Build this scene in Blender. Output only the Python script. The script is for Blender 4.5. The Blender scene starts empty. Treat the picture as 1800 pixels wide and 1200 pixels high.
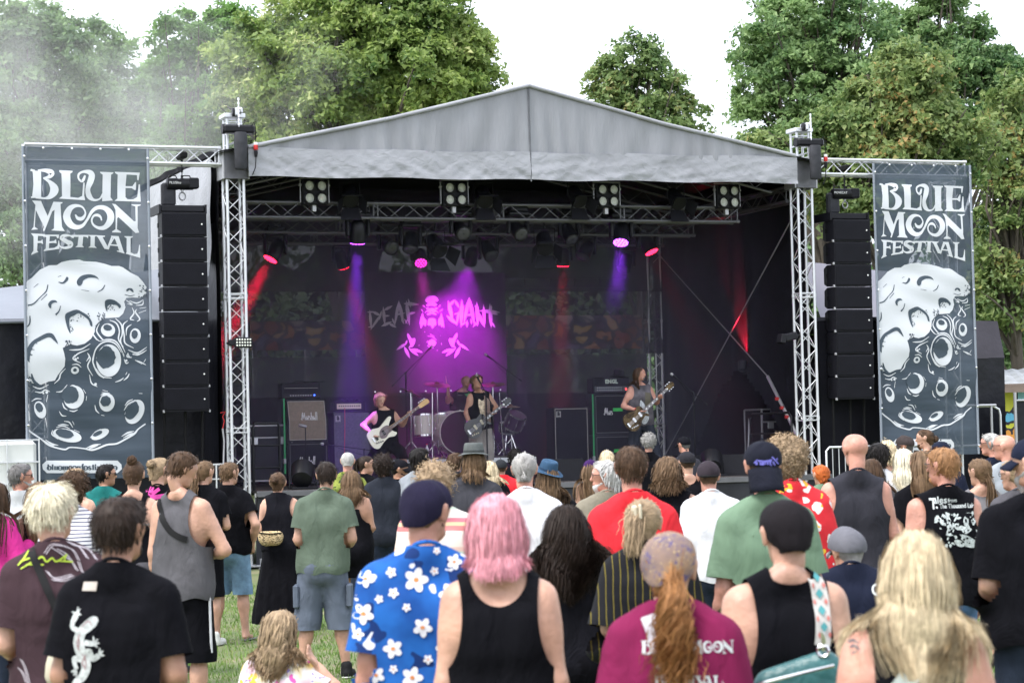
import bpy, math, random
import numpy as np
from mathutils import Vector, Matrix
from mathutils.bvhtree import BVHTree
from mathutils.geometry import tessellate_polygon
PI = math.pi
R = math.radians
scene = bpy.context.scene
col = scene.collection
# ---------------------------------------------------------------- camera
CAM_H = 1.93
PITCH = math.atan(169.0 / 4250.0)
ROLL = 0.0235
FPX = 4250.0
cam_d = bpy.data.cameras.new('camera')
cam = bpy.data.objects.new('camera', cam_d)
col.objects.link(cam)
cam_d.sensor_width = 36.0
cam_d.lens = 36.0 * FPX / 1800.0
cam_d.clip_end = 2000.0
_f = Vector((0, math.cos(PITCH), math.sin(PITCH)))
_u0 = Vector((0,-math.sin(PITCH), math.cos(PITCH)))
_x0 = Vector((1,0,0))
_r = _x0 * math.cos(ROLL) - _u0 * math.sin(ROLL)
_u = _u0 * math.cos(ROLL) + _x0 * math.sin(ROLL)
cam.matrix_world = Matrix(((_r.x, _u.x, -_f.x, 0),(_r.y, _u.y, -_f.y, 0),(_r.z, _u.z, -_f.z, CAM_H),(0,0,0,1)))
cam_d.dof.use_dof = True
cam_d.dof.focus_distance = 33.0
cam_d.dof.aperture_fstop = 6.7
scene.camera = cam
# ---------------------------------------------------------------- sky and sun
SUN_EL, SUN_AZ = 58.0,232.0      # degrees; azimuth measured from +Y clockwise
world = bpy.data.worlds.new('World')
scene.world = world
world.use_nodes = True
_n = world.node_tree.nodes
_l = world.node_tree.links
_n.clear()
_o = _n.new('ShaderNodeOutputWorld')
_b = _n.new('ShaderNodeBackground')
_b.inputs['Strength'].default_value = 0.15
_s = _n.new('ShaderNodeTexSky')
_s.sky_type = 'NISHITA'
_s.sun_disc = False
_s.sun_elevation = R(SUN_EL)
_s.sun_rotation = R(SUN_AZ)
_s.air_density = 1.0
_s.dust_density = 6.0
_s.ozone_density = 1.0
_h = _n.new('ShaderNodeHueSaturation')
_h.inputs['Saturation'].default_value = 0.22
_h.inputs['Value'].default_value = 1.0
# closed cloud layer: flattens the gradient towards one even white
_m = _n.new('ShaderNodeMixRGB')
_m.inputs['Fac'].default_value = 0.72
_m.inputs['Color2'].default_value = (5.6,6.0,6.75,1)
_l.new(_s.outputs['Color'], _h.inputs['Color'])
_l.new(_h.outputs['Color'], _m.inputs['Color1'])
_l.new(_m.outputs['Color'], _b.inputs['Color'])
_l.new(_b.outputs['Background'], _o.inputs['Surface'])
sun_d = bpy.data.lights.new('sun', 'SUN')
sun_d.energy = 1.5
sun_d.angle = R(18)
sun_d.color = (1.0,0.965,0.91)
sun = bpy.data.objects.new('sun', sun_d)
col.objects.link(sun)
_sd = Vector((math.sin(R(SUN_AZ)) * math.cos(R(SUN_EL)), math.cos(R(SUN_AZ)) * math.cos(R(SUN_EL)), math.sin(R(SUN_EL))))
sun.rotation_euler = (-_sd).to_track_quat('-Z', 'Y').to_euler()
sun.location = _sd * 60
scene.view_settings.view_transform = 'Standard'
scene.view_settings.look = 'None'
scene.view_settings.exposure = 1.28
scene.view_settings.gamma = 1.0
scene.view_settings.use_curve_mapping = False
scene.render.engine = 'CYCLES'
scene.cycles.use_denoising = True
scene.cycles.max_bounces = 6
scene.cycles.diffuse_bounces = 3
scene.cycles.glossy_bounces = 2
scene.cycles.transmission_bounces = 4
scene.cycles.transparent_max_bounces = 12
scene.cycles.volume_bounces = 1
scene.cycles.sample_clamp_indirect = 6.0
scene.cycles.use_adaptive_sampling = True
scene.cycles.adaptive_threshold = 0.02
# ---------------------------------------------------------------- geometry of the place
A0 = Vector((-4.29,37.6,0.0))         # foot of the front left stage tower
SA = R(20.5)                             # the stage front is turned by this much
US = Vector((math.cos(SA), math.sin(SA),0))
VS = Vector((-math.sin(SA), math.cos(SA),0))
SW, SD, DECK = 9.9,6.4,1.2             # width and depth between towers, deck height
def ray(px, py):
 return _f + _r * ((px - 900) / FPX) + _u * ((600 - py) / FPX)
def at(px, py, d):
 "world point on the pixel's line of sight at forward distance d (world Y)"
 q = ray(px, py)
 return Vector((0,0, CAM_H)) + q * (d / q.y)
def spx(px, py, b):
 "stage coordinates (along the front, height) of a pixel on the plane b metres behind the stage front"
 q = ray(px, py)
 c = Vector((0,0, CAM_H))
 t = (b - (c - A0).dot(VS)) / q.dot(VS)
 p = c + q * t
 return (p - A0).dot(US), p.z
def S(a, b, z=0.0):
 return A0 + US * a + VS * b + Vector((0,0, z))
# ---------------------------------------------------------------- object helpers
def link(o, parent=None):
 col.objects.link(o)
 if parent is not None:
  o.parent = parent
 return o
def tag(o, label=None, cat=None, group=None, kind=None):
 if label: o['label'] = label
 if cat: o['category'] = cat
 if group: o['group'] = group
 if kind: o['kind'] = kind
 return o
def thing(name, label, cat, loc=(0,0,0), rz=0.0, group=None):
 o = bpy.data.objects.new(name, None)
 o.empty_display_size = 0.1
 o.location = loc
 o.rotation_euler = (0,0, rz)
 link(o)
 return tag(o, label, cat, group)
def copy_tree(o, parent=None):
 c = o.copy()
 link(c, parent)
 for ch in list(o.children):
  copy_tree(ch, c)
 return c
def frame_of(d):
 d = Vector(d).normalized()
 a = Vector((0,0,1)) if abs(d.z) < 0.9 else Vector((1,0,0))
 x = a.cross(d).normalized()
 return x, d.cross(x).normalized(), d
class MB:
 "collects shapes, then builds ONE mesh object"
 def __init__(s):
  s.v, s.f = [], []
 def add(s, v, f):
  n = len(s.v)
  s.v += [tuple(q) for q in v]
  s.f += [tuple(i + n for i in g) for g in f]
  return s
 def box(s, c, d, rot=None, bev=0.0):
  x, y, z = d[0] / 2, d[1] / 2, d[2] / 2
  if bev <= 0:
   p = [(-x, -y, -z),(x, -y, -z),(x, y, -z),(-x, y, -z),(-x, -y, z),(x, -y, z),(x, y, z),(-x, y, z)]
   f = [(3,2,1,0),(4,5,6,7),(0,1,5,4),(1,2,6,5),(2,3,7,6),(3,0,4,7)]
  else:
   b = min(bev, x * .9, y * .9, z * .9)
   p, ids = [], {}
   for sx in (-1,1):
    for sy in (-1,1):
     for sz in (-1,1):
      for ax in range(3):
       q = [sx * (x - b), sy * (y - b), sz * (z - b)]
       q[ax] = (sx * x, sy * y, sz * z)[ax]
       ids[(sx, sy, sz, ax)] = len(p)
       p.append(tuple(q))
   f = []
   for sg in (-1,1):
    f.append([ids[(sg, a_, b_, 0)] for a_, b_ in ((-1,-1),(1,-1),(1,1),(-1,1))][::sg])
    f.append([ids[(a_, sg, b_, 1)] for a_, b_ in ((-1,-1),(1,-1),(1,1),(-1,1))][::-sg])
    f.append([ids[(a_, b_, sg, 2)] for a_, b_ in ((-1,-1),(1,-1),(1,1),(-1,1))][::sg])
   for a_ in (-1,1):
    for b_ in (-1,1):
     f.append([ids[(-1, a_, b_, 1)], ids[(1, a_, b_, 1)], ids[(1, a_, b_, 2)], ids[(-1, a_, b_, 2)]][::a_ * b_])
     f.append([ids[(a_, -1, b_, 0)], ids[(a_, 1, b_, 0)], ids[(a_, 1, b_, 2)], ids[(a_, -1, b_, 2)]][::-a_ * b_])
     f.append([ids[(a_, b_, -1,0)], ids[(a_, b_, 1,0)], ids[(a_, b_, 1,1)], ids[(a_, b_, -1,1)]][::a_ * b_])
     for c_ in (-1,1):
      f.append([ids[(a_, b_, c_, 0)], ids[(a_, b_, c_, 1)], ids[(a_, b_, c_, 2)]][::a_ * b_ * c_])
  if rot is not None:
   p = [rot @ Vector(q) for q in p]
  return s.add([(q[0] + c[0], q[1] + c[1], q[2] + c[2]) for q in p], f)
 def tube(s, p0, p1, r0, r1=None, seg=8, cap=True):
  return s.path([p0, p1], [r0, r0 if r1 is None else r1], seg, cap)
 def path(s, pts, rad, seg=8, cap=True):
  pts = [Vector(p) for p in pts]
  if not isinstance(rad, (list, tuple)):
   rad = [rad] * len(pts)
  v, f = [], []
  px = None
  for i, p in enumerate(pts):
   d = (pts[min(i + 1, len(pts) - 1)] - pts[max(i - 1,0)])
   x, y, d = frame_of(d)
   if px is not None:
    x = (px - d * px.dot(d)).normalized()
    y = d.cross(x)
   px = x
   for k in range(seg):
    t = 2 * PI * k / seg
    v.append(p + (x * math.cos(t) + y * math.sin(t)) * rad[i])
  for i in range(len(pts) - 1):
   for k in range(seg):
    a, b = i * seg + k, i * seg + (k + 1) % seg
    f.append((a, b, b + seg, a + seg))
  if cap:
   f.append(tuple(range(seg))[::-1])
   f.append(tuple((len(pts) - 1) * seg + k for k in range(seg)))
  return s.add(v, f)
 def lathe(s, prof, o=(0,0,0), ax=(0,0,1), seg=16, sx=1.0, sy=1.0, caps=True):
  "prof: list of (radius, height along the axis)"
  x, y, d = frame_of(ax)
  if Vector(ax).normalized().z > 0.999:
   x, y = Vector((1,0,0)), Vector((0,1,0))
  o = Vector(o)
  v, f = [], []
  for r_, h_ in prof:
   for k in range(seg):
    t = 2 * PI * k / seg
    v.append(o + x * (r_ * sx * math.cos(t)) + y * (r_ * sy * math.sin(t)) + d * h_)
  n = len(prof)
  for i in range(n - 1):
   for k in range(seg):
    a, b = i * seg + k, i * seg + (k + 1) % seg
    f.append((a, b, b + seg, a + seg))
  if caps and prof[0][0] > .0011: f.append(tuple(range(seg))[::-1])
  if caps and prof[-1][0] > .0011: f.append(tuple((n - 1) * seg + k for k in range(seg)))
  return s.add(v, f)
 def prism(s, poly, y0, y1, mp=None):
  "poly in (x, z), extruded along y"
  mp = mp or (lambda x, y, z: (x, y, z))
  n = len(poly)
  a = sum(poly[i][0] * poly[(i + 1) % n][1] - poly[(i + 1) % n][0] * poly[i][1] for i in range(n))
  if a < 0: poly = poly[::-1]
  v = [mp(x, y0, z) for x, z in poly] + [mp(x, y1, z) for x, z in poly]
  t = tessellate_polygon([[Vector((x, z, 0)) for x, z in poly]])
  f = []
  for q in t:
   p = [poly[i] for i in q]
   ar = (p[1][0] - p[0][0]) * (p[2][1] - p[0][1]) - (p[2][0] - p[0][0]) * (p[1][1] - p[0][1])
   if ar < 0: q = q[::-1]
   f.append(tuple(q)); f.append(tuple(i + n for i in q[::-1]))
  for i in range(n):
   j = (i + 1) % n
   f.append((i, i + n, j + n, j))
  return s.add(v, f)
 def mesh(s, name, smooth=None):
  me = bpy.data.meshes.new(name)
  me.from_pydata([tuple(q) for q in s.v], [], s.f)
  if smooth is not None:
   me.polygons.foreach_set('use_smooth', [True] * len(me.polygons))
   if smooth < 179:
    try: me.set_sharp_from_angle(angle=R(smooth))
    except Exception: pass
  me.update()
  return me
 def build(s, name, mat, parent=None, smooth=None, **kw):
  me = s.mesh(name, smooth)
  me.materials.append(mat)
  o = bpy.data.objects.new(name, me)
  link(o, parent)
  return tag(o, **kw)
def mesh_obj(name, V, F, mat, parent=None, smooth=True, **kw):
 "object from numpy arrays (F: n x 3 or n x 4)"
 me = bpy.data.meshes.new(name)
 V = np.asarray(V, dtype=np.float32)
 F = np.asarray(F, dtype=np.int32)
 k = F.shape[1]
 me.vertices.add(len(V)); me.vertices.foreach_set('co', V.ravel())
 me.loops.add(F.size); me.loops.foreach_set('vertex_index', F.ravel())
 me.polygons.add(len(F))
 me.polygons.foreach_set('loop_start', np.arange(0, F.size, k, dtype=np.int32))
 me.polygons.foreach_set('loop_total', np.full(len(F), k, dtype=np.int32))
 if smooth:
  me.polygons.foreach_set('use_smooth', np.ones(len(F), dtype=bool))
 me.update(calc_edges=True)
 me.materials.append(mat)
 o = bpy.data.objects.new(name, me)
 link(o, parent)
 return tag(o, **kw)
# ---------------------------------------------------------------- materials
_mats = {}
def srgb(h):
 h = h.lstrip('#')
 c = [int(h[i:i + 2], 16) / 255 for i in (0,2,4)]
 return tuple(x / 12.92 if x <= 0.04045 else ((x + 0.055) / 1.055) ** 2.4 for x in c)
def mat(key, colr, rough=0.6, metal=0.0, var=0.12, vs=6.0, bump=0.0, bs=40.0, sheen=0.0, spec=0.5, island=0.0, coat=0.0, stretch=None, detail=4.0, dist=0.0):
 "Principled surface whose colour wanders by var (noise of scale vs, object space) with a fine bump"
 if key in _mats: return _mats[key]
 m = bpy.data.materials.new(key)
 m.use_nodes = True
 nt = m.node_tree; N = nt.nodes; L = nt.links
 b = N['Principled BSDF']
 b.inputs['Roughness'].default_value = rough
 b.inputs['Metallic'].default_value = metal
 b.inputs['Specular IOR Level'].default_value = spec
 if sheen: b.inputs['Sheen Weight'].default_value = sheen
 if coat: b.inputs['Coat Weight'].default_value = coat
 tc = N.new('ShaderNodeTexCoord')
 vec = tc.outputs['Object']
 if stretch:
  mp = N.new('ShaderNodeMapping'); mp.inputs['Scale'].default_value = stretch
  L.new(vec, mp.inputs['Vector']); vec = mp.outputs['Vector']
 if var or island:
  nz = N.new('ShaderNodeTexNoise'); nz.inputs['Scale'].default_value = vs; nz.inputs['Detail'].default_value = detail
  L.new(vec, nz.inputs['Vector'])
  fac = nz.outputs['Fac']
  mr = N.new('ShaderNodeMapRange'); mr.inputs[1].default_value = 0.3; mr.inputs[2].default_value = 0.7
  mr.inputs[3].default_value = 1 - var; mr.inputs[4].default_value = 1 + var
  L.new(fac, mr.inputs[0])
  val = mr.outputs[0]
  if island:
   g = N.new('ShaderNodeNewGeometry')
   m2 = N.new('ShaderNodeMapRange'); m2.inputs[3].default_value = 1 - island; m2.inputs[4].default_value = 1 + island
   L.new(g.outputs['Random Per Island'], m2.inputs[0])
   mu = N.new('ShaderNodeMath'); mu.operation = 'MULTIPLY'
   L.new(val, mu.inputs[0]); L.new(m2.outputs[0], mu.inputs[1]); val = mu.outputs[0]
  hv = N.new('ShaderNodeVectorMath'); hv.operation = 'SCALE'
  hv.inputs[0].default_value = colr[:3]
  L.new(val, hv.inputs['Scale'])
  L.new(hv.outputs[0], b.inputs['Base Color'])
 else:
  b.inputs['Base Color'].default_value = (*colr[:3], 1)
 if bump:
  n2 = N.new('ShaderNodeTexNoise'); n2.inputs['Scale'].default_value = bs; n2.inputs['Detail'].default_value = 3; n2.inputs['Distortion'].default_value = dist
  L.new(vec, n2.inputs['Vector'])
  bp = N.new('ShaderNodeBump'); bp.inputs['Strength'].default_value = bump; bp.inputs['Distance'].default_value = 0.02
  L.new(n2.outputs['Fac'], bp.inputs['Height']); L.new(bp.outputs['Normal'], b.inputs['Normal'])
 _mats[key] = m
 return m
def glow(key, colr, strength):
 if key in _mats: return _mats[key]
 m = bpy.data.materials.new(key); m.use_nodes = True
 b = m.node_tree.nodes['Principled BSDF']
 b.inputs['Base Color'].default_value = (*[c * .5 for c in colr], 1)
 b.inputs['Emission Color'].default_value = (*colr, 1)
 b.inputs['Emission Strength'].default_value = strength
 _mats[key] = m
 return m
M_alu = mat('aluminium', (0.62,0.63,0.65),0.38,0.75,0.08,9)
M_alu_dull = mat('aluminium_dull', (0.42,0.42,0.44),0.45,0.6,0.1,9)
M_alu_dark = mat('aluminium_in_shade', (0.13,0.13,0.145),0.5,0.55,0.12,9)  # darkened aluminium copy: shade under the roof painted into the colour
M_black = mat('black_metal', (0.009,0.009,0.013),0.5,0.0,0.2,8, spec=.25)
M_blackp = mat('black_plastic', (0.007,0.007,0.010),0.4,0.0,0.2,12, spec=.25)
M_rubber = mat('rubber', (0.008,0.008,0.009),0.7,0,0.2,20, spec=.2)
M_drape = mat('black_molton', (0.007,0.007,0.011),0.9,0,0.3,1.6,0.5,5.0, spec=.2)
M_tarp_black = mat('black_tarpaulin', (0.006,0.0065,0.011),0.4,0,0.3,2.0,0.9,3.5, spec=.3)
M_white = mat('white_paint', (0.75,0.75,0.75),0.5,0,0.06,6)
M_chrome = mat('chrome', (0.75,0.75,0.77),0.15,1.0,0.05,6)
M_red = mat('red_plastic', (0.55,0.03,0.03),0.4,0,0.1,9)
M_green = mat('green_strap', (0.015,0.32,0.09),0.6,0,0.1,14)
M_skin = mat('skin_fair', (0.47,0.265,0.19),0.48,0,0.22,9,0.2,45, detail=7)
M_skin2 = mat('skin_tan', (0.36,0.19,0.125),0.48,0,0.22,9,0.2,45, detail=7)
M_skin3 = mat('skin_rosy', (0.48,0.235,0.175),0.48,0,0.25,9,0.2,45, detail=7)
# ================================================================ ground
def ground_mat():
 m = bpy.data.materials.new('meadow'); m.use_nodes = True
 nt = m.node_tree; N = nt.nodes; L = nt.links
 b = N['Principled BSDF']; b.inputs['Roughness'].default_value = 0.9
 tc = N.new('ShaderNodeTexCoord')
 n1 = N.new('ShaderNodeTexNoise'); n1.inputs['Scale'].default_value = 0.9; n1.inputs['Detail'].default_value = 6
 n2 = N.new('ShaderNodeTexNoise'); n2.inputs['Scale'].default_value = 22; n2.inputs['Detail'].default_value = 4
 L.new(tc.outputs['Object'], n1.inputs['Vector']); L.new(tc.outputs['Object'], n2.inputs['Vector'])
 r1 = N.new('ShaderNodeValToRGB')
 r1.color_ramp.elements[0].position = 0.36; r1.color_ramp.elements[0].color = (0.10,0.165,0.04,1)
 r1.color_ramp.elements[1].position = 0.66; r1.color_ramp.elements[1].color = (0.25,0.235,0.13,1)
 L.new(n1.outputs['Fac'], r1.inputs['Fac'])
 mx = N.new('ShaderNodeMixRGB'); mx.blend_type = 'MULTIPLY'; mx.inputs['Fac'].default_value = 0.6
 L.new(r1.outputs['Color'], mx.inputs['Color1']); L.new(n2.outputs['Color'], mx.inputs['Color2'])
 L.new(mx.outputs['Color'], b.inputs['Base Color'])
 return m
g = MB()
nx, ny = 24,40
gv, gf = [], []
rg = random.Random(3)
xs = [-220 + 440 * i / nx for i in range(nx + 1)]
ys = [-30 + 430 * (j / ny) ** 1.5 for j in range(ny + 1)]
for y in ys:
 for x in xs:
  gv.append((x, y, 0.0))
for j in range(ny):
 for i in range(nx):
  a = j * (nx + 1) + i
  gf.append((a, a + 1, a + nx + 2, a + nx + 1))
g.add(gv, gf)
g.build('ground', ground_mat(), None, kind='structure')
def leaf_mat(key, dark, light, odd=None, odd_p=0.9, trans=0.35, _b=1.0):
 "leaf: colour differs from leaf to leaf (per island) and from spray to spray (slow noise); lets light through"
 m = bpy.data.materials.new(key); m.use_nodes = True
 nt = m.node_tree; N = nt.nodes; L = nt.links
 b = N['Principled BSDF']; b.inputs['Roughness'].default_value = 0.55
 out = N['Material Output']
 ge = N.new('ShaderNodeNewGeometry')
 tc = N.new('ShaderNodeTexCoord')
 nz = N.new('ShaderNodeTexNoise'); nz.inputs['Scale'].default_value = 0.55; nz.inputs['Detail'].default_value = 3
 L.new(tc.outputs['Object'], nz.inputs['Vector'])
 ad = N.new('ShaderNodeMath'); ad.operation = 'MULTIPLY_ADD'
 ad.inputs[1].default_value = 0.55
 L.new(ge.outputs['Random Per Island'], ad.inputs[0])
 mr = N.new('ShaderNodeMapRange'); mr.inputs[1].default_value = 0.35; mr.inputs[2].default_value = 0.65; mr.inputs[3].default_value = 0.0; mr.inputs[4].default_value = 0.5
 L.new(nz.outputs['Fac'], mr.inputs[0]); L.new(mr.outputs[0], ad.inputs[2])
 cr = N.new('ShaderNodeValToRGB')
 cr.color_ramp.elements[0].position = 0.1; cr.color_ramp.elements[0].color = (*dark, 1)
 cr.color_ramp.elements[1].position = 0.85; cr.color_ramp.elements[1].color = (*light, 1)
 if odd:
  e = cr.color_ramp.elements.new(odd_p); e.color = (*odd, 1)
 L.new(ad.outputs[0], cr.inputs['Fac'])
 L.new(cr.outputs['Color'], b.inputs['Base Color'])
 t = N.new('ShaderNodeBsdfTranslucent')
 L.new(cr.outputs['Color'], t.inputs['Color'])
 mx = N.new('ShaderNodeMixShader'); mx.inputs['Fac'].default_value = trans
 L.new(b.outputs[0], mx.inputs[1]); L.new(t.outputs[0], mx.inputs[2]); L.new(mx.outputs[0], out.inputs['Surface'])
 return m
# ---------------------------------------------------------------- grass blades where the meadow shows between the people
M_grass = leaf_mat('grass_blade', (0.075,0.15,0.028),(0.20,0.32,0.07),(0.34,0.31,0.15),0.97,0.3)
def grass(n=90000):
 rs = np.random.RandomState(5)
 d = 9.0 + 24.0 * rs.rand(n) ** 0.9
 x = (rs.rand(n) * 2 - 1) * d * 0.225
 # worn patches
 keep = (np.sin(x * 1.7 + d * .6) + np.sin(x * .63 - d * 1.3 + 2) + np.sin(x * 2.9 + 1.2 * d) * .6) < 1.25 + rs.rand(n) * .8
 x, d = x[keep], d[keep]; n = len(x)
 h = 0.025 + 0.045 * rs.rand(n) ** 1.6
 w = 0.004 + 0.005 * rs.rand(n)
 an = rs.rand(n) * 2 * PI
 le = (rs.rand(n, 2) - .5) * 0.05
 c, s_ = np.cos(an) * w, np.sin(an) * w
 V = np.zeros((n, 3,3))
 V[:, 0] = np.stack([x - c, d - s_, np.full(n, -0.003)], 1)
 V[:, 1] = np.stack([x + c, d + s_, np.full(n, -0.003)], 1)
 V[:, 2] = np.stack([x + le[:, 0], d + le[:, 1], h], 1)
 F = np.arange(n * 3).reshape(-1,3)
 o = mesh_obj('grass', V.reshape(-1,3), F, M_grass, None, False, kind='stuff')
 tag(o, 'short trodden meadow grass under the crowd', 'grass')
grass()
# ================================================================ trees
M_bark = mat('bark', (0.075,0.062,0.05),0.9,0,0.35,3.0,0.8,14, stretch=(3,3,.6))
def tree(name, label, base, blobs, leaf, n_clump, per, size, seed, trunk_r=0.28, trunk_top=None, droop=0.35, spread=0.75, group=None, bare=0):
 """base: foot on the ground. blobs: crown lobes (cx, cy, cz, rx, ry, rz) in metres from the base.
 Clumps of leaves sit in the outer shell of the lobes, gaps between them let the sky through."""
 rs = np.random.RandomState(seed)
 t = thing(name, label, 'tree', base, 0, group)
 bl = np.array(blobs, dtype=float)
 vol = bl[:, 3] * bl[:, 4] * bl[:, 5]
 pick = rs.choice(len(bl), n_clump, p=vol ** .75 / (vol ** .75).sum())
 dirs = rs.normal(size=(n_clump, 3)); dirs /= np.linalg.norm(dirs, axis=1)[:, None]
 # sprays: each grows outwards through the lobe's skin and droops at its tip
 r0 = 0.40 + 0.35 * rs.rand(n_clump)
 r1 = 0.78 + 0.55 * rs.rand(n_clump) ** 1.4
 C = bl[pick, :3] + dirs * bl[pick, 3:] * r1[:, None]
 k = (rs.poisson(per * 4.2, n_clump) * (.3 + 1.4 * rs.rand(n_clump) ** 1.5)).astype(int).clip(8)
 idx = np.repeat(np.arange(n_clump), k)
 n = len(idx)
 tt = rs.rand(n) ** .62
 csz = (0.45 + 0.8 * rs.rand(n_clump)) * spread
 off = rs.normal(size=(n, 3)) * np.array([1,1,.5]) * (.10 + .30 * np.sin(PI * np.clip(tt * .85 + .05,0,1)))[:, None]
 rr = r0[idx] + (r1 - r0)[idx] * tt
 P = bl[pick[idx], :3] + dirs[idx] * bl[pick[idx], 3:] * rr[:, None] + off * csz[idx][:, None]
 P[:, 2] -= droop * (tt ** 2) * (.35 + (off[:, 0] ** 2 + off[:, 1] ** 2)) * 1.1
 out = P - bl[pick[idx], :3]
 out /= np.linalg.norm(out, axis=1)[:, None] + 1e-6
 nrm = out * .6 + np.array([0,0,.45]) + rs.normal(size=(n, 3)) * .6
 nrm /= np.linalg.norm(nrm, axis=1)[:, None]
 a = rs.normal(size=(n, 3)); a -= nrm * (a * nrm).sum(1)[:, None]; a[:, 2] -= .5
 a -= nrm * (a * nrm).sum(1)[:, None]
 a /= np.linalg.norm(a, axis=1)[:, None] + 1e-6
 b_ = np.cross(nrm, a)
 L_ = size * .66 * (0.55 + .9 * rs.rand(n))[:, None]
 W_ = L_ * (0.5 + .2 * rs.rand(n))[:, None]
 V = np.empty((n, 3,3))
 V[:, 0] = P - a * L_ * .5 + b_ * W_ * .3
 V[:, 1] = P + b_ * W_ + a * L_ * .15
 V[:, 2] = P + a * L_ * .3 - b_ * W_
 F = np.arange(n * 3).reshape(-1,3)
 mesh_obj('crown', V.reshape(-1,3), F, leaf, t, False, kind='stuff')
 # trunk and limbs
 mb = MB()
 top = Vector(trunk_top) if trunk_top else Vector((bl[:, 0].mean(), bl[:, 1].mean(), bl[:, 2].max()))
 H = top.z
 spine = []
 for i in range(9):
  f = i / 8
  spine.append(Vector((top.x * f ** 1.3 + math.sin(f * 5 + seed) * .12 * H * .06, top.y * f ** 1.3 + math.cos(f * 4 + seed) * .1 * H * .05, H * f)))
 mb.path(spine, [trunk_r * (1.25 if i == 0 else (1 - .9 * i / 8)) + .015 for i in range(9)], 8)
 nl = min(34 + bare, n_clump)
 for q in rs.choice(n_clump, nl, replace=False):
  e = Vector(C[q])
  f0 = max(.18, min(.85,(e.z / H) * (.45 + .3 * rs.rand())))
  i0 = f0 * 8; i1 = int(i0); s0 = spine[i1].lerp(spine[min(i1 + 1,8)], i0 - i1)
  r0 = trunk_r * (1 - .9 * f0) * .42 + .016
  mid = s0.lerp(e, .5) + Vector((rs.normal() * .25, rs.normal() * .25,.08 * (e - s0).length))
  mb.path([s0, s0.lerp(mid, .55), mid, mid.lerp(e, .55) + Vector((0,0,.05)), e], [r0, r0 * .8, r0 * .55, r0 * .35,.012], 5, False)
 mb.build('trunk', M_bark, t, 60)
 return t
# leaf stuffs
L_maple = leaf_mat('leaf_dark_maple', (0.052,0.125,0.042),(0.25,0.38,0.15), None, .9,.45)
L_linden = leaf_mat('leaf_linden_in_fruit', (0.065,0.145,0.03),(0.36,0.46,0.13),(0.66,0.68,0.32),0.95,.5)
L_acacia = leaf_mat('leaf_fresh_green', (0.06,0.15,0.035),(0.20,0.36,0.09), None, .9,.5)
L_oak = leaf_mat('leaf_oak', (0.06,0.15,0.05),(0.30,0.43,0.17), None, .9,.5)
L_rust = leaf_mat('leaf_turning_maple', (0.065,0.145,0.04),(0.29,0.36,0.125),(0.45,0.29,0.11),0.975,.48)
L_brown = leaf_mat('leaf_brown', (0.06,0.05,0.018),(0.17,0.11,0.035),(0.28,0.14,0.05),.95,.45)
L_smallmaple = leaf_mat('leaf_small_maple', (0.062,0.145,0.042),(0.27,0.36,0.13),(0.30,0.24,0.09),.97,.48)
def crown_px(d, foot_px, lobes):
 "lobes given by where they appear (px, py, rx, ry in pixels, depth offset in metres) at distance d -> base and metre lobes"
 s = FPX / d
 base = at(foot_px, 800, d); base.z = 0
 out = []
 for (x, y, rx, ry, dy) in lobes:
  p = at(x, y, d)
  k = d / d
  out.append((p.x - base.x, dy, p.z, rx / s, (rx + ry) * .5 / s, ry / s))
 return base, out
GT = 'park trees behind the stage'
b_, l_ = crown_px(68,70, [(20,130,90,90,0),(40,45,75,60,0),(110,95,60,55,0),(80,210,110,80,1),(10,260,80,90,-1),(120,150,80,70,1),(60,330,130,70,0),(10,400,90,90,-1),(0,60,70,60,1)])
tree('maple_tree', 'dark maple filling the left edge behind the left banner', b_, l_, L_maple, 470,34,.21,11,.3, None, .4,.62, GT, 6)
b_, l_ = crown_px(80,215, [(200,150,70,90,0),(170,240,90,80,0),(235,200,80,90,1),(200,330,110,90,0),(90,40,45,40,0),(165,60,30,30,0)])
tree('maple_tree', 'hazy green maple with smoke drifting across it', b_, l_, L_maple, 400,32,.22,12,.3, None, .4,.66, GT, 12)
b_, l_ = crown_px(76,330, [(320,60,60,55,0),(400,45,55,60,1),(360,100,60,60,1),(300,140,55,70,0),(340,200,80,80,0),(290,290,80,70,0),(380,260,70,80,1)])
tree('locust_tree', 'bright green feathery tree left of the big linden', b_, l_, L_acacia, 360,32,.19,13,.24, None, .3,.6, GT, 8)
b_, l_ = crown_px(63,610, [(470,100,95,95,0),(560,50,110,90,1),(650,30,120,90,0),(760,40,90,90,0),(820,110,60,75,0),(720,130,110,80,-1),(600,150,110,80,-1),
       (500,220,90,75,0),(640,215,130,70,0),(780,190,70,60,0),(430,170,50,60,0),(590,290,140,60,0),(690,-60,130,80,0)])
tree('linden_tree', 'big yellow-green linden behind the left half of the stage roof', b_, l_, L_linden, 900,38,.19,14,.42, None, .45,.55, GT, 14)
b_, l_ = crown_px(60,1130, [(1110,110,50,50,0),(1130,160,80,50,0),(1080,175,50,40,0),(1180,200,60,40,0),(1130,240,110,45,0),(1215,215,30,30,0),(1065,130,25,40,0),(1190,150,22,25,0)])
tree('small_maple_tree', 'small maple showing alone above the right roof slope', b_, l_, L_smallmaple, 210,24,.18,15,.16, None, .3,.45, GT, 16)
b_, l_ = crown_px(70,1490, [(1380,60,90,80,0),(1450,10,90,80,1),(1340,130,65,55,0),(1500,80,90,90,0),(1440,150,110,70,0),(1310,190,35,30,0),(1370,220,70,50,0),(1480,200,90,70,0),(1440,-70,80,60,0)])
tree('oak_tree', 'tall blue-green oak right of the stage roof', b_, l_, L_oak, 430,34,.19,16,.32, None, .3,.58, GT, 24)
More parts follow.
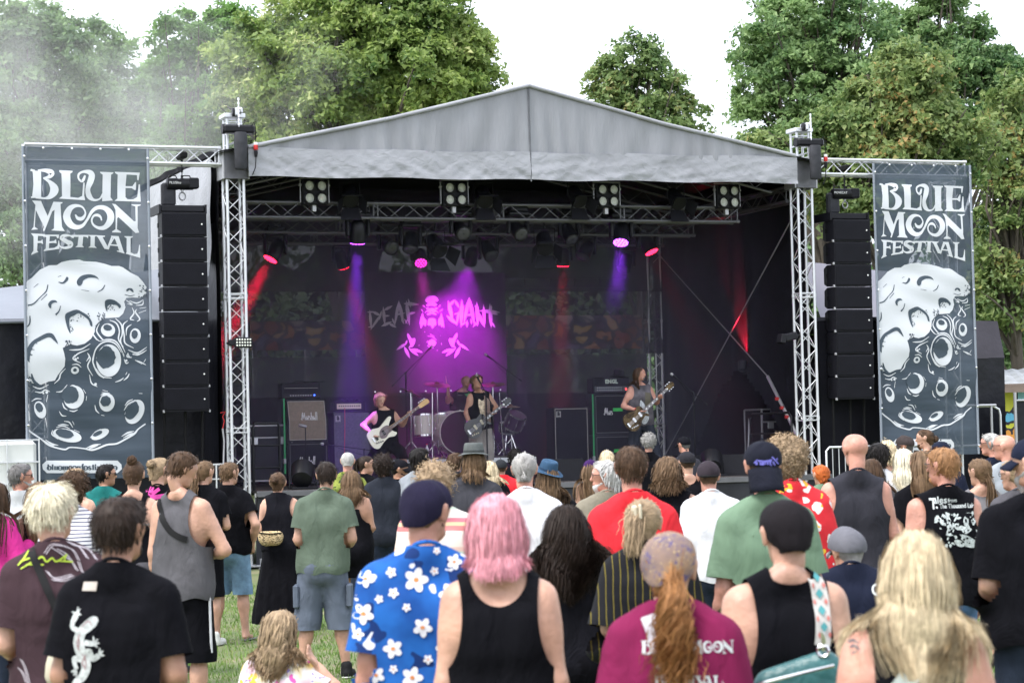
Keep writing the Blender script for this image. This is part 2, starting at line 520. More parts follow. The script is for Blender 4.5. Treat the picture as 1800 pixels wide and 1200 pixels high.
b_, l_ = crown_px(74,1650, [(1650,50,60,75,0),(1590,70,55,80,1),(1690,100,70,80,0),(1770,150,60,60,0),(1640,130,60,70,0),(1740,110,55,35,0),(1700,190,90,70,0),(1640,-30,50,50,0)])
tree('oak_tree', 'dark oak with a pointed crown above the right banner', b_, l_, L_oak, 400,34,.2,17,.3, None, .3,.58, GT, 18)
b_, l_ = crown_px(58,1590, [(1590,130,70,60,0),(1540,180,80,60,0),(1620,210,90,60,0),(1480,230,80,50,0),(1360,260,75,30,0),(1560,260,110,50,0),(1680,260,80,60,0),(1430,280,80,40,0),(1540,350,130,60,0)])
tree('turning_maple_tree', 'maple turning orange right behind the right banner', b_, l_, L_rust, 470,32,.18,18,.22, None, .4,.5, GT, 20)
b_, l_ = crown_px(66,1790, [(1790,180,60,60,0),(1760,260,60,70,0),(1800,330,60,80,0),(1745,420,40,90,0),(1760,520,50,70,0)])
tree('brown_maple_tree', 'half bare maple with olive and rusty leaves at the right edge', b_, l_, L_rust, 200,26,.2,19,.22, None, .4,.55, GT, 24)
b_, l_ = crown_px(76,1775, [(1780,420,70,90,0),(1750,520,70,80,0),(1810,560,60,90,0),(1770,620,70,60,0),(1700,460,60,90,0)])
tree('oak_tree', 'dense dark green tree above the graffiti hut', b_, l_, L_maple, 470,34,.21,20,.3, None, .4,.6, GT, 4)
# a mass of undergrowth closes the view under the crowns
def hedge():
 rs = np.random.RandomState(4)
 def fn(u, v):
  x = -36 + 78 * u
  top = 8.6 + 1.2 * np.sin(x * .7) + .8 * np.sin(x * 1.9 + 1)
  z = top * v
  return np.stack([x, 92 + 1.0 * np.sin(x * 1.3 + z) + .7 * np.sin(x * 3.1 - z * 2) - 1.5 * np.sin(PI * v), z], 1)
 u, v = np.meshgrid(np.linspace(0,1,161), np.linspace(0,1,21), indexing='ij')
 P = fn(u.ravel(), v.ravel()); I = np.arange(161 * 21).reshape(161,21)
 F = np.stack([I[:-1, :-1], I[1:, :-1], I[1:, 1:], I[:-1,1:]], -1).reshape(-1,4)
 o = mesh_obj('hedge', P, F, mat('hedge_dark', (.018,.032,.012),.9,0,.5,3.0,1.0,3.0), None, True, kind='stuff')
 tag(o, 'dense dark hedge far behind the stage', 'hedge')
hedge()
def thicket():
 rs = np.random.RandomState(77)
 n = 32000
 x = -32 + 70 * rs.rand(n); y = 84 + 6 * rs.rand(n)
 z = (9.0 + 1.6 * np.sin(x * .6) + 1.0 * np.sin(x * 1.7 + 1)) * rs.rand(n) ** .8
 P = np.stack([x, y + np.sin(x * 2) * .8, z], 1)
 nr = rs.normal(size=(n, 3)) + np.array([0,-.6,.7]); nr /= np.linalg.norm(nr, axis=1)[:, None]
 a = np.cross(nr, rs.normal(size=(n, 3))); a /= np.linalg.norm(a, axis=1)[:, None]
 b2 = np.cross(nr, a); L_ = .3 * (0.6 + .8 * rs.rand(n))[:, None]
 V = np.stack([P - a * L_ * .5, P + b2 * L_ * .36, P + a * L_ * .5, P - b2 * L_ * .36], 1)
 o = mesh_obj('undergrowth', V.reshape(-1,3), np.arange(n * 4).reshape(-1,4), L_maple, None, False, kind='stuff')
 tag(o, 'dark undergrowth and low branches behind the stage', 'undergrowth')
thicket()
# ---------------------------------------------------------------- graffiti hut at the right edge
def graffiti_mat(key, seed, cols, base, scale=(1,1,1), edge=0.06):
 "sprayed colour patches: warped cells with dark outlines"
 m = bpy.data.materials.new(key); m.use_nodes = True
 nt = m.node_tree; N = nt.nodes; L = nt.links
 b = N['Principled BSDF']; b.inputs['Roughness'].default_value = 0.7
 tc = N.new('ShaderNodeTexCoord'); mp = N.new('ShaderNodeMapping'); mp.inputs['Scale'].default_value = scale; mp.inputs['Location'].default_value = (seed, seed * .7, seed * 1.3)
 L.new(tc.outputs['Object'], mp.inputs['Vector'])
 nz = N.new('ShaderNodeTexNoise'); nz.inputs['Scale'].default_value = 1.6; nz.inputs['Detail'].default_value = 1.5
 L.new(mp.outputs['Vector'], nz.inputs['Vector'])
 mx = N.new('ShaderNodeMixRGB'); mx.inputs['Fac'].default_value = 0.45
 L.new(mp.outputs['Vector'], mx.inputs['Color1']); L.new(nz.outputs['Color'], mx.inputs['Color2'])
 vo = N.new('ShaderNodeTexVoronoi'); vo.inputs['Scale'].default_value = 2.3
 L.new(mx.outputs['Color'], vo.inputs['Vector'])
 cr = N.new('ShaderNodeValToRGB'); cr.color_ramp.interpolation = 'CONSTANT'
 sp = N.new('ShaderNodeSeparateColor'); L.new(vo.outputs['Color'], sp.inputs['Color']); L.new(sp.outputs[0], cr.inputs['Fac'])
 for i, c in enumerate(cols):
  e = cr.color_ramp.elements[i] if i < 2 else cr.color_ramp.elements.new(i / len(cols))
  e.position = i / len(cols); e.color = (*c, 1)
 ve = N.new('ShaderNodeTexVoronoi'); ve.feature = 'DISTANCE_TO_EDGE'; ve.inputs['Scale'].default_value = 2.3
 L.new(mx.outputs['Color'], ve.inputs['Vector'])
 lt = N.new('ShaderNodeMath'); lt.operation = 'LESS_THAN'; lt.inputs[1].default_value = edge
 L.new(ve.outputs['Distance'], lt.inputs[0])
 m2 = N.new('ShaderNodeMixRGB'); m2.inputs['Color2'].default_value = (*base, 1)
 L.new(lt.outputs[0], m2.inputs['Fac']); L.new(cr.outputs['Color'], m2.inputs['Color1'])
 L.new(m2.outputs['Color'], b.inputs['Base Color'])
 return m
M_graf = graffiti_mat('graffiti_hut_paint', 3.1, [(.12,.42,.62),(.55,.24,.04),(.02,.02,.03),(.30,.60,.72),(.45,.05,.22),(.5,.5,.05)], (.02,.02,.03),(2.4,2.4,1.9))
hb = at(1790,770,56); hb.z = 0
hut = thing('hut', 'low graffiti-covered hut with corrugated roof at the right edge', 'hut', hb, R(-6))
w = MB(); w.box((1.6,1.6,1.45),(4.2,3.0,2.9)); w.build('wall', M_graf, hut)
rf = MB()
for i in range(34):
 x0 = -.75 + i * .14
 z = 3.05 + (.035 if i % 2 else 0)
 rf.add([(x0,-.35, z - .22),(x0 + .14,-.35,3.05 + (0 if i % 2 else .035) - .22),(x0 + .14,3.3,3.3 + (0 if i % 2 else .035)),(x0,3.3, z + .25)], [(0,1,2,3)])
rf.build('roof', mat('corrugated_grey', (.33,.34,.36),.5,.4,.25,2), hut, 80)
fa = MB(); fa.box((1.6,-.32,2.80),(4.7,.05,.2)); fa.build('fascia', mat('fascia_brown', (.16,.12,.10),.7,0,.2,3), hut)
dr = MB(); dr.box((.55,.08,1.0),(.85,.06,2.0)); dr.build('door', mat('door_dark', (.05,.06,.08),.6,0,.2,4), hut)
df = MB(); df.box((.08,.06,1.02),(.08,.1,2.05)); df.box((1.02,.06,1.02),(.08,.1,2.05)); df.box((.55,.06,2.09),(1.02,.1,.08)); df.build('door_frame', M_alu_dull, hut)
# painted boards far behind the stage, seen dimly through the gauze
M_graf2 = graffiti_mat('graffiti_boards_paint', 8.4, [(.50,.20,.05),(.36,.09,.04),(.16,.14,.26),(.55,.34,.10),(.42,.36,.34),(.30,.12,.06),(.12,.05,.10)], (.03,.03,.04),(2.2,2.2,2.4),.09)
for k, (x0, x1, y0, y1, lab) in enumerate([(880,1140,555,612, 'orange graffiti board seen through the gauze right of the band banner'),
                                           (440,640,565,614, 'darker graffiti board seen through the gauze left of the band banner')]):
 d = 12.0
 a0, z1 = spx(x0, y0, d); a1, z0 = spx(x1, y1, d)
 t = thing('graffiti_board', lab, 'graffiti board', S((a0 + a1) / 2, d, 0), SA)
 pb = MB(); pb.box((0,0,(z0 + z1) / 2),(a1 - a0,.06, z1 - z0)); pb.build('board', M_graf2, t)
 fr = MB()
 for xx in (-(a1 - a0) / 2 + .1,0,(a1 - a0) / 2 - .1):
  fr.box((xx, .08, z1 / 2),(.09,.09, z1))
  fr.build('post', M_alu_dull, t); fr = MB()
# ================================================================ stage structure
def unit_tube(name, seg=6):
 mb = MB(); mb.tube((0,0,0),(0,0,1),1,1, seg, True)
 return mb.mesh(name, 40)
_rod = {}
def rod(name, p0, p1, r, m, parent, seg=6):
 "a round bar between two local points; all bars of one material share their mesh"
 k = (m.name, seg)
 if k not in _rod:
  _rod[k] = unit_tube('bar', seg); _rod[k].materials.append(m)
 o = bpy.data.objects.new(name, _rod[k])
 p0, p1 = Vector(p0), Vector(p1)
 d = p1 - p0
 o.rotation_mode = 'QUATERNION'
 o.rotation_quaternion = d.to_track_quat('Z', 'Y')
 o.location = p0
 o.scale = (r, r, d.length)
 return link(o, parent)
def truss(name, label, loc, axis, length, w=0.24, m=M_alu, pitch=0.26, group=None, rc=0.025, rb=0.0085, rz=None, h=None):
 """four-chord lattice girder; axis 'x' along the stage, 'y' backwards, 'z' up. Starts at loc (centre of its section)"""
 t = thing(name, label, 'truss', loc, SA if rz is None else rz, group)
 h = h or w
 def L(s_, i, j):
  if axis == 'x': return Vector((s_, i * w / 2, j * h / 2))
  if axis == 'y': return Vector((i * w / 2, s_, j * h / 2))
  return Vector((i * w / 2, j * h / 2, s_))
 cor = [(-1,-1),(1,-1),(1,1),(-1,1)]
 for i, j in cor:
  rod('chord', L(0, i, j), L(length, i, j), rc, m, t, 10)
 n = max(2, int(round(length / pitch)))
 st = length / n
 for f in range(4):
  a, b = cor[f], cor[(f + 1) % 4]
  for k in range(n):
   p, q = (a, b) if (k + f) % 2 == 0 else (b, a)
   rod('brace', L(k * st, *p), L((k + 1) * st, *q), rb, m, t, 6)
 nj = max(1, int(length // 2.0))
 for k in range(nj + 1):
  s_ = min(max(k * length / nj, .03), length - .03)
  for dd in ((-.035,.035) if 0 < k < nj else (0,)):
   for f in range(4):
    rod('cross_bar', L(s_ + dd, *cor[f]), L(s_ + dd, *cor[(f + 1) % 4]),.013, m, t, 6)
  for i, j in cor:
   rod('coupler', L(s_ - .03, i, j), L(s_ + .03, i, j),.031, m, t, 10)
 return t
W3 = 0.265
tl = truss('truss_tower', 'silver lattice tower at the front left corner of the stage', S(0,0,.06), 'z', 6.25, W3, M_alu, .25, 'front stage towers')
tr = truss('truss_tower', 'silver lattice tower at the front right corner of the stage', S(SW, 0,.06), 'z', 6.25, W3, M_alu, .25, 'front stage towers')
truss('truss_tower', 'lattice tower at the back right corner behind the guitarist', S(SW, SD, .06), 'z', 6.1, W3, M_alu_dull, .25)
truss('truss_tower', 'lattice tower at the back left corner outside the side wall', S(0, SD, .06), 'z', 6.1, W3, M_alu_dull, .25)
def adopt(t, tower):
 "hand the finished pieces of t to its tower as parts"
 off = t.location - tower.location
 off = Vector((off.dot(US), off.dot(VS), off.z))
 for ch in list(t.children):
  ch.parent = tower; ch.location = Vector(ch.location) + off
 bpy.data.objects.remove(t)
for a, lab in ((0, 'left'),(SW, 'right')):
 tower = tl if a == 0 else tr
 t = thing('tower_base', 'steel base plate with screw feet under the %s front tower' % lab, 'base plate', S(a, 0,0), SA)
 mb = MB(); mb.box((0,0,.045),(.62,.62,.03), None, .006); mb.build('plate', M_alu_dull, t)
 for i in (-1,1):
  for j in (-1,1):
   mb = MB(); mb.tube((i * .26, j * .26,0),(i * .26, j * .26,.16),.02); mb.tube((i * .26, j * .26,0),(i * .26, j * .26,.02),.05); mb.build('screw_foot', M_alu_dull, t, 40)
 adopt(t, tower)
 # tower head: sleeve block the roof hangs in, head section and chain roller on top
 t = thing('tower_head', 'silver head section with chain roller on top of the %s tower' % lab, 'tower head', S(a, 0,6.28), SA)
 for i in (-1,1):
  for j in (-1,1):
   rod('chord', (i * .11, j * .11,0.02),(i * .11, j * .11,.72),.022, M_alu, t, 8)
 for z in (.12,.3,.48,.66):
  for i in (-1,1):
   rod('cross_bar', (-.11, i * .11, z),(.11, i * .11, z + (.08 if z < .5 else 0)),.011, M_alu, t)
   rod('cross_bar', (i * .11,-.11, z),(i * .11,.11, z),.011, M_alu, t)
 mb = MB(); mb.box((0,0,.755),(.34,.36,.07), None, .01); mb.build('head_plate', M_alu, t)
 mb = MB(); mb.lathe([(.05,-.05),(.07,-.04),(.07,.04),(.05,.05)], (0,-.2,.80),(1,0,0),14); mb.build('roller', M_blackp, t, 40)
 mb = MB(); mb.box((0,-.19,.80),(.04,.26,.12), None, .01); mb.box((.09,-.10,.83),(.05,.3,.10), None, .02); mb.build('roller_bracket', M_alu, t)
 adopt(t, tower)
 t = thing('sleeve_block', 'aluminium sleeve block around the %s front tower' % lab, 'sleeve block', S(a, 0,6.12), SA)
 for i in (-1,1):
  mb = MB(); mb.box((i * .2,0,.15),(.03,.40,.46), None, .005); mb.build('side_plate', M_alu_dull, t)
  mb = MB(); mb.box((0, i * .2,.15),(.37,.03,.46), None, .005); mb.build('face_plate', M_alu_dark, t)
 adopt(t, tower)
 # chain hoist with its chain bag
 t = thing('chain_hoist', 'black chain hoist with hanging chain bag on the %s tower' % lab, 'chain hoist', S(a, -.3,6.4), SA)
 mb = MB(); mb.box((0.02,0,.40),(.50,.2,.13), None, .03); mb.build('motor', M_blackp, t, 30)
 o_ = MB(); o_.lathe([(.065,-.04),(.08,-.02),(.08,.02)], (-.22,0,.4),(-1,0,0),12); o_.build('motor_cap', M_black, t, 40)
 mb = MB()
 prof = [(.085,0),(.105,.02),(.1,.2),(.11,.4),(.10,.56),(.09,.58)]
 mb.lathe(prof, (.02 + (.04 if a else 0),-.14,-.24),(0,0,1),14,1.0,.7); mb.build('chain_bag', mat('bag_cordura', (.022,.023,.03),.75,0,.25,7,.6,9), t, 50)
 for k in range(14):
  mb = MB(); z = .44 + k * .032
  mb.box((.0,-.12, z),(.03 if k % 2 else .01,.01 if k % 2 else .03,.042), None, .004); mb.build('chain_link', M_chrome, t)
 mb = MB(); mb.path([(.2,-.1,.44),(.24,-.12,.5),(.26,-.13,.42),(.26,-.13,.2)], .008,6); mb.build('cable', M_rubber, t, 60)
 mb = MB(); mb.lathe([(.02,0),(.032,.01),(.032,.05)], (.26,-.13,.14),(0,0,1),10); mb.build('plug_cap', M_white, t, 40)
 mb = MB(); mb.lathe([(.03,0),(.036,.01),(.036,.07),(.03,.075)], (.26,-.13,.07),(0,0,1),10); mb.build('plug', M_red, t, 40)
 mb = MB(); mb.lathe([(.018,0),(.03,.06),(.03,.1)], (.26,-.13,-.04),(0,0,1),10); mb.path([(.26,-.13,-.04),(.25,-.13,-.2),(.2,-.13,-.32)], .008,6); mb.build('socket', M_black, t, 40)
# PA wings and their outer masts
truss('truss_beam', 'silver truss arm carrying the left speaker column and banner', S(-3.25,0,6.40), 'x', 3.03,.25, M_alu, .28, 'truss arms of the speaker wings')
truss('truss_beam', 'silver truss arm carrying the right speaker column and banner', S(10.12,0,6.42), 'x', 2.95,.25, M_alu, .28, 'truss arms of the speaker wings')
truss('truss_tower', 'outer mast showing through the left banner', S(-3.08,.05,.05), 'z', 6.2,.27, M_alu, .3, 'outer wing masts')
truss('truss_tower', 'outer mast showing through the right banner', S(12.80,.25,.05), 'z', 6.2,.30, M_alu, .3, 'outer wing masts')
# ---------------------------------------------------------------- lighting trusses under the roof
GL = 'lighting trusses under the roof'
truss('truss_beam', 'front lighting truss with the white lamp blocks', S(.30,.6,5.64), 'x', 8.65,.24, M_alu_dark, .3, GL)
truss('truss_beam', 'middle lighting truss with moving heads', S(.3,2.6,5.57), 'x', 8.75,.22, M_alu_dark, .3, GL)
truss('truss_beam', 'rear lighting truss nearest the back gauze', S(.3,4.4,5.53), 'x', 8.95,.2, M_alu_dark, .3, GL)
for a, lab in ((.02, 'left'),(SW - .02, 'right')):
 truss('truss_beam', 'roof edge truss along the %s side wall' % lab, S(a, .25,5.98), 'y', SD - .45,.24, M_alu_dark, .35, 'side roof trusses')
for b, lab in ((.22, 'front'),(2.2, 'second'),(4.2, 'third')):
 for sg, lb in ((-1, 'left'),(1, 'right')):
  # sloping rafters up to the ridge
  t = thing('roof_rafter', '%s sloping rafter under the %s roof slope' % (lab, lb), 'rafter', S(SW / 2 - .1, b, 0), SA, 'roof rafters')
  for dz in (0,-.28):
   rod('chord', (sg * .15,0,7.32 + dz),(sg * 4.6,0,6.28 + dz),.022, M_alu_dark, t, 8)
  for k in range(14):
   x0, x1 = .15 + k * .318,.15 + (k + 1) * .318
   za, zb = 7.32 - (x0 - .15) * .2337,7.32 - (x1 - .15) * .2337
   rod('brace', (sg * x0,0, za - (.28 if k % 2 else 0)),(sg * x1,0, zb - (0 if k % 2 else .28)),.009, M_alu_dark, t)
# ---------------------------------------------------------------- fabric sheets
_wv = np.random.RandomState(21).normal(size=(40,4))
def wob(p, sc, seed=0, n=7):
 "cheap smooth 3-D noise: sum of random sine waves"
 p = np.asarray(p) * sc
 r_ = 0
 for i in range(n):
  w_ = _wv[(i + seed * 5) % 40]
  r_ = r_ + np.sin(p @ w_[:3] * (1 + .35 * i) + w_[3] * 9 + i) / (1 + .35 * i)
 return r_ / n * 2
def sheet(name, fn, nu, nv, m, parent, thick=0.0, keep=None, **kw):
 "fn(u, v arrays in 0..1) -> n x 3; a subdivided cloth"
 u, v = np.meshgrid(np.linspace(0,1, nu + 1), np.linspace(0,1, nv + 1), indexing='ij')
 P = fn(u.ravel(), v.ravel())
 I = np.arange((nu + 1) * (nv + 1)).reshape(nu + 1, nv + 1)
 F = np.stack([I[:-1, :-1], I[1:, :-1], I[1:, 1:], I[:-1,1:]], -1).reshape(-1,4)
 if keep is not None:
  c = P[F].mean(1)
  F = F[keep(c)]
 o = mesh_obj(name, P, F, m, parent, True, **kw)
 if thick:
  md = o.modifiers.new('thickness', 'SOLIDIFY'); md.thickness = thick; md.offset = 0
 return o
def tarp_mat(key, c, bump, stretch, rough=.42):
 m = mat(key, c, rough, 0,.13,1.6, bump, 6.0, stretch=stretch, detail=7, dist=.8)
 return m
M_tarp = tarp_mat('silver_grey_tarpaulin', (.235,.24,.262),.55,(2.4,2.4,.45))
M_tarp_crease = tarp_mat('silver_grey_tarpaulin_creased', (.27,.275,.30),.6,(1.1,1.1,1.6),.36)
M_tarp_in = mat('roof_shade_sheet', (.03,.03,.04),.7,0,.2,1)  # black stands in for the unlit underside of the grey roof
def roof():
 t = thing('stage_roof', 'grey tarpaulin gable roof over the stage', 'roof', S(0,0,0), SA)
 pk, l0, l1 = (4.83,7.60),(.17,6.54),(9.60,6.58)
 def gable(x0, z0, x1, z1):
  def fn(u, v):
   x = x0 + (x1 - x0) * u
   top = z0 + (z1 - z0) * u - .05 * np.sin(PI * u)
   bot = 6.46 + .0 * u
   z = bot + (top - bot) * v
   P = np.stack([x, np.full_like(x, -.36), z], 1)
   fold = .018 * np.sin(x * 16 + 3 * np.sin(x * 2.3 + z)) * np.clip(1.2 - v, 0,1) + .022 * wob(np.stack([x * 2.2, z * .5, x * 0], 1),1.3,2)
   P[:, 1] += fold
   return P
  return fn
 sheet('gable_sheet', gable(l0[0], l0[1], pk[0] - .006, pk[1]),110,16, M_tarp, t)
 sheet('gable_sheet', gable(pk[0] + .006, pk[1], l1[0], l1[1]),110,16, M_tarp, t)
 def val(x0, x1, sd):
  def fn(u, v):
   x = x0 + (x1 - x0) * u
   z = 6.06 + .035 * (x / 9.6) + .012 * np.sin(x * 3.1) + (.45) * v
   P = np.stack([x, np.full_like(x, -.385), z], 1)
   q = np.stack([x, z * 1.5, x * 0], 1)
   P[:, 1] += .030 * wob(q, 4.2,3 + sd) * (1 - .75 * v) + .026 * np.abs(wob(q, 9,5)) * (1 - v * .8) - .03 * (1 - v)
   return P
  return fn
 sheet('valance', val(.15, pk[0] - .004,0),160,14, M_tarp_crease, t)
 sheet('valance', val(pk[0] + .004,9.64,1),160,14, M_tarp_crease, t)
 mb = MB(); mb.path([(pk[0], -.40,6.05),(pk[0], -.385,6.5),(pk[0], -.375, pk[1] - .02)], [.012,.012,.012], 6); mb.build('centre_seam', mat('seam_grey', (.10,.105,.12),.6), t, 60)
 mb = MB(); mb.path([(l0[0] - .02,-.385, l0[1] - .02),(2.5,-.385,7.025),(pk[0], -.385, pk[1] + .012)], .034,8); mb.build('edge_piping', M_tarp_crease, t, 60)
 mb = MB(); mb.path([(pk[0], -.385, pk[1] + .012),(7.2,-.385,7.045),(l1[0] + .02,-.385, l1[1] - .02)], .034,8); mb.build('edge_piping', M_tarp_crease, t, 60)
 for s_, (x0, z0, x1, z1) in enumerate(((l0[0] - .45, l0[1] - .08, pk[0], pk[1]),(pk[0], pk[1], l1[0] + .6, l1[1] - .12))):
  def slope(u, v, x0=x0, z0=z0, x1=x1, z1=z1):
   x = x0 + (x1 - x0) * u; y = -.35 + (SD + .8) * v
   z = z0 + (z1 - z0) * u - .05 * np.sin(PI * u) - .1 * v * 0
   return np.stack([x, y, z + .01 * wob(np.stack([x, y, y * 0], 1),1.5)], 1)
  sheet('roof_sheet', slope, 24,16, M_tarp, t)
  sheet('roof_shade_sheet', lambda u, v, f=slope: f(u, v) - np.array([0,0,.035]),12,8, M_tarp_in, t)  # black sheet added below each slope in place of real shade
 # rear gable, black inside
 mb = MB(); mb.add([(l0[0] - .4, SD + .42,5.6),(l1[0] + .6, SD + .42,5.6),(l1[0] + .6, SD + .42, l1[1] - .1),(pk[0], SD + .42, pk[1] - .01),(l0[0] - .4, SD + .42, l0[1] - .1)], [(0,1,2,3,4)])
 mb.build('rear_gable', M_tarp_in, t)
 return t
roof()
# side walls
def drape_fn(p0, p1, z0, z1, amp=.05, fr=9.0, seed=1):
 p0, p1 = np.array(p0, float), np.array(p1, float)
 d = p1 - p0; Ln = np.linalg.norm(d); nn = np.array([-d[1], d[0]]) / Ln
 def fn(u, v):
  s_ = u * Ln
  q = np.stack([s_, v * 2, s_ * 0], 1)
  off = amp * (np.sin(s_ * fr + 1.5 * np.sin(s_ * 2.1 + v)) * .6 + wob(q, 1.6, seed))
  x = p0[0] + d[0] * u + nn[0] * off; y = p0[1] + d[1] * u + nn[1] * off
  return np.stack([x, y, z0 + (z1 - z0) * v], 1)
 return fn
t = thing('side_wall', 'black side drape on the right with an arched gap', 'drape', S(0,0,0), SA)
def gap(c):
 y, z = c[:, 1], c[:, 2]
 return ~((z < 3.05 - .55 * np.abs(y - 3.0) ** 1.5) & (y > 1.3) & (y < 5.0))
sheet('drape', drape_fn((SW + .16,.15),(SW + .16, SD + .3), DECK - .02,6.62,.04,7,2),90,70, M_drape, t, 0, gap)
sheet('inner_curtain', drape_fn((SW + .14,1.2),(SW + .35,.3), DECK, 3.1,.05,16,4),30,16, M_drape, t)
t = thing('side_wall', 'black drape closing the left side of the stage, grey tarpaulin outside', 'drape', S(0,0,0), SA)
sheet('drape', drape_fn((-.18,.2),(-.18, SD + .3), DECK - .02,6.6,.04,7,3),60,30, M_drape, t)
def skirt(u, v):
 y = .22 + (SD - .3) * u
 z = 6.42 - (1.55 + .25 * np.sin(y * 2.3) + .18 * np.sin(y * 6.1)) * (1 - v)
 return np.stack([-.30 - .05 * (1 - v) + .04 * wob(np.stack([y, z, y * 0], 1),2.5), y, z], 1)
sheet('outer_flap', skirt, 50,14, M_tarp_crease, t)
sheet('outer_sheet', drape_fn((-.26,.2),(-.26, SD),.1,5.4,.03,3,6),40,20, M_tarp_black, t)
# dark wing tent beyond the arched gap
t = thing('wing_tent', 'dark black-walled wing room beyond the arched gap', 'tent', S(SW + .4,.6,0), SA)
mb = MB(); mb.box((2.6,2.4,1.9),(.06,5.4,3.8)); mb.build('wall', M_drape, t)
mb = MB(); mb.box((1.3,5.0,1.9),(2.6,.06,3.8)); mb.build('wall', M_drape, t)
mb = MB(); mb.box((1.3,-.3,1.9),(2.6,.06,3.8)); mb.build('wall', M_drape, t)
mb = MB(); mb.box((1.3,2.4,3.84),(2.7,5.5,.06)); mb.build('roof', M_tarp_in, t)
mb = MB(); mb.box((1.25,2.4,1.1),(2.45,5.2,.16)); mb.build('floor', M_black, t)
# back gauze: net that lets the lit trees and boards glimmer through
def gauze_mat(key, c, f, nsc=0):
 m = bpy.data.materials.new(key); m.use_nodes = True
 nt = m.node_tree; N = nt.nodes; L = nt.links
 b = N['Principled BSDF']; b.inputs['Base Color'].default_value = (*c, 1); b.inputs['Roughness'].default_value = .85
 tr_ = N.new('ShaderNodeBsdfTransparent'); mx = N.new('ShaderNodeMixShader'); mx.inputs['Fac'].default_value = f
 if nsc:
  tc = N.new('ShaderNodeTexCoord'); nz = N.new('ShaderNodeTexNoise'); nz.inputs['Scale'].default_value = nsc; nz.inputs['Detail'].default_value = 5
  L.new(tc.outputs['Object'], nz.inputs['Vector'])
  mr = N.new('ShaderNodeMapRange'); mr.inputs[1].default_value = .4; mr.inputs[2].default_value = .62; mr.inputs[3].default_value = .02; mr.inputs[4].default_value = f
  L.new(nz.outputs['Fac'], mr.inputs[0]); L.new(mr.outputs[0], mx.inputs['Fac'])
 L.new(b.outputs[0], mx.inputs[1]); L.new(tr_.outputs[0], mx.inputs[2]); L.new(mx.outputs[0], N['Material Output'].inputs['Surface'])
 return m
M_gauze = gauze_mat('stage_gauze', (.010,.010,.017),.095)
M_net = gauze_mat('speckled_net', (.018,.018,.024),.10,9.0)
t = thing('back_gauze', 'dark see-through gauze wall across the back of the stage', 'gauze wall', S(0, SD - .16,0), SA)
sheet('gauze', drape_fn((-.2,0),(SW + .2,0),3.5,4.72,.02,4,1),60,12, M_gauze, t)
sheet('upper_gauze', drape_fn((-.2,.01),(SW + .2,.01),4.7,6.62,.02,4,1),60,12, gauze_mat('stage_gauze_dense', (.010,.010,.017),.03), t)  # made denser than the strip below to hold back the bright sky
sheet('lower_net', drape_fn((.05,.02),(SW - .2,.02),2.75,3.5,.02,5,2),60,8, M_net, t)
sheet('bottom_cloth', drape_fn((.05,-.02),(SW - .2,-.02), DECK, 2.76,.03,6,4),60,8, M_drape, t)
mb = MB()
a0, z0 = spx(880,488, SD - .3); a1, _z = spx(1100,488, SD - .3)
for zz in (z0, z0 - .17): mb.box(((a0 + a1) / 2,-.08, zz),(a1 - a0,.03,.03))
for k in range(6): mb.box((a0 + (a1 - a0) * k / 5,-.08, z0 - .085),(.025,.025,.15))
mb.build('ladder_rail', M_black, t)
# steel cross bracing in front of the right drape
t = thing('bracing_cables', 'crossed steel bracing cables with red ratchets before the right drape', 'cable', S(0,0,0), SA)
rod('cable', (SW + .05,.3,5.7),(SW + .05, SD - .3,1.5),.012, M_alu_dull, t)
rod('cable', (SW + .05, SD - .3,5.4),(SW + .02,1.5,2.9),.012, M_alu_dull, t)
rod('brace_pole', (SW + .02,1.5,2.9),(SW - .02,.25,1.75),.03, M_alu, t, 8)
for k in range(3):
 f = .35 + .14 * k
 p = Vector((SW - .03,1.5 - 1.25 * f, 2.9 - 1.15 * f))
 mb = MB(); mb.box(p, (.05,.09,.06), None, .012); mb.build('ratchet', M_red, t)
# ---------------------------------------------------------------- deck
t = thing('stage_deck', 'black stage deck with aluminium edge and dark front skirt', 'stage', S(0,0,0), SA)
M_ply = mat('deck_plywood', (.045,.038,.036),.55,0,.35,1.5,.15,30)
pm = None
for i in range(5):
 for j in range(4):
  pw, pd = 2.0,1.65
  mb = MB(); mb.box((.25 + pw / 2 + i * pw, -.12 + pd / 2 + j * pd, DECK - .02),(pw - .008, pd - .008,.04), None, .004)
  mb.build('deck_panel', M_ply, t)
mb = MB(); mb.box((5.25,-.15, DECK - .055),(10.02,.03,.09), None, .006); mb.build('edge_profile', mat('edge_profile_dark', (.13,.13,.14),.5,.5,.2,3), t)
sheet('front_skirt', drape_fn((.22,-.13),(10.28,-.13),.02, DECK - .1,.015,5,5),80,8, mat('skirt_cloth', (.017,.018,.024),.8,0,.35,1.2,.5,6), t)
sheet('side_skirt', drape_fn((10.28,-.13),(10.28,5),.02, DECK - .1,.02,5,5),30,6, M_drape, t)
for k in range(9):
 mb = MB(); mb.tube((.5 + k * 1.2,.3,0),(.5 + k * 1.2,.3, DECK - .06),.03); mb.build('leg', M_alu_dull, t)
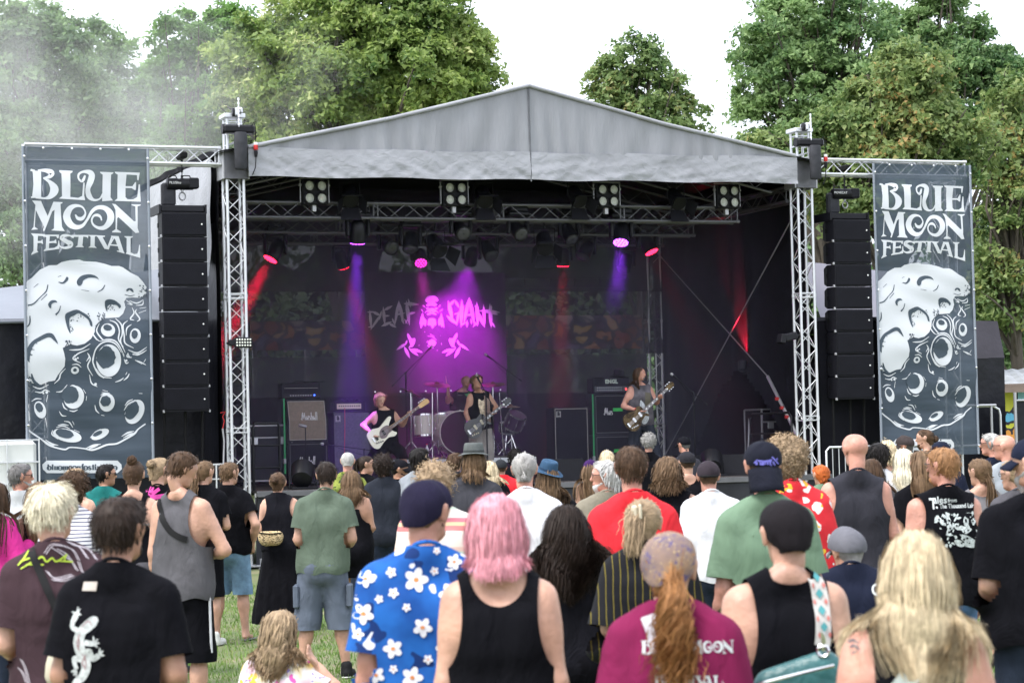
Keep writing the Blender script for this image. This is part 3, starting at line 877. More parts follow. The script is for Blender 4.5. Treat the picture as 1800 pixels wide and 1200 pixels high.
# ---------------------------------------------------------------- tents beside the stage
M_tent_grey = mat('tent_grey_sheet', (.17,.185,.22),.4,0,.08,.8,.5,2.5)
t = thing('side_tent', 'grey-roofed tent with black walls behind the left banner', 'tent', S(0,0,0), SA)
zl = spx(0,500,1.2); zr = spx(384,447,1.2); zm = spx(0,566,1.2)
def tent_roof(u, v):
 a = zl[0] - .6 + (zr[0] - zl[0] + .6) * u
 zt = zl[1] - .05 + (zr[1] - zl[1]) * u
 zb = zm[1] + .02 * np.sin(a * 4)
 z = zb + (zt - zb) * v
 return np.stack([a, 1.2 + 1.6 * v + .05 * wob(np.stack([a * 3, z, a * 0], 1),1.2,4) + .07 * np.sin(a * 9 + z * 2) * (u > .45), z], 1)
sheet('roof_sheet', tent_roof, 90,16, M_tent_grey, t)
mb = MB(); mb.path([(zl[0] - .6,1.18, zm[1]),(zr[0], 1.18, zm[1] + .02)], .03,8); mb.build('roof_edge', M_tent_grey, t, 50)
sheet('wall', drape_fn((zl[0] - .6,1.25),(zr[0] - .05,1.25),.05, zm[1] + .05,.05,1.3,3),70,26, M_tarp_black, t)
t = thing('side_tent', 'pale grey tarpaulin tent between right tower and right banner', 'tent', S(0,0,0), SA)
ra, rz0 = spx(1440,452,2.0); rb_, _q = spx(1560,470,2.0); rzb = spx(1440,590,2.0)[1]
def rt(u, v):
 a = ra + .1 + (rb_ - ra + 1.0) * u
 z = rzb + (rz0 - .25 * u - rzb) * v
 return np.stack([a, 2.0 + .9 * v + .03 * np.sin(a * 9 + z), z], 1)
sheet('roof_sheet', rt, 40,12, mat('tent_lilac_grey', (.22,.215,.26),.5,0,.08,.8,.4,2.5), t)
sheet('wall', drape_fn((ra - .1,2.05),(rb_ + 1.0,2.05),.05, rzb + .04,.04,2,5),40,16, M_tarp_black, t)
a0, z0 = spx(1700,562,3.0); a1, _q = spx(1764,562,3.0); zc = spx(1700,630,3.0)[1]
t = thing('black_gazebo', 'black pop-up gazebo behind the right banner', 'gazebo', S(a0 - 1.6,3.0,0), SA)
wd = a1 - a0 + 1.6
mb = MB(); mb.add([(0,0, zc),(wd, 0, zc),(wd, 2.5, zc),(0,2.5, zc),(.12,.12, z0 + .02),(wd - .06,.12, z0 - .02),(wd - .06,2.4, z0),(.12,2.4, z0)], [(0,1,5,4),(1,2,6,5),(2,3,7,6),(3,0,4,7),(4,5,6,7)])
mb.build('roof', mat('gazebo_roof', (.035,.03,.042),.55,0,.2,2,.4,6), t)
sheet('wall', drape_fn((0.02,.02),(wd - .02,.02),.02, zc + .01,.03,2.2,2),30,14, M_tarp_black, t)
sheet('wall', drape_fn((wd - .02,.02),(wd + .05,2.4),.02, zc + .01,.05,3,4),20,14, M_tarp_black, t)
# ================================================================ flat print: outlines and strokes in (x, z)
def catmull(pts, n=5):
 P = [np.array(p, float) for p in pts]
 if len(P) < 3: return P
 Q = [2 * P[0] - P[1]] + P + [2 * P[-1] - P[-2]]
 out = []
 for i in range(1, len(Q) - 2):
  for k in range(n):
   t = k / n
   out.append(.5 * ((2 * Q[i]) + (-Q[i - 1] + Q[i + 1]) * t + (2 * Q[i - 1] - 5 * Q[i] + 4 * Q[i + 1] - Q[i + 2]) * t * t + (-Q[i - 1] + 3 * Q[i] - 3 * Q[i + 1] + Q[i + 2]) * t ** 3))
 out.append(P[-1])
 return out
def stroke(pts, smooth=True):
 "pts: (x, y, width) -> outline polygon of a brush stroke of changing width"
 P = catmull(pts, 5) if smooth and len(pts) > 2 else [np.array(p, float) for p in pts]
 L_, R_ = [], []
 for i, p in enumerate(P):
  a, b = P[max(i - 1,0)], P[min(i + 1, len(P) - 1)]
  d = b[:2] - a[:2]; d = d / (np.linalg.norm(d) + 1e-9)
  nn = np.array([-d[1], d[0]]) * max(p[2], .1) / 2
  L_.append(p[:2] + nn); R_.append(p[:2] - nn)
 return ('strip', L_, R_)
def poly(*pts):
 return ('poly', [np.array(p, float) for p in pts])
def spoly(*pts):
 "smooth closed outline"
 P = [np.array(p, float) for p in pts]; n = len(P)
 out = []
 for i in range(n):
  a, b, c, d = P[i - 1], P[i], P[(i + 1) % n], P[(i + 2) % n]
  for k in range(4):
   t = k / 4
   out.append(.5 * ((2 * b) + (-a + c) * t + (2 * a - 5 * b + 4 * c - d) * t * t + (-a + 3 * b - 3 * c + d) * t ** 3))
 return ('poly', out)
def ell(cx, cy, rx, ry, n=20, rot=0, jag=0, rs=None):
 o = []
 for k in range(n):
  t = 2 * PI * k / n
  j = 1 + (jag * rs.uniform(-1,1) if rs else 0)
  x, y = rx * math.cos(t) * j, ry * math.sin(t) * j
  o.append(np.array((cx + x * math.cos(rot) - y * math.sin(rot), cy + x * math.sin(rot) + y * math.cos(rot))))
 return ('poly', o)
def print_mesh(shapes, mp, maxlen=None):
 "shapes -> V, F arrays; mp maps the 2-D drawing (x, y) to 3-D; long triangles are split so that the print follows the cloth"
 V, F = [], []
 for s_ in shapes:
  n = len(V)
  if s_[0] == 'strip':
   m_ = len(s_[1])
   V += list(s_[1]) + list(s_[2])
   for i in range(m_ - 1):
    F += [(n + i, n + i + 1, n + m_ + i + 1),(n + i, n + m_ + i + 1, n + m_ + i)]
  elif s_[0] == 'raw':
   V += [np.array(q, float) for q in s_[1]]
   F += [tuple(n + int(i) for i in f_) for f_ in s_[2]]
  else:
   pts = s_[1]
   V += pts
   for q in tessellate_polygon([[Vector((p[0], p[1], 0)) for p in pts]]):
    F.append(tuple(n + i for i in q))
 if maxlen:
  todo = list(F); F = []; mids = {}
  while todo:
   t_ = todo.pop()
   ls = [float(np.hypot(*(V[t_[i]] - V[t_[(i + 1) % 3]])[:2])) for i in range(3)]
   i = int(np.argmax(ls))
   if ls[i] <= maxlen:
    F.append(t_); continue
   a, b, c = t_[i], t_[(i + 1) % 3], t_[(i + 2) % 3]
   k_ = (min(a, b), max(a, b))
   if k_ not in mids:
    mids[k_] = len(V); V.append((V[a] + V[b]) / 2)
   m_ = mids[k_]
   todo += [(a, m_, c),(m_, b, c)]
 P = np.array([mp(p[0], p[1]) for p in V])
 return P, np.array(F)
def text_shape(txt, size=1.0, shear=0.0, bold=0.0, space=1.0):
 "lettering in the built-in typeface as a flat shape (x right, y down), left-aligned on the baseline"
 cu = bpy.data.curves.new('lettering', 'FONT'); cu.body = txt; cu.size = size; cu.shear = shear; cu.offset = bold; cu.space_character = space
 cu.resolution_u = 2
 ob = bpy.data.objects.new('lettering', cu)
 me = ob.to_mesh()
 V = [(v.co.x, -v.co.y) for v in me.vertices]
 me.calc_loop_triangles()
 F = [tuple(q.vertices) for q in me.loop_triangles]
 ob.to_mesh_clear(); bpy.data.objects.remove(ob); bpy.data.curves.remove(cu)
 return ('raw', V, F),(max(v[0] for v in V) if V else 0)
# festival lettering traced in the drawing's own grid (x right, y down)
def T_(x, y, *rest):
 return (x, y) + rest
LOGO = {
 'B': [stroke([(60,62,26),(110,78,30)], 0), poly((85,70),(190,80),(186,400),(75,400),(92,240)), stroke([(60,405,18),(130,402,24),(250,420,10)], 1),
       stroke([(150,68,18),(250,72,50),(318,100,74),(290,150,46),(215,165,12)]), stroke([(215,165,14),(300,220,50),(352,310,108),(300,395,62),(220,418,20),(120,408,24)])],
 'L': [poly((415,66),(582,74),(580,92),(552,110),(552,405),(448,405),(442,110),(418,90)), poly((410,420),(448,390),(560,400),(650,410),(700,385),(712,222),(730,222),(726,380),(738,438))],
 'U': [stroke([(738,130,22),(715,185,34),(690,205,30),(655,170,22),(660,115,26),(715,85,30),(790,90,60),(822,130,76),(805,200,78),(770,300,60),(790,390,66),(850,435,30),(920,420,20),(960,360,26)]),
       poly((925,85),(1090,92),(1088,104),(1062,120),(1055,400),(1085,440),(950,450),(958,120),(928,100))],
 'E': [poly((1108,85),(1420,95),(1405,190),(1390,185),(1385,125),(1255,118),(1244,262),(1330,262),(1365,210),(1376,215),(1374,305),(1362,312),(1320,285),(1244,285),(1242,400),(1270,425),(1340,425),(1390,395),(1408,240),(1424,240),(1432,455),(1105,445),(1140,415),(1145,120),(1112,100))],
 'M': [poly((75,445),(185,450),(270,635),(340,460),(455,465),(450,480),(428,485),(445,770),(480,825),(312,815),(345,790),(355,560),(325,580),(230,820),(210,818),(225,770),(122,560),(110,770),(152,800),(65,808),(95,770),(118,500)), ],
 'O': [stroke([(612,618,14),(645,665,40),(700,665,44),(738,600,20),(700,525,22),(620,508,40),(545,545,70),(505,640,90),(545,735,84),(620,775,60),(700,755,40),(760,680,30),(820,580,40),(890,530,48),(980,535,60),(1045,600,84),(1045,690,84),(985,770,60),(910,785,40),(840,750,26),(815,690,22),(840,635,26),(890,625,36),(925,650,26),(938,692,14)])],
 'N': [poly((1072,480),(1115,485),(1340,700),(1362,700),(1362,515),(1318,500),(1315,488),(1430,490),(1428,502),(1390,515),(1385,780),(1405,840),(1360,845),(1150,650),(1132,660),(1128,800),(1180,830),(1175,842),(1068,838),(1070,826),(1110,800),(1115,560),(1095,510))],
 'F': [poly((62,850),(235,860),(228,905),(212,885),(150,880),(146,945),(185,945),(205,925),(213,985),(185,968),(144,970),(140,1065),(158,1078),(70,1115),(68,1105),(95,1065),(95,890))],
 'E2': [poly((215,868),(410,868),(402,912),(388,912),(375,888),(296,885),(290,950),(345,945),(372,922),(380,975),(340,968),(288,972),(285,1035),(350,1030),(392,1005),(402,940),(412,940),(415,1042),(222,1070),(220,1060),(245,1040),(250,900),(218,880))],
 'S2': [stroke([(580,900,20),(540,880,20),(475,880,40),(440,910,50),(500,950,50),(555,985,66),(530,1020,40),(470,1030,26),(420,1010,16),(408,965,8)])],
 'T2': [poly((560,872),(775,872),(765,915),(750,898),(708,892),(700,1000),(722,1022),(612,1022),(640,1000),(650,895),(595,895),(582,918),(570,890))],
 'I2': [poly((765,872),(880,874),(852,895),(852,1005),(880,1030),(775,1025),(800,1005),(800,895))],
 'V2': [poly((855,874),(980,880),(978,892),(950,900),(1012,1010),(1060,885),(1080,885),(1030,1050),(975,1040),(890,900))],
 'A2': [poly((1052,880),(1150,885),(1210,1060),(1228,1100),(1130,1072),(1132,1062),(1160,1065),(1110,930),(1095,912),(1028,1035),(1018,1025),(1080,905)), poly((1050,985),(1135,990),(1142,1008),(1042,1000))],
 'L2': [poly((1222,884),(1328,886),(1326,896),(1300,910),(1302,1085),(1345,1105),(1385,1100),(1400,1060),(1408,992),(1420,992),(1422,1152),(1240,1100),(1252,1085),(1252,910),(1225,895))],
}
def logo_line1(): return sum((LOGO[k] for k in ('B', 'L', 'U', 'E')), [])
def logo_line2(): return sum((LOGO[k] for k in ('M', 'O', 'N')), [])
def logo_line3(): return sum((LOGO[k] for k in ('F', 'E2', 'S2', 'T2', 'I2', 'V2', 'A2', 'L2')), [])
def serif_text(txt, x, y, h, w=.3):
 "small bold fat-face lettering from strokes; x grows to the right, y is the baseline (down positive)"
 out = []
 b = w * h
 def V_(x0, y0, y1, ww=b): out.append(poly((x0, y0),(x0 + ww, y0),(x0 + ww, y1),(x0, y1)))
 def O_(x0, half=False):
  out.append(stroke([(x0 + .32 * h * math.cos(t) + .32 * h, y - .35 * h + .33 * h * math.sin(t), b * (.35 + .65 * abs(math.cos(t)))) for t in [i * 2 * PI / 14 for i in range(15)]], False))
 for c in txt:
  if c in 'bdlhk':
   V_(x + (.36 * h if c == 'd' else 0), y - h, y)
   if c in 'bd':
    O_(x + (.0 if c == 'b' else -.02 * h)); x += .78 * h
   elif c in 'hk': V_(x + .4 * h, y - .5 * h, y); out.append(stroke([(x + b, y - .5 * h, b * .4),(x + .45 * h, y - .62 * h, b * .6),(x + .5 * h, y - .4 * h, b)])); x += .72 * h
   else: x += .42 * h
  elif c in 'un':
   V_(x, y - .68 * h, y); V_(x + .38 * h, y - .68 * h, y)
   out.append(poly((x, y - (0.02 if c == 'u' else .66) * h),(x + .4 * h, y - (.02 if c == 'u' else .66) * h),(x + .4 * h, y - (.12 if c == 'u' else .55) * h),(x, y - (.12 if c == 'u' else .55) * h))); x += .74 * h
  elif c == 'm':
   for k in range(3): V_(x + k * .36 * h, y - .68 * h, y)
   out.append(poly((x, y - .68 * h),(x + .9 * h, y - .68 * h),(x + .9 * h, y - .57 * h),(x, y - .57 * h))); x += 1.1 * h
  elif c in 'oea':
   O_(x)
   if c != 'o': out.append(poly((x + .1 * h, y - .4 * h),(x + .6 * h, y - .4 * h),(x + .6 * h, y - .32 * h),(x + .1 * h, y - .32 * h)))
   x += .74 * h
  elif c == 's':
   out.append(stroke([(x + .5 * h, y - .55 * h, b * .5),(x + .25 * h, y - .66 * h, b * .5),(x + .08 * h, y - .5 * h, b * .8),(x + .3 * h, y - .34 * h, b * .8),(x + .5 * h, y - .18 * h, b * .8),(x + .28 * h, y - .03 * h, b * .5),(x + .04 * h, y - .14 * h, b * .5)])); x += .62 * h
  elif c in 'tf':
   V_(x + .12 * h, y - (.95 if c == 't' else 1.0) * h, y)
   out.append(poly((x, y - .68 * h),(x + .48 * h, y - .68 * h),(x + .48 * h, y - .58 * h),(x, y - .58 * h)))
   if c == 'f': out.append(stroke([(x + .2 * h, y - .95 * h, b * .7),(x + .5 * h, y - h, b * .8)]))
   x += .54 * h
  elif c == 'i': V_(x, y - .68 * h, y); out.append(ell(x + b / 2, y - .88 * h, b * .55, b * .55,8)); x += .42 * h
  elif c == 'v': out.append(poly((x, y - .68 * h),(x + b, y - .68 * h),(x + .36 * h, y - .2 * h),(x + .5 * h, y - .68 * h),(x + .6 * h, y - .68 * h),(x + .36 * h, y),(x + .26 * h, y))); x += .66 * h
  elif c == 'r': V_(x, y - .68 * h, y); out.append(stroke([(x + b, y - .5 * h, b * .5),(x + .4 * h, y - .66 * h, b)])); x += .5 * h
  elif c == '.': out.append(ell(x + b / 2, y - .08 * h, b * .55, b * .55,8)); x += .36 * h
  else: x += .35 * h
 return out, x
def moon_art():
 "light moon, dark crater shadows on the light part, light crater rings on the dark part. Grid: photo pixels"
 rs = random.Random(8)
 A = lambda x, y: (36 + x / 6.0,440 + y / 6.0)
 B = lambda x, y: (36 + x / 5.457,620 + y / 5.457)
 W, D = [], []
 Aw = lambda *p: [A(x, y) for x, y in p]
 Bw = lambda *p: [B(x, y) for x, y in p]
 lit = Aw((38,345),(120,290),(205,205),(300,158),(385,155),(430,125),(520,105),(620,98),(665,115),(800,122),(900,145),(960,165),(1040,165),(1080,180),(1160,235),(1240,275),(1290,330),(1330,385),(1330,470),(1260,500),(1180,495),(1120,500),(1095,540),(1110,600),(1085,665),(1040,705),(960,710),(880,715),(820,760),(785,800),(780,860),(740,930),(670,985),(590,1005),(520,990),(440,1030),(455,1085))
 lit += Bw((425,60),(420,130),(360,210),(330,265),(270,275),(200,305),(120,290),(70,270),(75,330),(60,420),(62,500),(90,580),(95,640),(75,668),(42,660))
 W.append(('poly', [np.array(p) for p in lit]))
 def crater(pts, jag=None): D.append(spoly(*pts))
 crater(Aw((600,365),(595,320),(640,270),(720,252),(790,268),(825,305),(790,290),(730,288),(690,300),(660,320),(650,350),(628,372)))
 crater(Aw((300,600),(290,565),(320,530),(365,527),(385,548),(355,550),(325,570),(320,610)))
 crater(Aw((470,680),(520,645),(590,625),(650,650),(710,690),(750,750),(755,800),(735,790),(715,735),(660,690),(610,665),(560,690),(520,710),(515,780),(525,870),(505,850),(480,770)))
 crater(Aw((890,570),(895,530),(940,515),(1000,530),(1060,580),(1045,610),(1020,580),(960,570),(920,590),(915,645),(895,600)))
 crater(Aw((1115,420),(1140,398),(1180,405),(1195,440),(1170,430),(1150,415),(1130,432)))
 crater(Aw((55,1120),(65,1040),(120,960),(200,910),(280,872),(335,880),(370,930),(390,985),(350,950),(300,915),(220,945),(150,985),(110,1050),(95,1130),(90,1180)))
 for pts in ([(140,390,4),(190,350,5)], [(75,580,14),(140,560,14),(210,490,8),(270,430,12),(290,360,8)], [(215,525,6),(280,460,8)], [(400,335,8),(450,342,18),(490,300,30),(485,280,12)],
    [(395,280,4),(430,265,5)], [(810,440,5),(860,412,12),(890,365,8)], [(640,415,3),(720,430,5)], [(370,680,20),(405,640,12),(420,585,8)], [(55,820,8),(95,770,16),(98,690,10)],
    [(1205,470,6),(1160,480,8),(1100,465,6)]):
  D.append(stroke([(*A(x, y), w / 6) for x, y, w in pts]))
 for k in range(70):       # speckle along the terminator
  t_ = rs.random()
  x, y = [(470 + 60 * rs.random(),950 + 100 * rs.random()),(810 + 80 * rs.random(),650 + 110 * rs.random()),(1250 + 80 * rs.random(),350 + 150 * rs.random())][k % 3]
  D.append(ell(*A(x, y),(3 + 7 * rs.random()) / 6,(4 + 9 * rs.random()) / 6,6, rs.random() * 3))
 for k in range(46):
  x, y = [(100 + 70 * rs.random(),960 + 200 * rs.random()),(510 + 60 * rs.random(),690 + 160 * rs.random()),(590 + 140 * rs.random(),660 + 90 * rs.random()),(910 + 120 * rs.random(),570 + 60 * rs.random())][k % 4]
  D.append(ell(*A(x, y),(3 + 8 * rs.random()) / 6,(3 + 6 * rs.random()) / 6,6, rs.random() * 3))
 for k in range(70):
  x, y = 55 + 55 * rs.random(),200 + 290 * rs.random()
  D.append(ell(*B(x, y),(3 + 7 * rs.random()) / 5.5,(4 + 9 * rs.random()) / 5.5,6, rs.random() * 3))
 D.append(stroke([(*B(x, y), w) for x, y, w in ((105,200,2),(130,270,5),(190,320,4))]))
 # light rings on the dark side: outer ellipse with a dark inside
 def ring(F_, cx, cy, rx, ry, rot, ix, iy, irx, iry, sc):
  W.append(ell(*F_(cx, cy), rx / sc, ry / sc, 30, rot))
  D.append(ell(*F_(ix, iy), irx / sc, iry / sc, 24, rot, .07, rs))
 ring(A, 920,840,75,70,.2,915,815,45,32,6)
 ring(A, 1207,900,58,78,.1,1200,885,34,46,6)
 ring(B, 842,75,120,155,0,815,45,92,105,5.457)
 ring(B, 520,167,38,36,0,520,165,18,17,5.457)
 ring(B, 512,425,96,112,.2,478,402,80,84,5.457)
 ring(B, 826,475,74,88,0,812,462,50,52,5.457)
 ring(B, 1096,565,84,122,.45,1070,555,58,92,5.457)
 ring(B, 190,545,54,84,-.3,182,522,34,46,5.457)
 ring(B, 450,790,140,62,.22,425,772,88,42,5.457)
 ring(B, 765,780,92,42,-.45,742,772,50,20,5.457)
 # contour lines
 for pts in ([(790,800),(760,870),(790,930),(830,960)], [(830,770),(800,850),(850,930),(870,940)], [(940,735),(1010,770),(1040,850),(1030,940),(1080,1020)], [(1000,715),(1060,780),(1070,880),(1050,960),(1100,1080)],
    [(1130,740),(1080,790),(1090,900),(1100,980),(1190,1030)], [(1170,780),(1120,820),(1110,900)], [(1180,600),(1200,660),(1160,720),(1200,735)], [(1230,620),(1215,650),(1260,720),(1230,750)],
    [(1260,610),(1330,600)], [(1250,660),(1330,630)], [(1110,520),(1180,570),(1130,560)], [(1150,530),(1230,555),(1300,520)], [(1220,580),(1290,570),(1300,530)],
    [(500,1050),(570,1050),(640,1040),(730,985)], [(560,1135),(600,1090),(720,1040)], [(760,1180),(780,1060),(840,985),(920,960),(1000,990),(1060,1080)], [(830,960),(920,940),(1010,970),(1090,1110)],
    [(690,1170),(720,1120),(700,1080)], [(1130,1050),(1230,1080),(1330,1020)], [(1180,1100),(1260,1090),(1330,1050)], [(1130,1080),(1120,1120),(1170,1130)], [(1210,1160),(1280,1200)]):
  W.append(stroke([(*A(x, y),(5 if i in (0, len(pts) - 1) else 14) / 6) for i, (x, y) in enumerate(pts)]))
 for pts in ([(640,10),(665,60),(640,130),(690,220)], [(700,0),(690,90),(740,200),(800,245)], [(720,150),(780,225),(870,243)], [(660,210),(680,290),(735,325)], [(520,20),(500,60),(575,100)], [(490,115),(540,110),(580,140)],
    [(345,375),(400,365),(448,305)], [(140,370),(200,380),(240,355),(285,372)], [(265,400),(250,470)], [(110,465),(150,440),(205,440)], [(120,320),(190,342),(270,305)], [(325,295),(370,250),(385,200),(430,150)],
    [(455,340),(510,320),(560,345)], [(465,325),(500,312),(530,318)], [(600,350),(625,390)], [(632,415),(628,458)], [(403,480),(420,525),(450,545)], [(468,552),(510,560),(548,545)], [(372,560),(400,600),(440,605)],
    [(785,358),(835,370)], [(775,380),(850,385)], [(765,405),(800,390),(850,392)], [(712,500),(725,550),(755,580)], [(775,595),(805,602)], [(998,505),(1030,465),(1075,445)], [(992,550),(1030,490),(1100,450)], [(1000,590),(1040,510),(1110,460)],
    [(360,695),(410,685),(465,695)], [(345,715),(410,700),(475,725)], [(420,655),(470,665),(505,715)], [(500,655),(518,690)], [(515,735),(570,760)], [(310,740),(305,780),(360,825)], [(690,800),(720,760),(770,730)], [(670,815),(690,790)],
    [(905,280),(950,265),(985,240)], [(985,265),(1020,235),(1040,200)], [(1005,210),(1018,185)], [(1095,70),(1150,90),(1200,115)], [(1200,60),(1180,90)], [(1070,10),(1120,20),(1160,5)], [(990,60),(1010,100),(1035,90)], [(1130,388),(1165,390)],
    [(1030,10),(1040,40),(1065,45)], [(975,10),(990,40)]):
  W.append(stroke([(*B(x, y),(5 if i in (0, len(pts) - 1) else 12) / 5.457) for i, (x, y) in enumerate(pts)]))
 for x, y, r_ in ((524,62,13),(545,50,9),(255,378,14),(222,386,9),(718,300,13),(845,115,15),(838,76,9),(850,148,12),(1012,75,11)):
  W.append(ell(*B(x, y), r_ / 5.457, r_ / 5.457,10))
 rim = [(42,705,10),(110,765,16),(200,825,14),(270,880,18),(350,910,14),(430,925,16),(480,905,12),(600,915,12),(680,930,18),(740,915,18),(830,880,16),(920,870,16),(1000,830,16),(1090,775,20),(1130,730,12),(1200,680,12)]
 W.append(stroke([(*B(x, y), w / 5.457) for x, y, w in rim]))
 for pts in ([(240,830),(300,870),(365,885)], [(235,840),(290,885),(330,885)], [(625,915),(700,885),(770,875)], [(640,925),(700,900),(745,885)], [(970,800),(1030,765),(1090,750)], [(985,815),(1050,780),(1085,768)]):
  W.append(stroke([(*B(x, y),(4 if i != 1 else 17) / 5.457) for i, (x, y) in enumerate(pts)]))
 return W, D
M_ban = None
def banner_mat():
 "coated mesh banner cloth: a little of what is behind shows through"
 m = bpy.data.materials.new('banner_slate'); m.use_nodes = True
 nt = m.node_tree; N = nt.nodes; L = nt.links
 b = N['Principled BSDF']; b.inputs['Roughness'].default_value = .5
 tc = N.new('ShaderNodeTexCoord'); mp = N.new('ShaderNodeMapping'); mp.inputs['Scale'].default_value = (.5,1,5)
 nz = N.new('ShaderNodeTexNoise'); nz.inputs['Scale'].default_value = 1.3; nz.inputs['Detail'].default_value = 5
 L.new(tc.outputs['Object'], mp.inputs['Vector']); L.new(mp.outputs['Vector'], nz.inputs['Vector'])
 cr = N.new('ShaderNodeValToRGB'); cr.color_ramp.elements[0].color = (.036,.055,.080,1); cr.color_ramp.elements[1].color = (.058,.082,.114,1)
 cr.color_ramp.elements[0].position = .3; cr.color_ramp.elements[1].position = .7
 L.new(nz.outputs['Fac'], cr.inputs['Fac']); L.new(cr.outputs['Color'], b.inputs['Base Color'])
 bp = N.new('ShaderNodeBump'); bp.inputs['Strength'].default_value = .5; bp.inputs['Distance'].default_value = .02
 L.new(nz.outputs['Fac'], bp.inputs['Height']); L.new(bp.outputs['Normal'], b.inputs['Normal'])
 tr_ = N.new('ShaderNodeBsdfTransparent'); mx = N.new('ShaderNodeMixShader'); mx.inputs['Fac'].default_value = .2
 L.new(b.outputs[0], mx.inputs[1]); L.new(tr_.outputs[0], mx.inputs[2]); L.new(mx.outputs[0], N['Material Output'].inputs['Surface'])
 return m
M_ban = banner_mat()
def part_clear(key, c, f):
 m = bpy.data.materials.new(key); m.use_nodes = True
 N = m.node_tree.nodes; L = m.node_tree.links; b = N['Principled BSDF']
 b.inputs['Base Color'].default_value = (*c, 1); b.inputs['Roughness'].default_value = .5
 tr_ = N.new('ShaderNodeBsdfTransparent'); mx = N.new('ShaderNodeMixShader'); mx.inputs['Fac'].default_value = f
 L.new(b.outputs[0], mx.inputs[1]); L.new(tr_.outputs[0], mx.inputs[2]); L.new(mx.outputs[0], N['Material Output'].inputs['Surface'])
 return m
M_ban_white = part_clear('banner_white_ink', (.60,.62,.66),.06)
M_ban_dark = mat('banner_dark_ink', (.036,.055,.078),.5,0,.1,3)
BAN_W, BAN_H, BAN_Z = 1.90,5.02,6.48
BA0 = -3.29
def ban_wave(x, z):
 # gentle slack of the hung cloth; x from its left edge, z height
 return .020 * np.sin(z * 3.1 + x * .8) + .012 * np.sin(z * 7.3 - x * 1.7) + .016 * np.sin(x * 2.1 + z * .7) + .006 * np.sin(z * 16 + x * 5) * np.sin(x * 1.6)
def ban_map(px, py, lift):
 a, z = spx(px, py, -.22)
 x = min(max(a - BA0,.015), BAN_W - .015)
 return (x, float(ban_wave(x, z)) - lift, z)
def make_banner(label, a0, proto=None):
 t = thing('festival_banner', label, 'banner', S(a0,-.22,0), SA, 'festival banners on the speaker wings')
 if proto:
  for ch in proto.children: copy_tree(ch, t)
  return t
 def fn(u, v):
  x = BAN_W * u; z = BAN_Z - BAN_H + BAN_H * v
  return np.stack([x, ban_wave(x, z), z], 1)
 sheet('cloth', fn, 20,60, M_ban, t)
 k = 210.0 / 1482.0
 lm = lambda dz: (lambda x, y: ban_map(45 + x * k, 290 + y * k, dz))
 for nm, sh in (('lettering', logo_line1()),('lettering', logo_line2()),('lettering', logo_line3())):
  P, F = print_mesh(sh, lm(.006),110); mesh_obj(nm, P, F, M_ban_white, t, False)
 W, D = moon_art()
 P, F = print_mesh(W[:1], lambda x, y: ban_map(x, y, .006),14); mesh_obj('moon_print', P, F, M_ban_white, t, False)
 P, F = print_mesh(W[1:], lambda x, y: ban_map(x, y, .007),14); mesh_obj('crater_ring_print', P, F, M_ban_white, t, False, kind='stuff')
 for d_ in D[:6]:
  P, F = print_mesh([d_], lambda x, y: ban_map(x, y, .010),14); mesh_obj('crater_shadow', P, F, M_ban_dark, t, False)
 P, F = print_mesh(D[6:], lambda x, y: ban_map(x, y, .010),14); mesh_obj('crater_shading_print', P, F, M_ban_dark, t, False, kind='stuff')
 lab_ = poly((82,809),(206,809),(213,816),(214,824),(206,831),(82,831),(75,824),(74,816))
 P, F = print_mesh([lab_], lambda x, y: ban_map(x, y, .006),14); mesh_obj('web_address_label', P, F, M_ban_white, t, False)
 tx, xe = serif_text('bluemoonfestival.de', 0,0,10)
 P, F = print_mesh(tx, lambda x, y: ban_map(83 + x * 123 / xe, 825.5 + y, .010),14); mesh_obj('web_address_text', P, F, M_ban_dark, t, False)
 for x in (0, BAN_W):
  mb = MB(); mb.path([(x, -.012, BAN_Z - BAN_H),(x, -.012, BAN_Z - BAN_H / 2),(x, -.012, BAN_Z)], .022,8); mb.build('hem', part_clear('banner_hem_%d' % int(x),(.22,.25,.30),.1), t, 60)
 for zz in np.linspace(BAN_Z - .15, BAN_Z - BAN_H + .15,8):
  for x in (.012, BAN_W - .012):
   mb = MB(); mb.lathe([(.018,0),(.018,.01),(.008,.012)], (x, -.035, zz),(0,-1,0),10); mb.build('eyelet', M_chrome, t, 40)
 for x in np.linspace(.3, BAN_W - .3,4):
  mb = MB(); mb.lathe([(.018,0),(.018,.01),(.008,.012)], (x, -.03, BAN_Z - .02),(0,-1,0),10); mb.build('eyelet', M_chrome, t, 40)
 return t
banL = make_banner('tall slate moon banner on the left speaker wing', -3.29)
banR = make_banner('tall slate moon banner on the right speaker wing', 11.18, banL)
# ================================================================ bodies from distance fields
def seg_d(P, a, b, r1, r2, n=None, k=1.0):
 "distance to a tapered capsule; n, k: flatten along axis n by factor k"
 a = np.asarray(a, float); b = np.asarray(b, float)
 pa = P - a; ba = b - a
 if n is not None and k != 1.0:
  n = np.asarray(n, float)
  pa = pa + np.multiply.outer(pa @ n, n) * (1 / k - 1)
  ba = ba + n * (ba @ n) * (1 / k - 1)
 bb = ba @ ba
 h = np.clip(pa @ ba / bb, 0,1) if bb > 1e-12 else np.zeros(len(P))
 d = np.linalg.norm(pa - h[:, None] * ba, axis=1) - (r1 + (r2 - r1) * h)
 return d * (1.0 if k >= 1 else (.5 + .5 * k))
def field(prims, P):
 D = None
 for q in prims:
  d = seg_d(P, q[0], q[1], q[2], q[3], *(q[5] if len(q) > 5 and q[5] else (None, 1.0)))
  if D is None: D = d
  else:
   k = q[4]
   h = np.clip(.5 + .5 * (D - d) / k, 0,1)
   D = D + (d - D) * h - k * h * (1 - h)
 return D
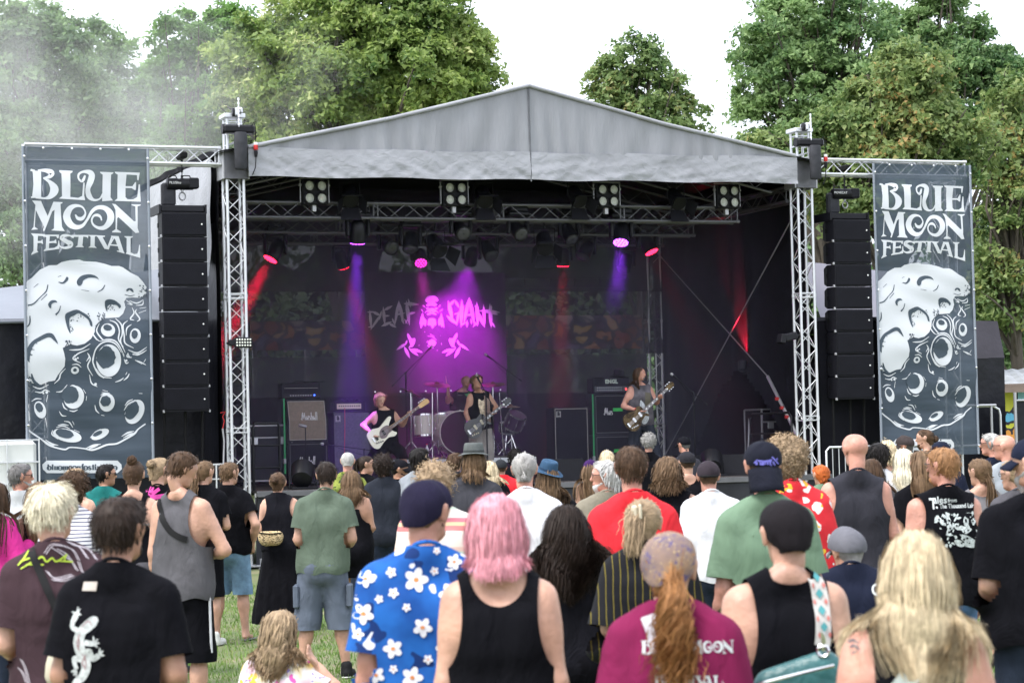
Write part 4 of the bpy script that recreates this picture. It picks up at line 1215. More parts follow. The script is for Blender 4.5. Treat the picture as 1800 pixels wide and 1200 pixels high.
def surf(prims, h, extra=None):
 """smooth-union surface of tapered capsules (a, b, r1, r2, blend[, (axis, flatten)]) as a quad mesh (surface nets)"""
 lo = np.min([np.minimum(q[0], q[1]) - max(q[2], q[3]) for q in prims], 0) - 2.5 * h
 hi = np.max([np.maximum(q[0], q[1]) + max(q[2], q[3]) for q in prims], 0) + 2.5 * h
 n = np.ceil((hi - lo) / h).astype(int) + 1
 D = np.full(n, 1.0)
 for q in prims:
  k = q[4]; rr = max(q[2], q[3]) + 2.0 * k + 2 * h
  i0 = np.maximum(((np.minimum(q[0], q[1]) - rr - lo) / h).astype(int),0)
  i1 = np.minimum(((np.maximum(q[0], q[1]) + rr - lo) / h).astype(int) + 2, n)
  gx, gy, gz = np.meshgrid(*[lo[i] + h * np.arange(i0[i], i1[i]) for i in range(3)], indexing='ij')
  P = np.stack([gx.ravel(), gy.ravel(), gz.ravel()], 1)
  d = seg_d(P, q[0], q[1], q[2], q[3], *(q[5] if len(q) > 5 and q[5] else (None, 1.0))).reshape(gx.shape)
  sl = tuple(slice(i0[i], i1[i]) for i in range(3))
  S0 = D[sl]
  hh = np.clip(.5 + .5 * (S0 - d) / k, 0,1)
  D[sl] = S0 + (d - S0) * hh - k * hh * (1 - hh)
 if extra is not None:
  gx, gy, gz = np.meshgrid(*[lo[i] + h * np.arange(n[i]) for i in range(3)], indexing='ij')
  D = extra(D.ravel(), np.stack([gx.ravel(), gy.ravel(), gz.ravel()], 1)).reshape(n)
 s = D < 0
 c = np.zeros(np.array(n) - 1, dtype=np.int8)
 for i in (0,1):
  for j in (0,1):
   for k in (0,1):
    c += s[i:n[0] - 1 + i, j:n[1] - 1 + j, k:n[2] - 1 + k]
 act = (c > 0) & (c < 8)
 ijk = np.argwhere(act)
 idx = np.full(act.shape, -1, dtype=np.int64); idx[act] = np.arange(len(ijk))
 acc = np.zeros((len(ijk),3)); cnt = np.zeros(len(ijk))
 for ax in range(3):
  o1, o2 = [(1,2),(0,2),(0,1)][ax]
  for u in (0,1):
   for v in (0,1):
    c0 = np.zeros(3, int); c0[o1] = u; c0[o2] = v
    c1 = c0.copy(); c1[ax] = 1
    a = D[tuple((ijk + c0).T)]; b = D[tuple((ijk + c1).T)]
    m = (a < 0) != (b < 0)
    t = a[m] / (a[m] - b[m])
    p = np.tile(c0.astype(float),(m.sum(),1)); p[:, ax] = t
    acc[m] += p; cnt[m] += 1
 V = lo + h * (ijk + acc / cnt[:, None])
 F = []
 for ax in range(3):
  o1, o2 = [(1,2),(2,0),(0,1)][ax]
  a = [slice(None)] * 3; b = [slice(None)] * 3
  a[ax] = slice(0, n[ax] - 1); b[ax] = slice(1, n[ax])
  ch = s[tuple(a)] != s[tuple(b)]
  e = np.argwhere(ch)
  ok = (e[:, o1] > 0) & (e[:, o2] > 0) & (e[:, o1] < n[o1] - 1) & (e[:, o2] < n[o2] - 1)
  e = e[ok]
  ins = s[tuple(e.T)]
  d1 = np.zeros(3, int); d1[o1] = 1; d2 = np.zeros(3, int); d2[o2] = 1
  q = np.stack([idx[tuple((e - d1 - d2).T)], idx[tuple((e - d2).T)], idx[tuple(e.T)], idx[tuple((e - d1).T)]], 1)
  q[~ins] = q[~ins][:, ::-1]
  F.append(q)
 F = np.concatenate(F)
 return V, F[(F >= 0).all(1)]
def clip(V, F, f):
 "keep the part of the mesh where f < 0; cuts faces cleanly along f = 0"
 T = np.concatenate([F[:, [0,1,2]], F[:, [0,2,3]]]) if F.shape[1] == 4 else F
 s = f < 0
 ns = s[T].sum(1)
 keep = T[ns == 3]
 newV = []; newF = []; cache = {}
 base = len(V)
 def cut(i, j):
  k = (i, j) if i < j else (j, i)
  if k not in cache:
   t = f[k[0]] / (f[k[0]] - f[k[1]])
   cache[k] = base + len(newV)
   newV.append(V[k[0]] + (V[k[1]] - V[k[0]]) * t)
  return cache[k]
 for t in T[(ns == 1) | (ns == 2)]:
  i = 0
  one = s[t].sum() == 1
  while bool(s[t[i]]) != one: i += 1
  a, b, c = t[i], t[(i + 1) % 3], t[(i + 2) % 3]
  ab, ac = cut(a, b), cut(a, c)
  if one: newF.append((a, ab, ac))
  else: newF += [(ab, b, c),(ab, c, ac)]
 V2 = np.concatenate([V, np.array(newV).reshape(-1,3)])
 F2 = np.concatenate([keep, np.array(newF, dtype=np.int64).reshape(-1,3)])
 used = np.unique(F2)
 mp = np.full(len(V2),-1); mp[used] = np.arange(len(used))
 return V2[used], mp[F2]
def vnorm(V, F):
 T = np.concatenate([F[:, [0,1,2]], F[:, [0,2,3]]]) if F.shape[1] == 4 else F
 n = np.cross(V[T[:, 1]] - V[T[:, 0]], V[T[:, 2]] - V[T[:, 0]])
 N = np.zeros_like(V)
 for k in range(3): np.add.at(N, T[:, k], n)
 return N / (np.linalg.norm(N, axis=1)[:, None] + 1e-12)
def rotz(v, a):
 v = np.asarray(v, float); c, s = math.cos(a), math.sin(a)
 return np.stack([v[..., 0] * c - v[..., 1] * s, v[..., 0] * s + v[..., 1] * c, v[..., 2]], -1)
# ---------------------------------------------------------------- hair: bundles of ribbons
def ribbons(paths, width, up, jit, rs, taper=.35):
 "paths: n x m x 3. Thin strips that taper to the tip, facing away from 'up' centre"
 n, m, _ = paths.shape
 d = np.gradient(paths, axis=1)
 d /= np.linalg.norm(d, axis=2)[..., None] + 1e-9
 o = paths - up
 w = np.cross(d, o); w /= np.linalg.norm(w, axis=2)[..., None] + 1e-9
 nn = np.cross(w, d)
 tw = (rs.rand(n) - .5)[:, None, None] * jit
 w = w * np.cos(tw) + nn * np.sin(tw)
 prof = np.interp(np.linspace(0,1, m), [0,.15,.7,1], [.7,1,.85, taper])
 ww = width * (.6 + .8 * rs.rand(n))[:, None, None] * prof[None, :, None] * .5
 A = paths - w * ww; B = paths + w * ww
 V = np.stack([A, B], 2).reshape(-1,3)
 i = (np.arange(n)[:, None] * m + np.arange(m - 1)[None, :]).ravel() * 2
 F = np.stack([i, i + 1, i + 3, i + 2], 1)
 return V, F
def grow(roots, dirs, length, steps, grav, hc, hr, rs, noise=.1, curl=0.0, cf=3.0, body=None, out=.3, stiff=.75, fdir=None, pull=0.0):
 "strands that leave the scalp along dirs, fall with gravity and rest on the head ellipsoid (hc, hr) and on the body"
 n = len(roots)
 st = (length / steps)[:, None]
 p = roots.copy(); d = dirs.copy()
 pad = (.3 + rs.rand(n)) * out
 ph = rs.rand(n) * 6.28; bias = rs.normal(size=(n, 3)) * noise
 acc = [p.copy()]
 for k in range(steps):
  d = d * stiff + np.array([0,0,-1]) * grav + bias * .5 + rs.normal(size=(n, 3)) * noise * .35
  d /= np.linalg.norm(d, axis=1)[:, None]
  q = p + d * st
  e = (q - hc) / hr
  l = np.linalg.norm(e, axis=1)
  tgt = 1 + pad * .12
  m = l < tgt
  q[m] = hc + (e[m] / l[m][:, None]) * hr * tgt[m][:, None]
  if pull:
   m = q[:, 2] < hc[2] - .09
   q[m, :2] = hc[:2] + (q[m, :2] - hc[:2]) * (1 - pull)
  if fdir is not None:
   # keep the face clear: strands that would cross it are drawn back along the temples
   yy = (q - hc) @ fdir; lim = np.where(q[:, 2] > hc[2] + .045,.085,.035 - .05 * np.clip((hc[2] - q[:, 2]) / .12,0,1))
   m = (yy > lim) & (q[:, 2] > hc[2] - .24)
   q[m] -= np.outer(yy[m] - lim[m], fdir)
   e = (q - hc) / hr; l = np.linalg.norm(e, axis=1); m = m & (l < tgt)
   sd = np.cross(fdir, [0,0,1.]); sg = np.sign((q - hc) @ sd)
   q[m] += (sd * sg[m][:, None]) * ((tgt[m] - l[m]) * .08)[:, None]
  if body is not None:
   bd = field(body, q)
   m = bd < .006 + pad * .02
   if m.any():
    eps = .01
    g = np.stack([field(body, q[m] + np.eye(3)[i] * eps) - bd[m] for i in range(3)], 1)
    g /= np.linalg.norm(g, axis=1)[:, None] + 1e-9
    q[m] += g * (.006 + pad[m] * .02 - bd[m])[:, None]
  d = q - p; d /= np.linalg.norm(d, axis=1)[:, None] + 1e-9
  p = q
  acc.append(p.copy())
 P = np.stack(acc, 1)
 if curl:
  t = np.linspace(0,1, steps + 1)[None, :]
  a = ph[:, None] + t * cf * 6.28 * (.7 + .6 * rs.rand(n))[:, None]
  amp = curl * np.minimum(t * 3,1)
  dd = np.gradient(P, axis=1); dd /= np.linalg.norm(dd, axis=2)[..., None] + 1e-9
  x = np.cross(dd, np.array([.3,.2,1.])); x /= np.linalg.norm(x, axis=2)[..., None] + 1e-9
  y = np.cross(dd, x)
  P = P + (x * np.cos(a)[..., None] + y * np.sin(a)[..., None]) * amp[..., None]
 return P
def hair_mat(key, c, var=.28, rough=.42, tip=None):
 m = mat('hair_' + key, c, .55,0,.25,30,0,40, spec=.16, island=var)
 return m
HAIR = {'dark': (.022,.014,.011), 'black': (.010,.008,.008), 'brown': (.060,.034,.020), 'lbrown': (.13,.080,.046), 'dblond': (.30,.215,.135), 'blond': (.52,.42,.28), 'pale': (.66,.60,.46),
  'white': (.50,.49,.48), 'grey': (.30,.29,.28), 'dgrey': (.11,.105,.105), 'pink': (.60,.26,.31), 'red': (.36,.085,.02), 'ginger': (.30,.14,.055), 'purple': (.10,.012,.03), 'rblond': (.27,.14,.065)}
# ---------------------------------------------------------------- cloth
def cloth_mat(key, c, rough=.85, var=.12, bump=.45, bs=7.0):
 return mat('cloth_' + key, c, rough, 0, var, 9.0,.75,5.0, spec=.1, stretch=(1.5,1.5,.8), dist=1.6)
def pattern_mat(key, base, spots, scale, thr, seed=0., kind='flower'):
 "printed fabric: blossoms scattered on a ground colour"
 if key in _mats: return _mats[key]
 m = bpy.data.materials.new(key); m.use_nodes = True
 nt = m.node_tree; N = nt.nodes; L = nt.links
 b = N['Principled BSDF']; b.inputs['Roughness'].default_value = .8; b.inputs['Specular IOR Level'].default_value = .2
 tc = N.new('ShaderNodeTexCoord')
 mp = N.new('ShaderNodeMapping'); mp.inputs['Location'].default_value = (seed, seed, seed)
 L.new(tc.outputs['Object'], mp.inputs['Vector'])
 nz = N.new('ShaderNodeTexNoise'); nz.inputs['Scale'].default_value = 9; nz.inputs['Detail'].default_value = 3
 L.new(mp.outputs['Vector'], nz.inputs['Vector'])
 cr = N.new('ShaderNodeValToRGB')
 for i, c in enumerate(base):
  e = cr.color_ramp.elements[i] if i < 2 else cr.color_ramp.elements.new(.5)
  e.position = .35 + .3 * i / max(1, len(base) - 1); e.color = (*c, 1)
 L.new(nz.outputs['Fac'], cr.inputs['Fac'])
 last = cr.outputs['Color']
 bp = N.new('ShaderNodeBump'); bp.inputs['Strength'].default_value = .35; bp.inputs['Distance'].default_value = .02
 n2 = N.new('ShaderNodeTexNoise'); n2.inputs['Scale'].default_value = 6
 L.new(tc.outputs['Object'], n2.inputs['Vector']); L.new(n2.outputs['Fac'], bp.inputs['Height']); L.new(bp.outputs['Normal'], b.inputs['Normal'])
 for i, (c, sc, th) in enumerate(spots):
  vo = N.new('ShaderNodeTexVoronoi'); vo.inputs['Scale'].default_value = sc; vo.inputs['Randomness'].default_value = .9
  ad = N.new('ShaderNodeVectorMath'); ad.operation = 'ADD'; ad.inputs[1].default_value = (i * 1.7, i * .9, i * .4)
  nzz = N.new('ShaderNodeTexNoise'); nzz.inputs['Scale'].default_value = sc * 1.6; nzz.inputs['Detail'].default_value = 1
  mxv = N.new('ShaderNodeMixRGB'); mxv.inputs['Fac'].default_value = .10
  L.new(mp.outputs['Vector'], ad.inputs[0]); L.new(ad.outputs[0], nzz.inputs['Vector'])
  L.new(ad.outputs[0], mxv.inputs['Color1']); L.new(nzz.outputs['Color'], mxv.inputs['Color2'])
  L.new(mxv.outputs['Color'], vo.inputs['Vector'])
  lt = N.new('ShaderNodeMath'); lt.operation = 'LESS_THAN'; lt.inputs[1].default_value = th
  L.new(vo.outputs['Distance'], lt.inputs[0])
  mx = N.new('ShaderNodeMixRGB'); mx.inputs['Color2'].default_value = (*c, 1)
  L.new(lt.outputs[0], mx.inputs['Fac']); L.new(last, mx.inputs['Color1']); last = mx.outputs['Color']
 L.new(last, b.inputs['Base Color'])
 _mats[key] = m
 return m
def stripe_mat(key, bands, period, axis=2, wob_=.02):
 "woven stripes across one axis; bands: (position 0..1, colour)"
 if key in _mats: return _mats[key]
 m = bpy.data.materials.new(key); m.use_nodes = True
 nt = m.node_tree; N = nt.nodes; L = nt.links
 b = N['Principled BSDF']; b.inputs['Roughness'].default_value = .85; b.inputs['Specular IOR Level'].default_value = .2
 tc = N.new('ShaderNodeTexCoord'); sx = N.new('ShaderNodeSeparateXYZ'); L.new(tc.outputs['Object'], sx.inputs[0])
 nz = N.new('ShaderNodeTexNoise'); nz.inputs['Scale'].default_value = 4; L.new(tc.outputs['Object'], nz.inputs['Vector'])
 ma = N.new('ShaderNodeMath'); ma.operation = 'MULTIPLY_ADD'; ma.inputs[1].default_value = wob_
 L.new(nz.outputs['Fac'], ma.inputs[0]); L.new(sx.outputs[axis], ma.inputs[2])
 dv = N.new('ShaderNodeMath'); dv.operation = 'DIVIDE'; dv.inputs[1].default_value = period; L.new(ma.outputs[0], dv.inputs[0])
 fr = N.new('ShaderNodeMath'); fr.operation = 'FRACT'; L.new(dv.outputs[0], fr.inputs[0])
 cr = N.new('ShaderNodeValToRGB'); cr.color_ramp.interpolation = 'CONSTANT'
 for i, (p, c) in enumerate(bands):
  e = cr.color_ramp.elements[i] if i < 2 else cr.color_ramp.elements.new(p)
  e.position = p; e.color = (*c, 1)
 L.new(fr.outputs[0], cr.inputs['Fac']); L.new(cr.outputs['Color'], b.inputs['Base Color'])
 _mats[key] = m
 return m
M_tattoo = mat('tattoo_ink', (.10,.10,.12),.6,0,.3,30)
M_eye_w = mat('eye_white', (.7,.68,.66),.3,0,0,1)
M_eye_d = mat('eye_dark', (.02,.015,.012),.2,0,0,1)
M_lip = mat('lip', (.36,.12,.10),.5,0,.1,9)
M_frame = mat('glasses_frame', (.012,.012,.014),.3,0,0,1)
M_lens = mat('dark_lens', (.015,.015,.02),.12,0,0,1)
M_sole = mat('shoe_sole', (.6,.6,.58),.6,0,.1,9)
ARMS = {'down': ((.045,-.02,-.285),(.060,.06,-.53)), 'fold': ((.065,.0,-.275),(-.07,.21,-.27)), 'hip': ((.21,-.07,-.20),(.05,.06,-.40)), 'pocket': ((.13,-.07,-.265),(.05,.07,-.47)),
  'front': ((.055,-.03,-.28),(-.01,.20,-.36)), 'cup': ((.09,.02,-.27),(.02,.25,-.14)), 'up': ((.16,.12,.10),(.10,.16,.36)), 'head': ((.22,.06,-.16),(.06,.10,.08))}
class Person:
 pass
def head_prims(f, fem):
 n = .050 if fem else .057
 q = [((0,-.022,.026),(0,.022,.030),.080,.078,.02),((0,.030,.0),(0,.036,-.06),.060,.048,.04),((0,0,-.05),(0,.055,-.085),.050,.032,.03),((0,.072,-.096),(0,.074,-.098),.021,.019,.02),
         ((0,.090,.014),(0,.109,-.024),.009,.0145,.014),((-.034,.082,.030),(.034,.082,.030),.014,.014,.015),((-.018,.090,-.055),(.018,.090,-.055),.009,.009,.012)]
 for s in (-1,1):
  q.append(((s * .085,-.010,.016),(s * .081,-.004,-.026),.025,.016,.008,(np.array([.96 * s, -.28,0]),.42)))
 q.append(((0,-.022,-.06),(0,-.030,-.175), n, n - .002,.025))
 return [(np.array(a), np.array(b), *r) for a, b, *r in q]
def person(label, pos, H=1.75, fem=False, w=1.0, fat=0.0, yaw=0.0, hyaw=0.0, hpitch=0.0, arms=('down', 'down'), top=None, bottom=None, hair=None, hat=None, skin=None, s=200.0, shoes='black', lean=(0,0), J=None,
           group='concert crowd seen from behind', cat='person', beard=None, face=False, glasses=None, seed=0, feet=.10, sit=False, bust=None, drop=0.0):
 """pos: foot point. yaw: degrees, 0 looks at the stage (+Y), positive turns to the left. s: how large the figure shows (pixels per metre), sets the mesh fineness"""
 rs = np.random.RandomState(seed * 7 + 3)
 skin = skin or M_skin
 t = thing('person', label, cat, pos, R(yaw), group)
 k = H / 1.78
 kv = k
 p = Person(); p.t = t; p.k = k; p.rs = rs; p.s = s
 zo = -.62 * k if sit else -drop
 lx, ly = lean
 def tp(x, y, z):
  e = max(0.0, z - .93) * k
  return np.array([x + lx * e, y + ly * e, z * k + zo])
 sx = (.142 if fem else .160) * (.4 + .6 * w) * (.4 + .6 * k)
 hx = .088
 j = {}
 for sg, S_ in ((-1, 'L'),(1, 'R')):
  j['sh' + S_] = tp(sg * sx, -.005,1.415)
  a = arms[0 if sg < 0 else 1]
  a = ARMS[a] if isinstance(a, str) else a
  j['el' + S_] = j['sh' + S_] + np.array([sg * a[0][0], a[0][1], a[0][2] * k])
  j['wr' + S_] = j['sh' + S_] + np.array([sg * a[1][0], a[1][1], a[1][2] * k])
  j['hip' + S_] = np.array([sg * hx, 0,.92 * k + zo])
  j['kn' + S_] = np.array([sg * (hx * .7 + feet * .4),.025,.50 * k])
  j['an' + S_] = np.array([sg * (feet + .01),-.01,.085 * k])
  if sit:
   j['kn' + S_] = np.array([sg * .2,.38,.34]); j['an' + S_] = np.array([sg * .13,.34,.08])
 hc = tp(0,.018,1.78) - np.array([0,0,.120])
 if drop: hc[2] = hc[2]
 hc[2] = max(hc[2], 0)
 if J:
  for q, v in J.items():
   if q == 'hc': hc = np.array(v, float)
   else: j[q] = np.array(v, float)
 p.j = j; p.hc = hc
 Y = np.array([0,1., 0])
 h = min(max(5.8 / s, .0155),.034)
 wf = w + fat * .6
 dep = .78 + fat * .35
 def torso(o, waist=1.0):
  ch = .105 if fem else .122
  L = [(tp(-.085 * w, 0,1.27), tp(.085 * w, 0,1.27), ch + o, ch + o, .06,(Y, dep)),
             (tp(-.10 * w, -.012,1.35), tp(.10 * w, -.012,1.35),.090 + o, .090 + o, .06,(Y, .85)),
             (tp(-.05 * wf, 0,1.10), tp(.05 * wf, 0,1.10),(.100 if fem else .112) * waist + o + fat * .05,(.100 if fem else .112) * waist + o + fat * .05,.07,(Y, dep)),
             (np.array([-.075 * wf, 0,.97 * k + zo]), np.array([.075 * wf, 0,.97 * k + zo]),(.118 if fem else .108) + o + fat * .03,(.118 if fem else .108) + o + fat * .03,.07,(Y, .92))]
  for sg in (-1,1):
   L.append((tp(sg * .012,-.026,1.515), tp(sg * sx * .86,-.010,1.422),.040 + o, .054 + o, .05))
   L.append((np.array([sg * .06,-.055,.90 * k + zo]), np.array([sg * .06,-.05,.86 * k + zo]),.088 + o, .085 + o, .05))
  for sg in (-1,1): L.append((tp(sg * .085,-.070,1.345), tp(sg * .065,-.072,1.245),.032 + o, .026 + o, .03))
  if bust or fem:
   for sg in (-1,1): L.append((tp(sg * .075,.085,1.255), tp(sg * .075,.085,1.24),.058 + o, .058 + o, .04))
  return L
 am = (.92 if fem else 1.06) * (.8 + .2 * w) + fat * .25
 def limb_arm(o, S_, f=1.0):
  a, b, c = j['sh' + S_], j['el' + S_], j['wr' + S_]
  L = [(a, a + (b - a) * min(f, 1),.054 * am + o, .054 * am + (.041 * am - .054 * am) * min(f, 1) + o, .035)]
  return L
 body = torso(0)
 for S_ in 'LR':
  a, b, c = j['sh' + S_], j['el' + S_], j['wr' + S_]
  body += [(a, b, .056 * am, .041 * am, .035),(b, b + (c - b) * .35,.041 * am, .043 * am, .02),(b + (c - b) * .3, c, .042 * am, .027 * am, .02)]
  hp, kn, an = j['hip' + S_], j['kn' + S_], j['an' + S_]
  lg = (1.05 if fem else 1.0) + fat * .3
  body += [(hp, kn, .088 * lg, .056 * lg, .05),(kn, kn + (an - kn) * .4,.054 * lg, .058 * lg, .03),(kn + (an - kn) * .3 + np.array([0,-.012,0]), an, .056 * lg, .036,.03),(an, an + np.array([0,-.03,-.045]),.036,.034,.02),(an + np.array([0,0,-.03]), an + np.array([.02 if S_ == 'R' else -.02,.15,-.055]),.035,.026,.03)]
 body = [(np.asarray(a), np.asarray(b), *r) for a, b, *r in body]
 V, F = surf(body, h)
 # head
 hh = .0095 if s > 330 else (.012 if s > 170 else .014)
 HP = head_prims(face, fem)
 HV, HF = surf(HP, hh)
 ay, ax_ = R(hyaw), R(hpitch)
 def hx_(v):
  v = np.asarray(v, float)
  c, s_ = math.cos(ax_), math.sin(ax_)
  v = np.stack([v[..., 0], v[..., 1] * c - v[..., 2] * s_, v[..., 1] * s_ + v[..., 2] * c], -1)
  pv = np.array([0,-.02,-.10])
  v0 = v
  return rotz(v0, ay) * .95 + hc
 # turn the head, keep the neck foot in the shoulders
 HW = hx_(HV)
 low = np.clip((-.10 - HV[:, 2]) / .09,0,1)[:, None]
 neck0 = tp(0,-.028,1.50)
 HW = HW * (1 - low) + (HV * np.array([.86,.72,0]) + np.array([0,.012,0]) + np.array([neck0[0], neck0[1] + .02,0]) + np.array([0,0,1]) * (hc[2] + HV[:, 2:3])) * low
 allV, allF = [V, HW], [F, HF + len(V)]
 n0 = len(V) + len(HW)
 # hands: palm and five fingers
 for sg, S_ in ((-1, 'L'),(1, 'R')):
  c = j['wr' + S_]; d = c - j['el' + S_]; d /= np.linalg.norm(d)
  side = np.cross(d, np.array([0,0,1.])) if abs(d[2]) < .8 else np.array([0,1., 0])
  side /= np.linalg.norm(side)
  nn = np.cross(side, d)
  hs = (.88 if fem else 1.0) * k
  pr = [(c - d * .01, c + d * .075 * hs, .026,.030,.02,(nn, .55))]
  for i in range(4):
   o = (i - 1.5) * .019 * hs
   ln = (.070,.082,.076,.058)[i] * hs
   b0 = c + d * .078 * hs + side * o
   b1 = b0 + d * ln * .55 + nn * .008
   b2 = b1 + (d * .75 + nn * .65) * ln * .45
   pr += [(b0 - d * .02, b1,.0095,.0088,.006),(b1, b2,.0088,.0072,.005)]
  th0 = c + d * .025 * hs - side * .022
  pr += [(th0, th0 - side * .028 + d * .035,.012,.0105,.012),(th0 - side * .028 + d * .035, th0 - side * .032 + d * .065 + nn * .01,.0105,.0085,.006)]
  pr = [(np.asarray(a), np.asarray(b), *r) for a, b, *r in pr]
  hv, hf = surf(pr, .0075 if s > 300 else (.0095 if cat == 'person' and group == 'band on stage' else .013))
  allV.append(hv); allF.append(hf + n0); n0 += len(hv)
 mesh_obj('body', np.concatenate(allV), np.concatenate(allF), skin, t)
 p.body = body; p.skinV = np.concatenate(allV); p.skinF = np.concatenate(allF)
 # ---------------- garments
 gar = {}
 p.gar = gar
 def put(nm, V, F, m, parent=t):
  o = mesh_obj(nm, V, F, m, parent)
  gar[nm] = (V, F, o)
  return o
 def wrinkle(V, F, amp, sc, seed_):
  N_ = vnorm(V, F)
  q = V * np.array([1,1,.55])
  return V + N_ * (wob(q, sc, seed_)[:, None] * amp + np.abs(wob(V * np.array([.6,.6,1.6]), sc * 1.4, seed_ + 2))[:, None] * amp * .6)
 if top:
  kd = top['k']; o = .012 + top.get('loose', .0)
  G = torso(o, 1.05)
  hem = top.get('hem', .86) * k + zo
  if kd in ('tee', 'sleeveless', 'tank'):
   lo_ = top.get('drape', .5)
   wl = (.084 if fem else .094) * wf
   for z_, r_ in ((1.24,.118),(1.10,.108 + .012 * lo_),(.98,.108 + .016 * lo_),(.88,.112 + .020 * lo_)):
    rr = (r_ - (.012 if fem else 0)) + o + fat * .05
    G.append((tp(-wl * .85,-.005, z_), tp(wl * .85,-.005, z_), rr, rr, .06,(Y, .86 + fat * .3)))
   if hem < .9 * k + zo: pass
  sl = top.get('sleeve', .62)
  if kd == 'tee':
   for sg, S_ in ((-1, 'L'),(1, 'R')):
    a, b = j['sh' + S_], j['el' + S_]
    e = a + (b - a) * (sl + .22)
    G.append((a + (b - a) * .05, e, .058 * am + o * .8,(.056 + .010 * top.get('flare', 1)) * am + o, .035))
  elif kd == 'long':
   for S_ in 'LR':
    a, b, c = j['sh' + S_], j['el' + S_], j['wr' + S_]
    G += [(a, b, .064 * am + o, .056 + o, .035),(b, c, .054 + o, .044 + o, .03)]
  elif kd == 'sleeveless':
   for sg, S_ in ((-1, 'L'),(1, 'R')):
    a, b = j['sh' + S_], j['el' + S_]
    G.append((a, a + np.array([sg * .03,0,-.02]),.066 * am + o, .066 * am + o, .03))
  if not top.get('neck'): G.append((tp(0,-.022,1.47), tp(0,-.012,1.60),(.050 if fem else .056) + .009,(.048 if fem else .054) + .009,.03))
  G = [(np.asarray(a), np.asarray(b), *r) for a, b, *r in G]
  gV, gF = surf(G, h)
  tor = field([(np.asarray(a), np.asarray(b), *r) for a, b, *r in torso(o)], gV)
  f = hem + .012 * np.sin(np.arctan2(gV[:, 1], gV[:, 0]) * 5 + seed) - gV[:, 2]
  nb = tp(0,-.03,1.515)
  nr = top.get('neck')     # half width, half depth, drop at the back
  rel = gV - nb
  if nr:
   ne = 1 - np.sqrt((rel[:, 0] / nr[0]) ** 2 + (np.minimum(rel[:, 2], .0) / max(nr[2], .02)) ** 2)
   f = np.maximum(f, np.where(rel[:, 2] > -.3, ne * .08,-1))
  else:
   f = np.maximum(f, (rel[:, 2] - top.get('collar', .012) + rel[:, 1] * .62) * (np.abs(rel[:, 0]) < .13) - .2 * (np.abs(rel[:, 0]) >= .13))
  f = np.maximum(f, np.where(np.abs(rel[:, 0]) < .13, gV[:, 2] - (nb[2] + .03),-1))
  for sg, S_ in ((-1, 'L'),(1, 'R')):
   a, b = j['sh' + S_], j['el' + S_]
   ba = b - a; ln = np.linalg.norm(ba)
   if kd == 'tee':
    da = seg_d(gV, a, b, .06,.05)
    tt = (gV - a) @ ba / ln
    f = np.where((da < tor) & (tt > ln * .2), np.maximum(f, tt - sl * ln), f)
   elif kd in ('sleeveless', 'tank'):
    ar = top.get('arm', (.075,.14) if kd == 'sleeveless' else (.10,.17))
    cx = a + np.array([sg * (.055 if kd == 'sleeveless' else .055),0,-.03])
    q = np.sqrt(((gV[:, 0] - cx[0]) / ar[0]) ** 2 + ((gV[:, 2] - cx[2]) / ar[1]) ** 2)
    outside = sg * (gV[:, 0] - cx[0]) > 0
    e = np.where(outside & (gV[:, 2] > cx[2] - ar[1]),.05,(1 - q) * .08)
    f = np.maximum(f, e)
   elif kd == 'long':
    c = j['wr' + S_]; cb = c - b; l2 = np.linalg.norm(cb)
    da = seg_d(gV, b, c, .05,.045); tt = (gV - b) @ cb / l2
    f = np.where((da < tor) & (tt > 0), np.maximum(f, tt - l2 * top.get('cuff', .96)), f)
  if top.get('low_back'):
   f = np.maximum(f, np.where(gV[:, 1] < 0,(gV[:, 2] - top['low_back'] * k - zo) * .5 - np.where(np.abs(np.abs(gV[:, 0]) - .085) < .016,9,0),-1))
  gV, gF = clip(gV, gF, f)
  gV = wrinkle(gV, gF, top.get('wr', .010),6.5, seed)
  go = put('shirt' if kd in ('tee', 'long') else 'vest_top', gV, gF, top['m'])
  if s > 200 and not nr:
   # knitted neck rib just under the cut edge
   pts = []
   for a_ in np.linspace(0,2 * PI, 25):
    q = nb + np.array([.062 * math.sin(a_),.01 - .066 * math.cos(a_),0]); q[2] = nb[2] + top.get('collar', .012) - (q[1] - nb[1]) * .62 - .004
    pts.append(Vector(q))
   mb = MB(); mb.path(pts, .008,6, False); mb.build('neck_rib', top['m'], go, 60)
 if bottom:
  kd = bottom['k']; o = .016
  wz = bottom.get('waist', .99) * k + zo
  G = [q for q in torso(o)[3:4]] + [q for q in torso(o) if q[2] == .088 + o]
  if kd in ('shorts', 'pants'):
   hz = bottom.get('hem', .47)
   fl = bottom.get('flare', .012)
   for S_ in 'LR':
    hp, kn, an = j['hip' + S_], j['kn' + S_], j['an' + S_]
    G.append((hp, kn, .096 * lg + o, .070 * lg + o + fl, .035))
    if kd == 'pants' or hz < .5: G.append((kn, kn + (an - kn) * (1.0 if kd == 'pants' else .4),.068 * lg + o + fl, (.052 if kd == 'pants' else .072) + o + fl, .03))
  else:
   n_ = 6
   zb = bottom.get('hem', .12) * k
   for i in range(n_):
    q0, q1 = i / n_, (i + 1) / n_
    z_ = .93 * k + (zb - .93 * k) * q1
    r_ = .12 + .05 * q1 ** .7 + bottom.get('flare', .06) * q1
    G.append((np.array([-.06,0, z_]), np.array([.06,0, z_]), r_, r_, .07,(Y, .92)))
  G = [(np.asarray(a), np.asarray(b), *r) for a, b, *r in G]
  gV, gF = surf(G, h * (1.5 if kd == 'pants' else 1.0))
  f = gV[:, 2] - wz
  if kd == 'shorts' and not sit: f = np.maximum(f, bottom.get('hem', .47) * k - gV[:, 2])
  elif kd == 'pants': f = np.maximum(f, .06 * k - gV[:, 2])
  elif kd == 'skirt': f = np.maximum(f, zb - gV[:, 2])
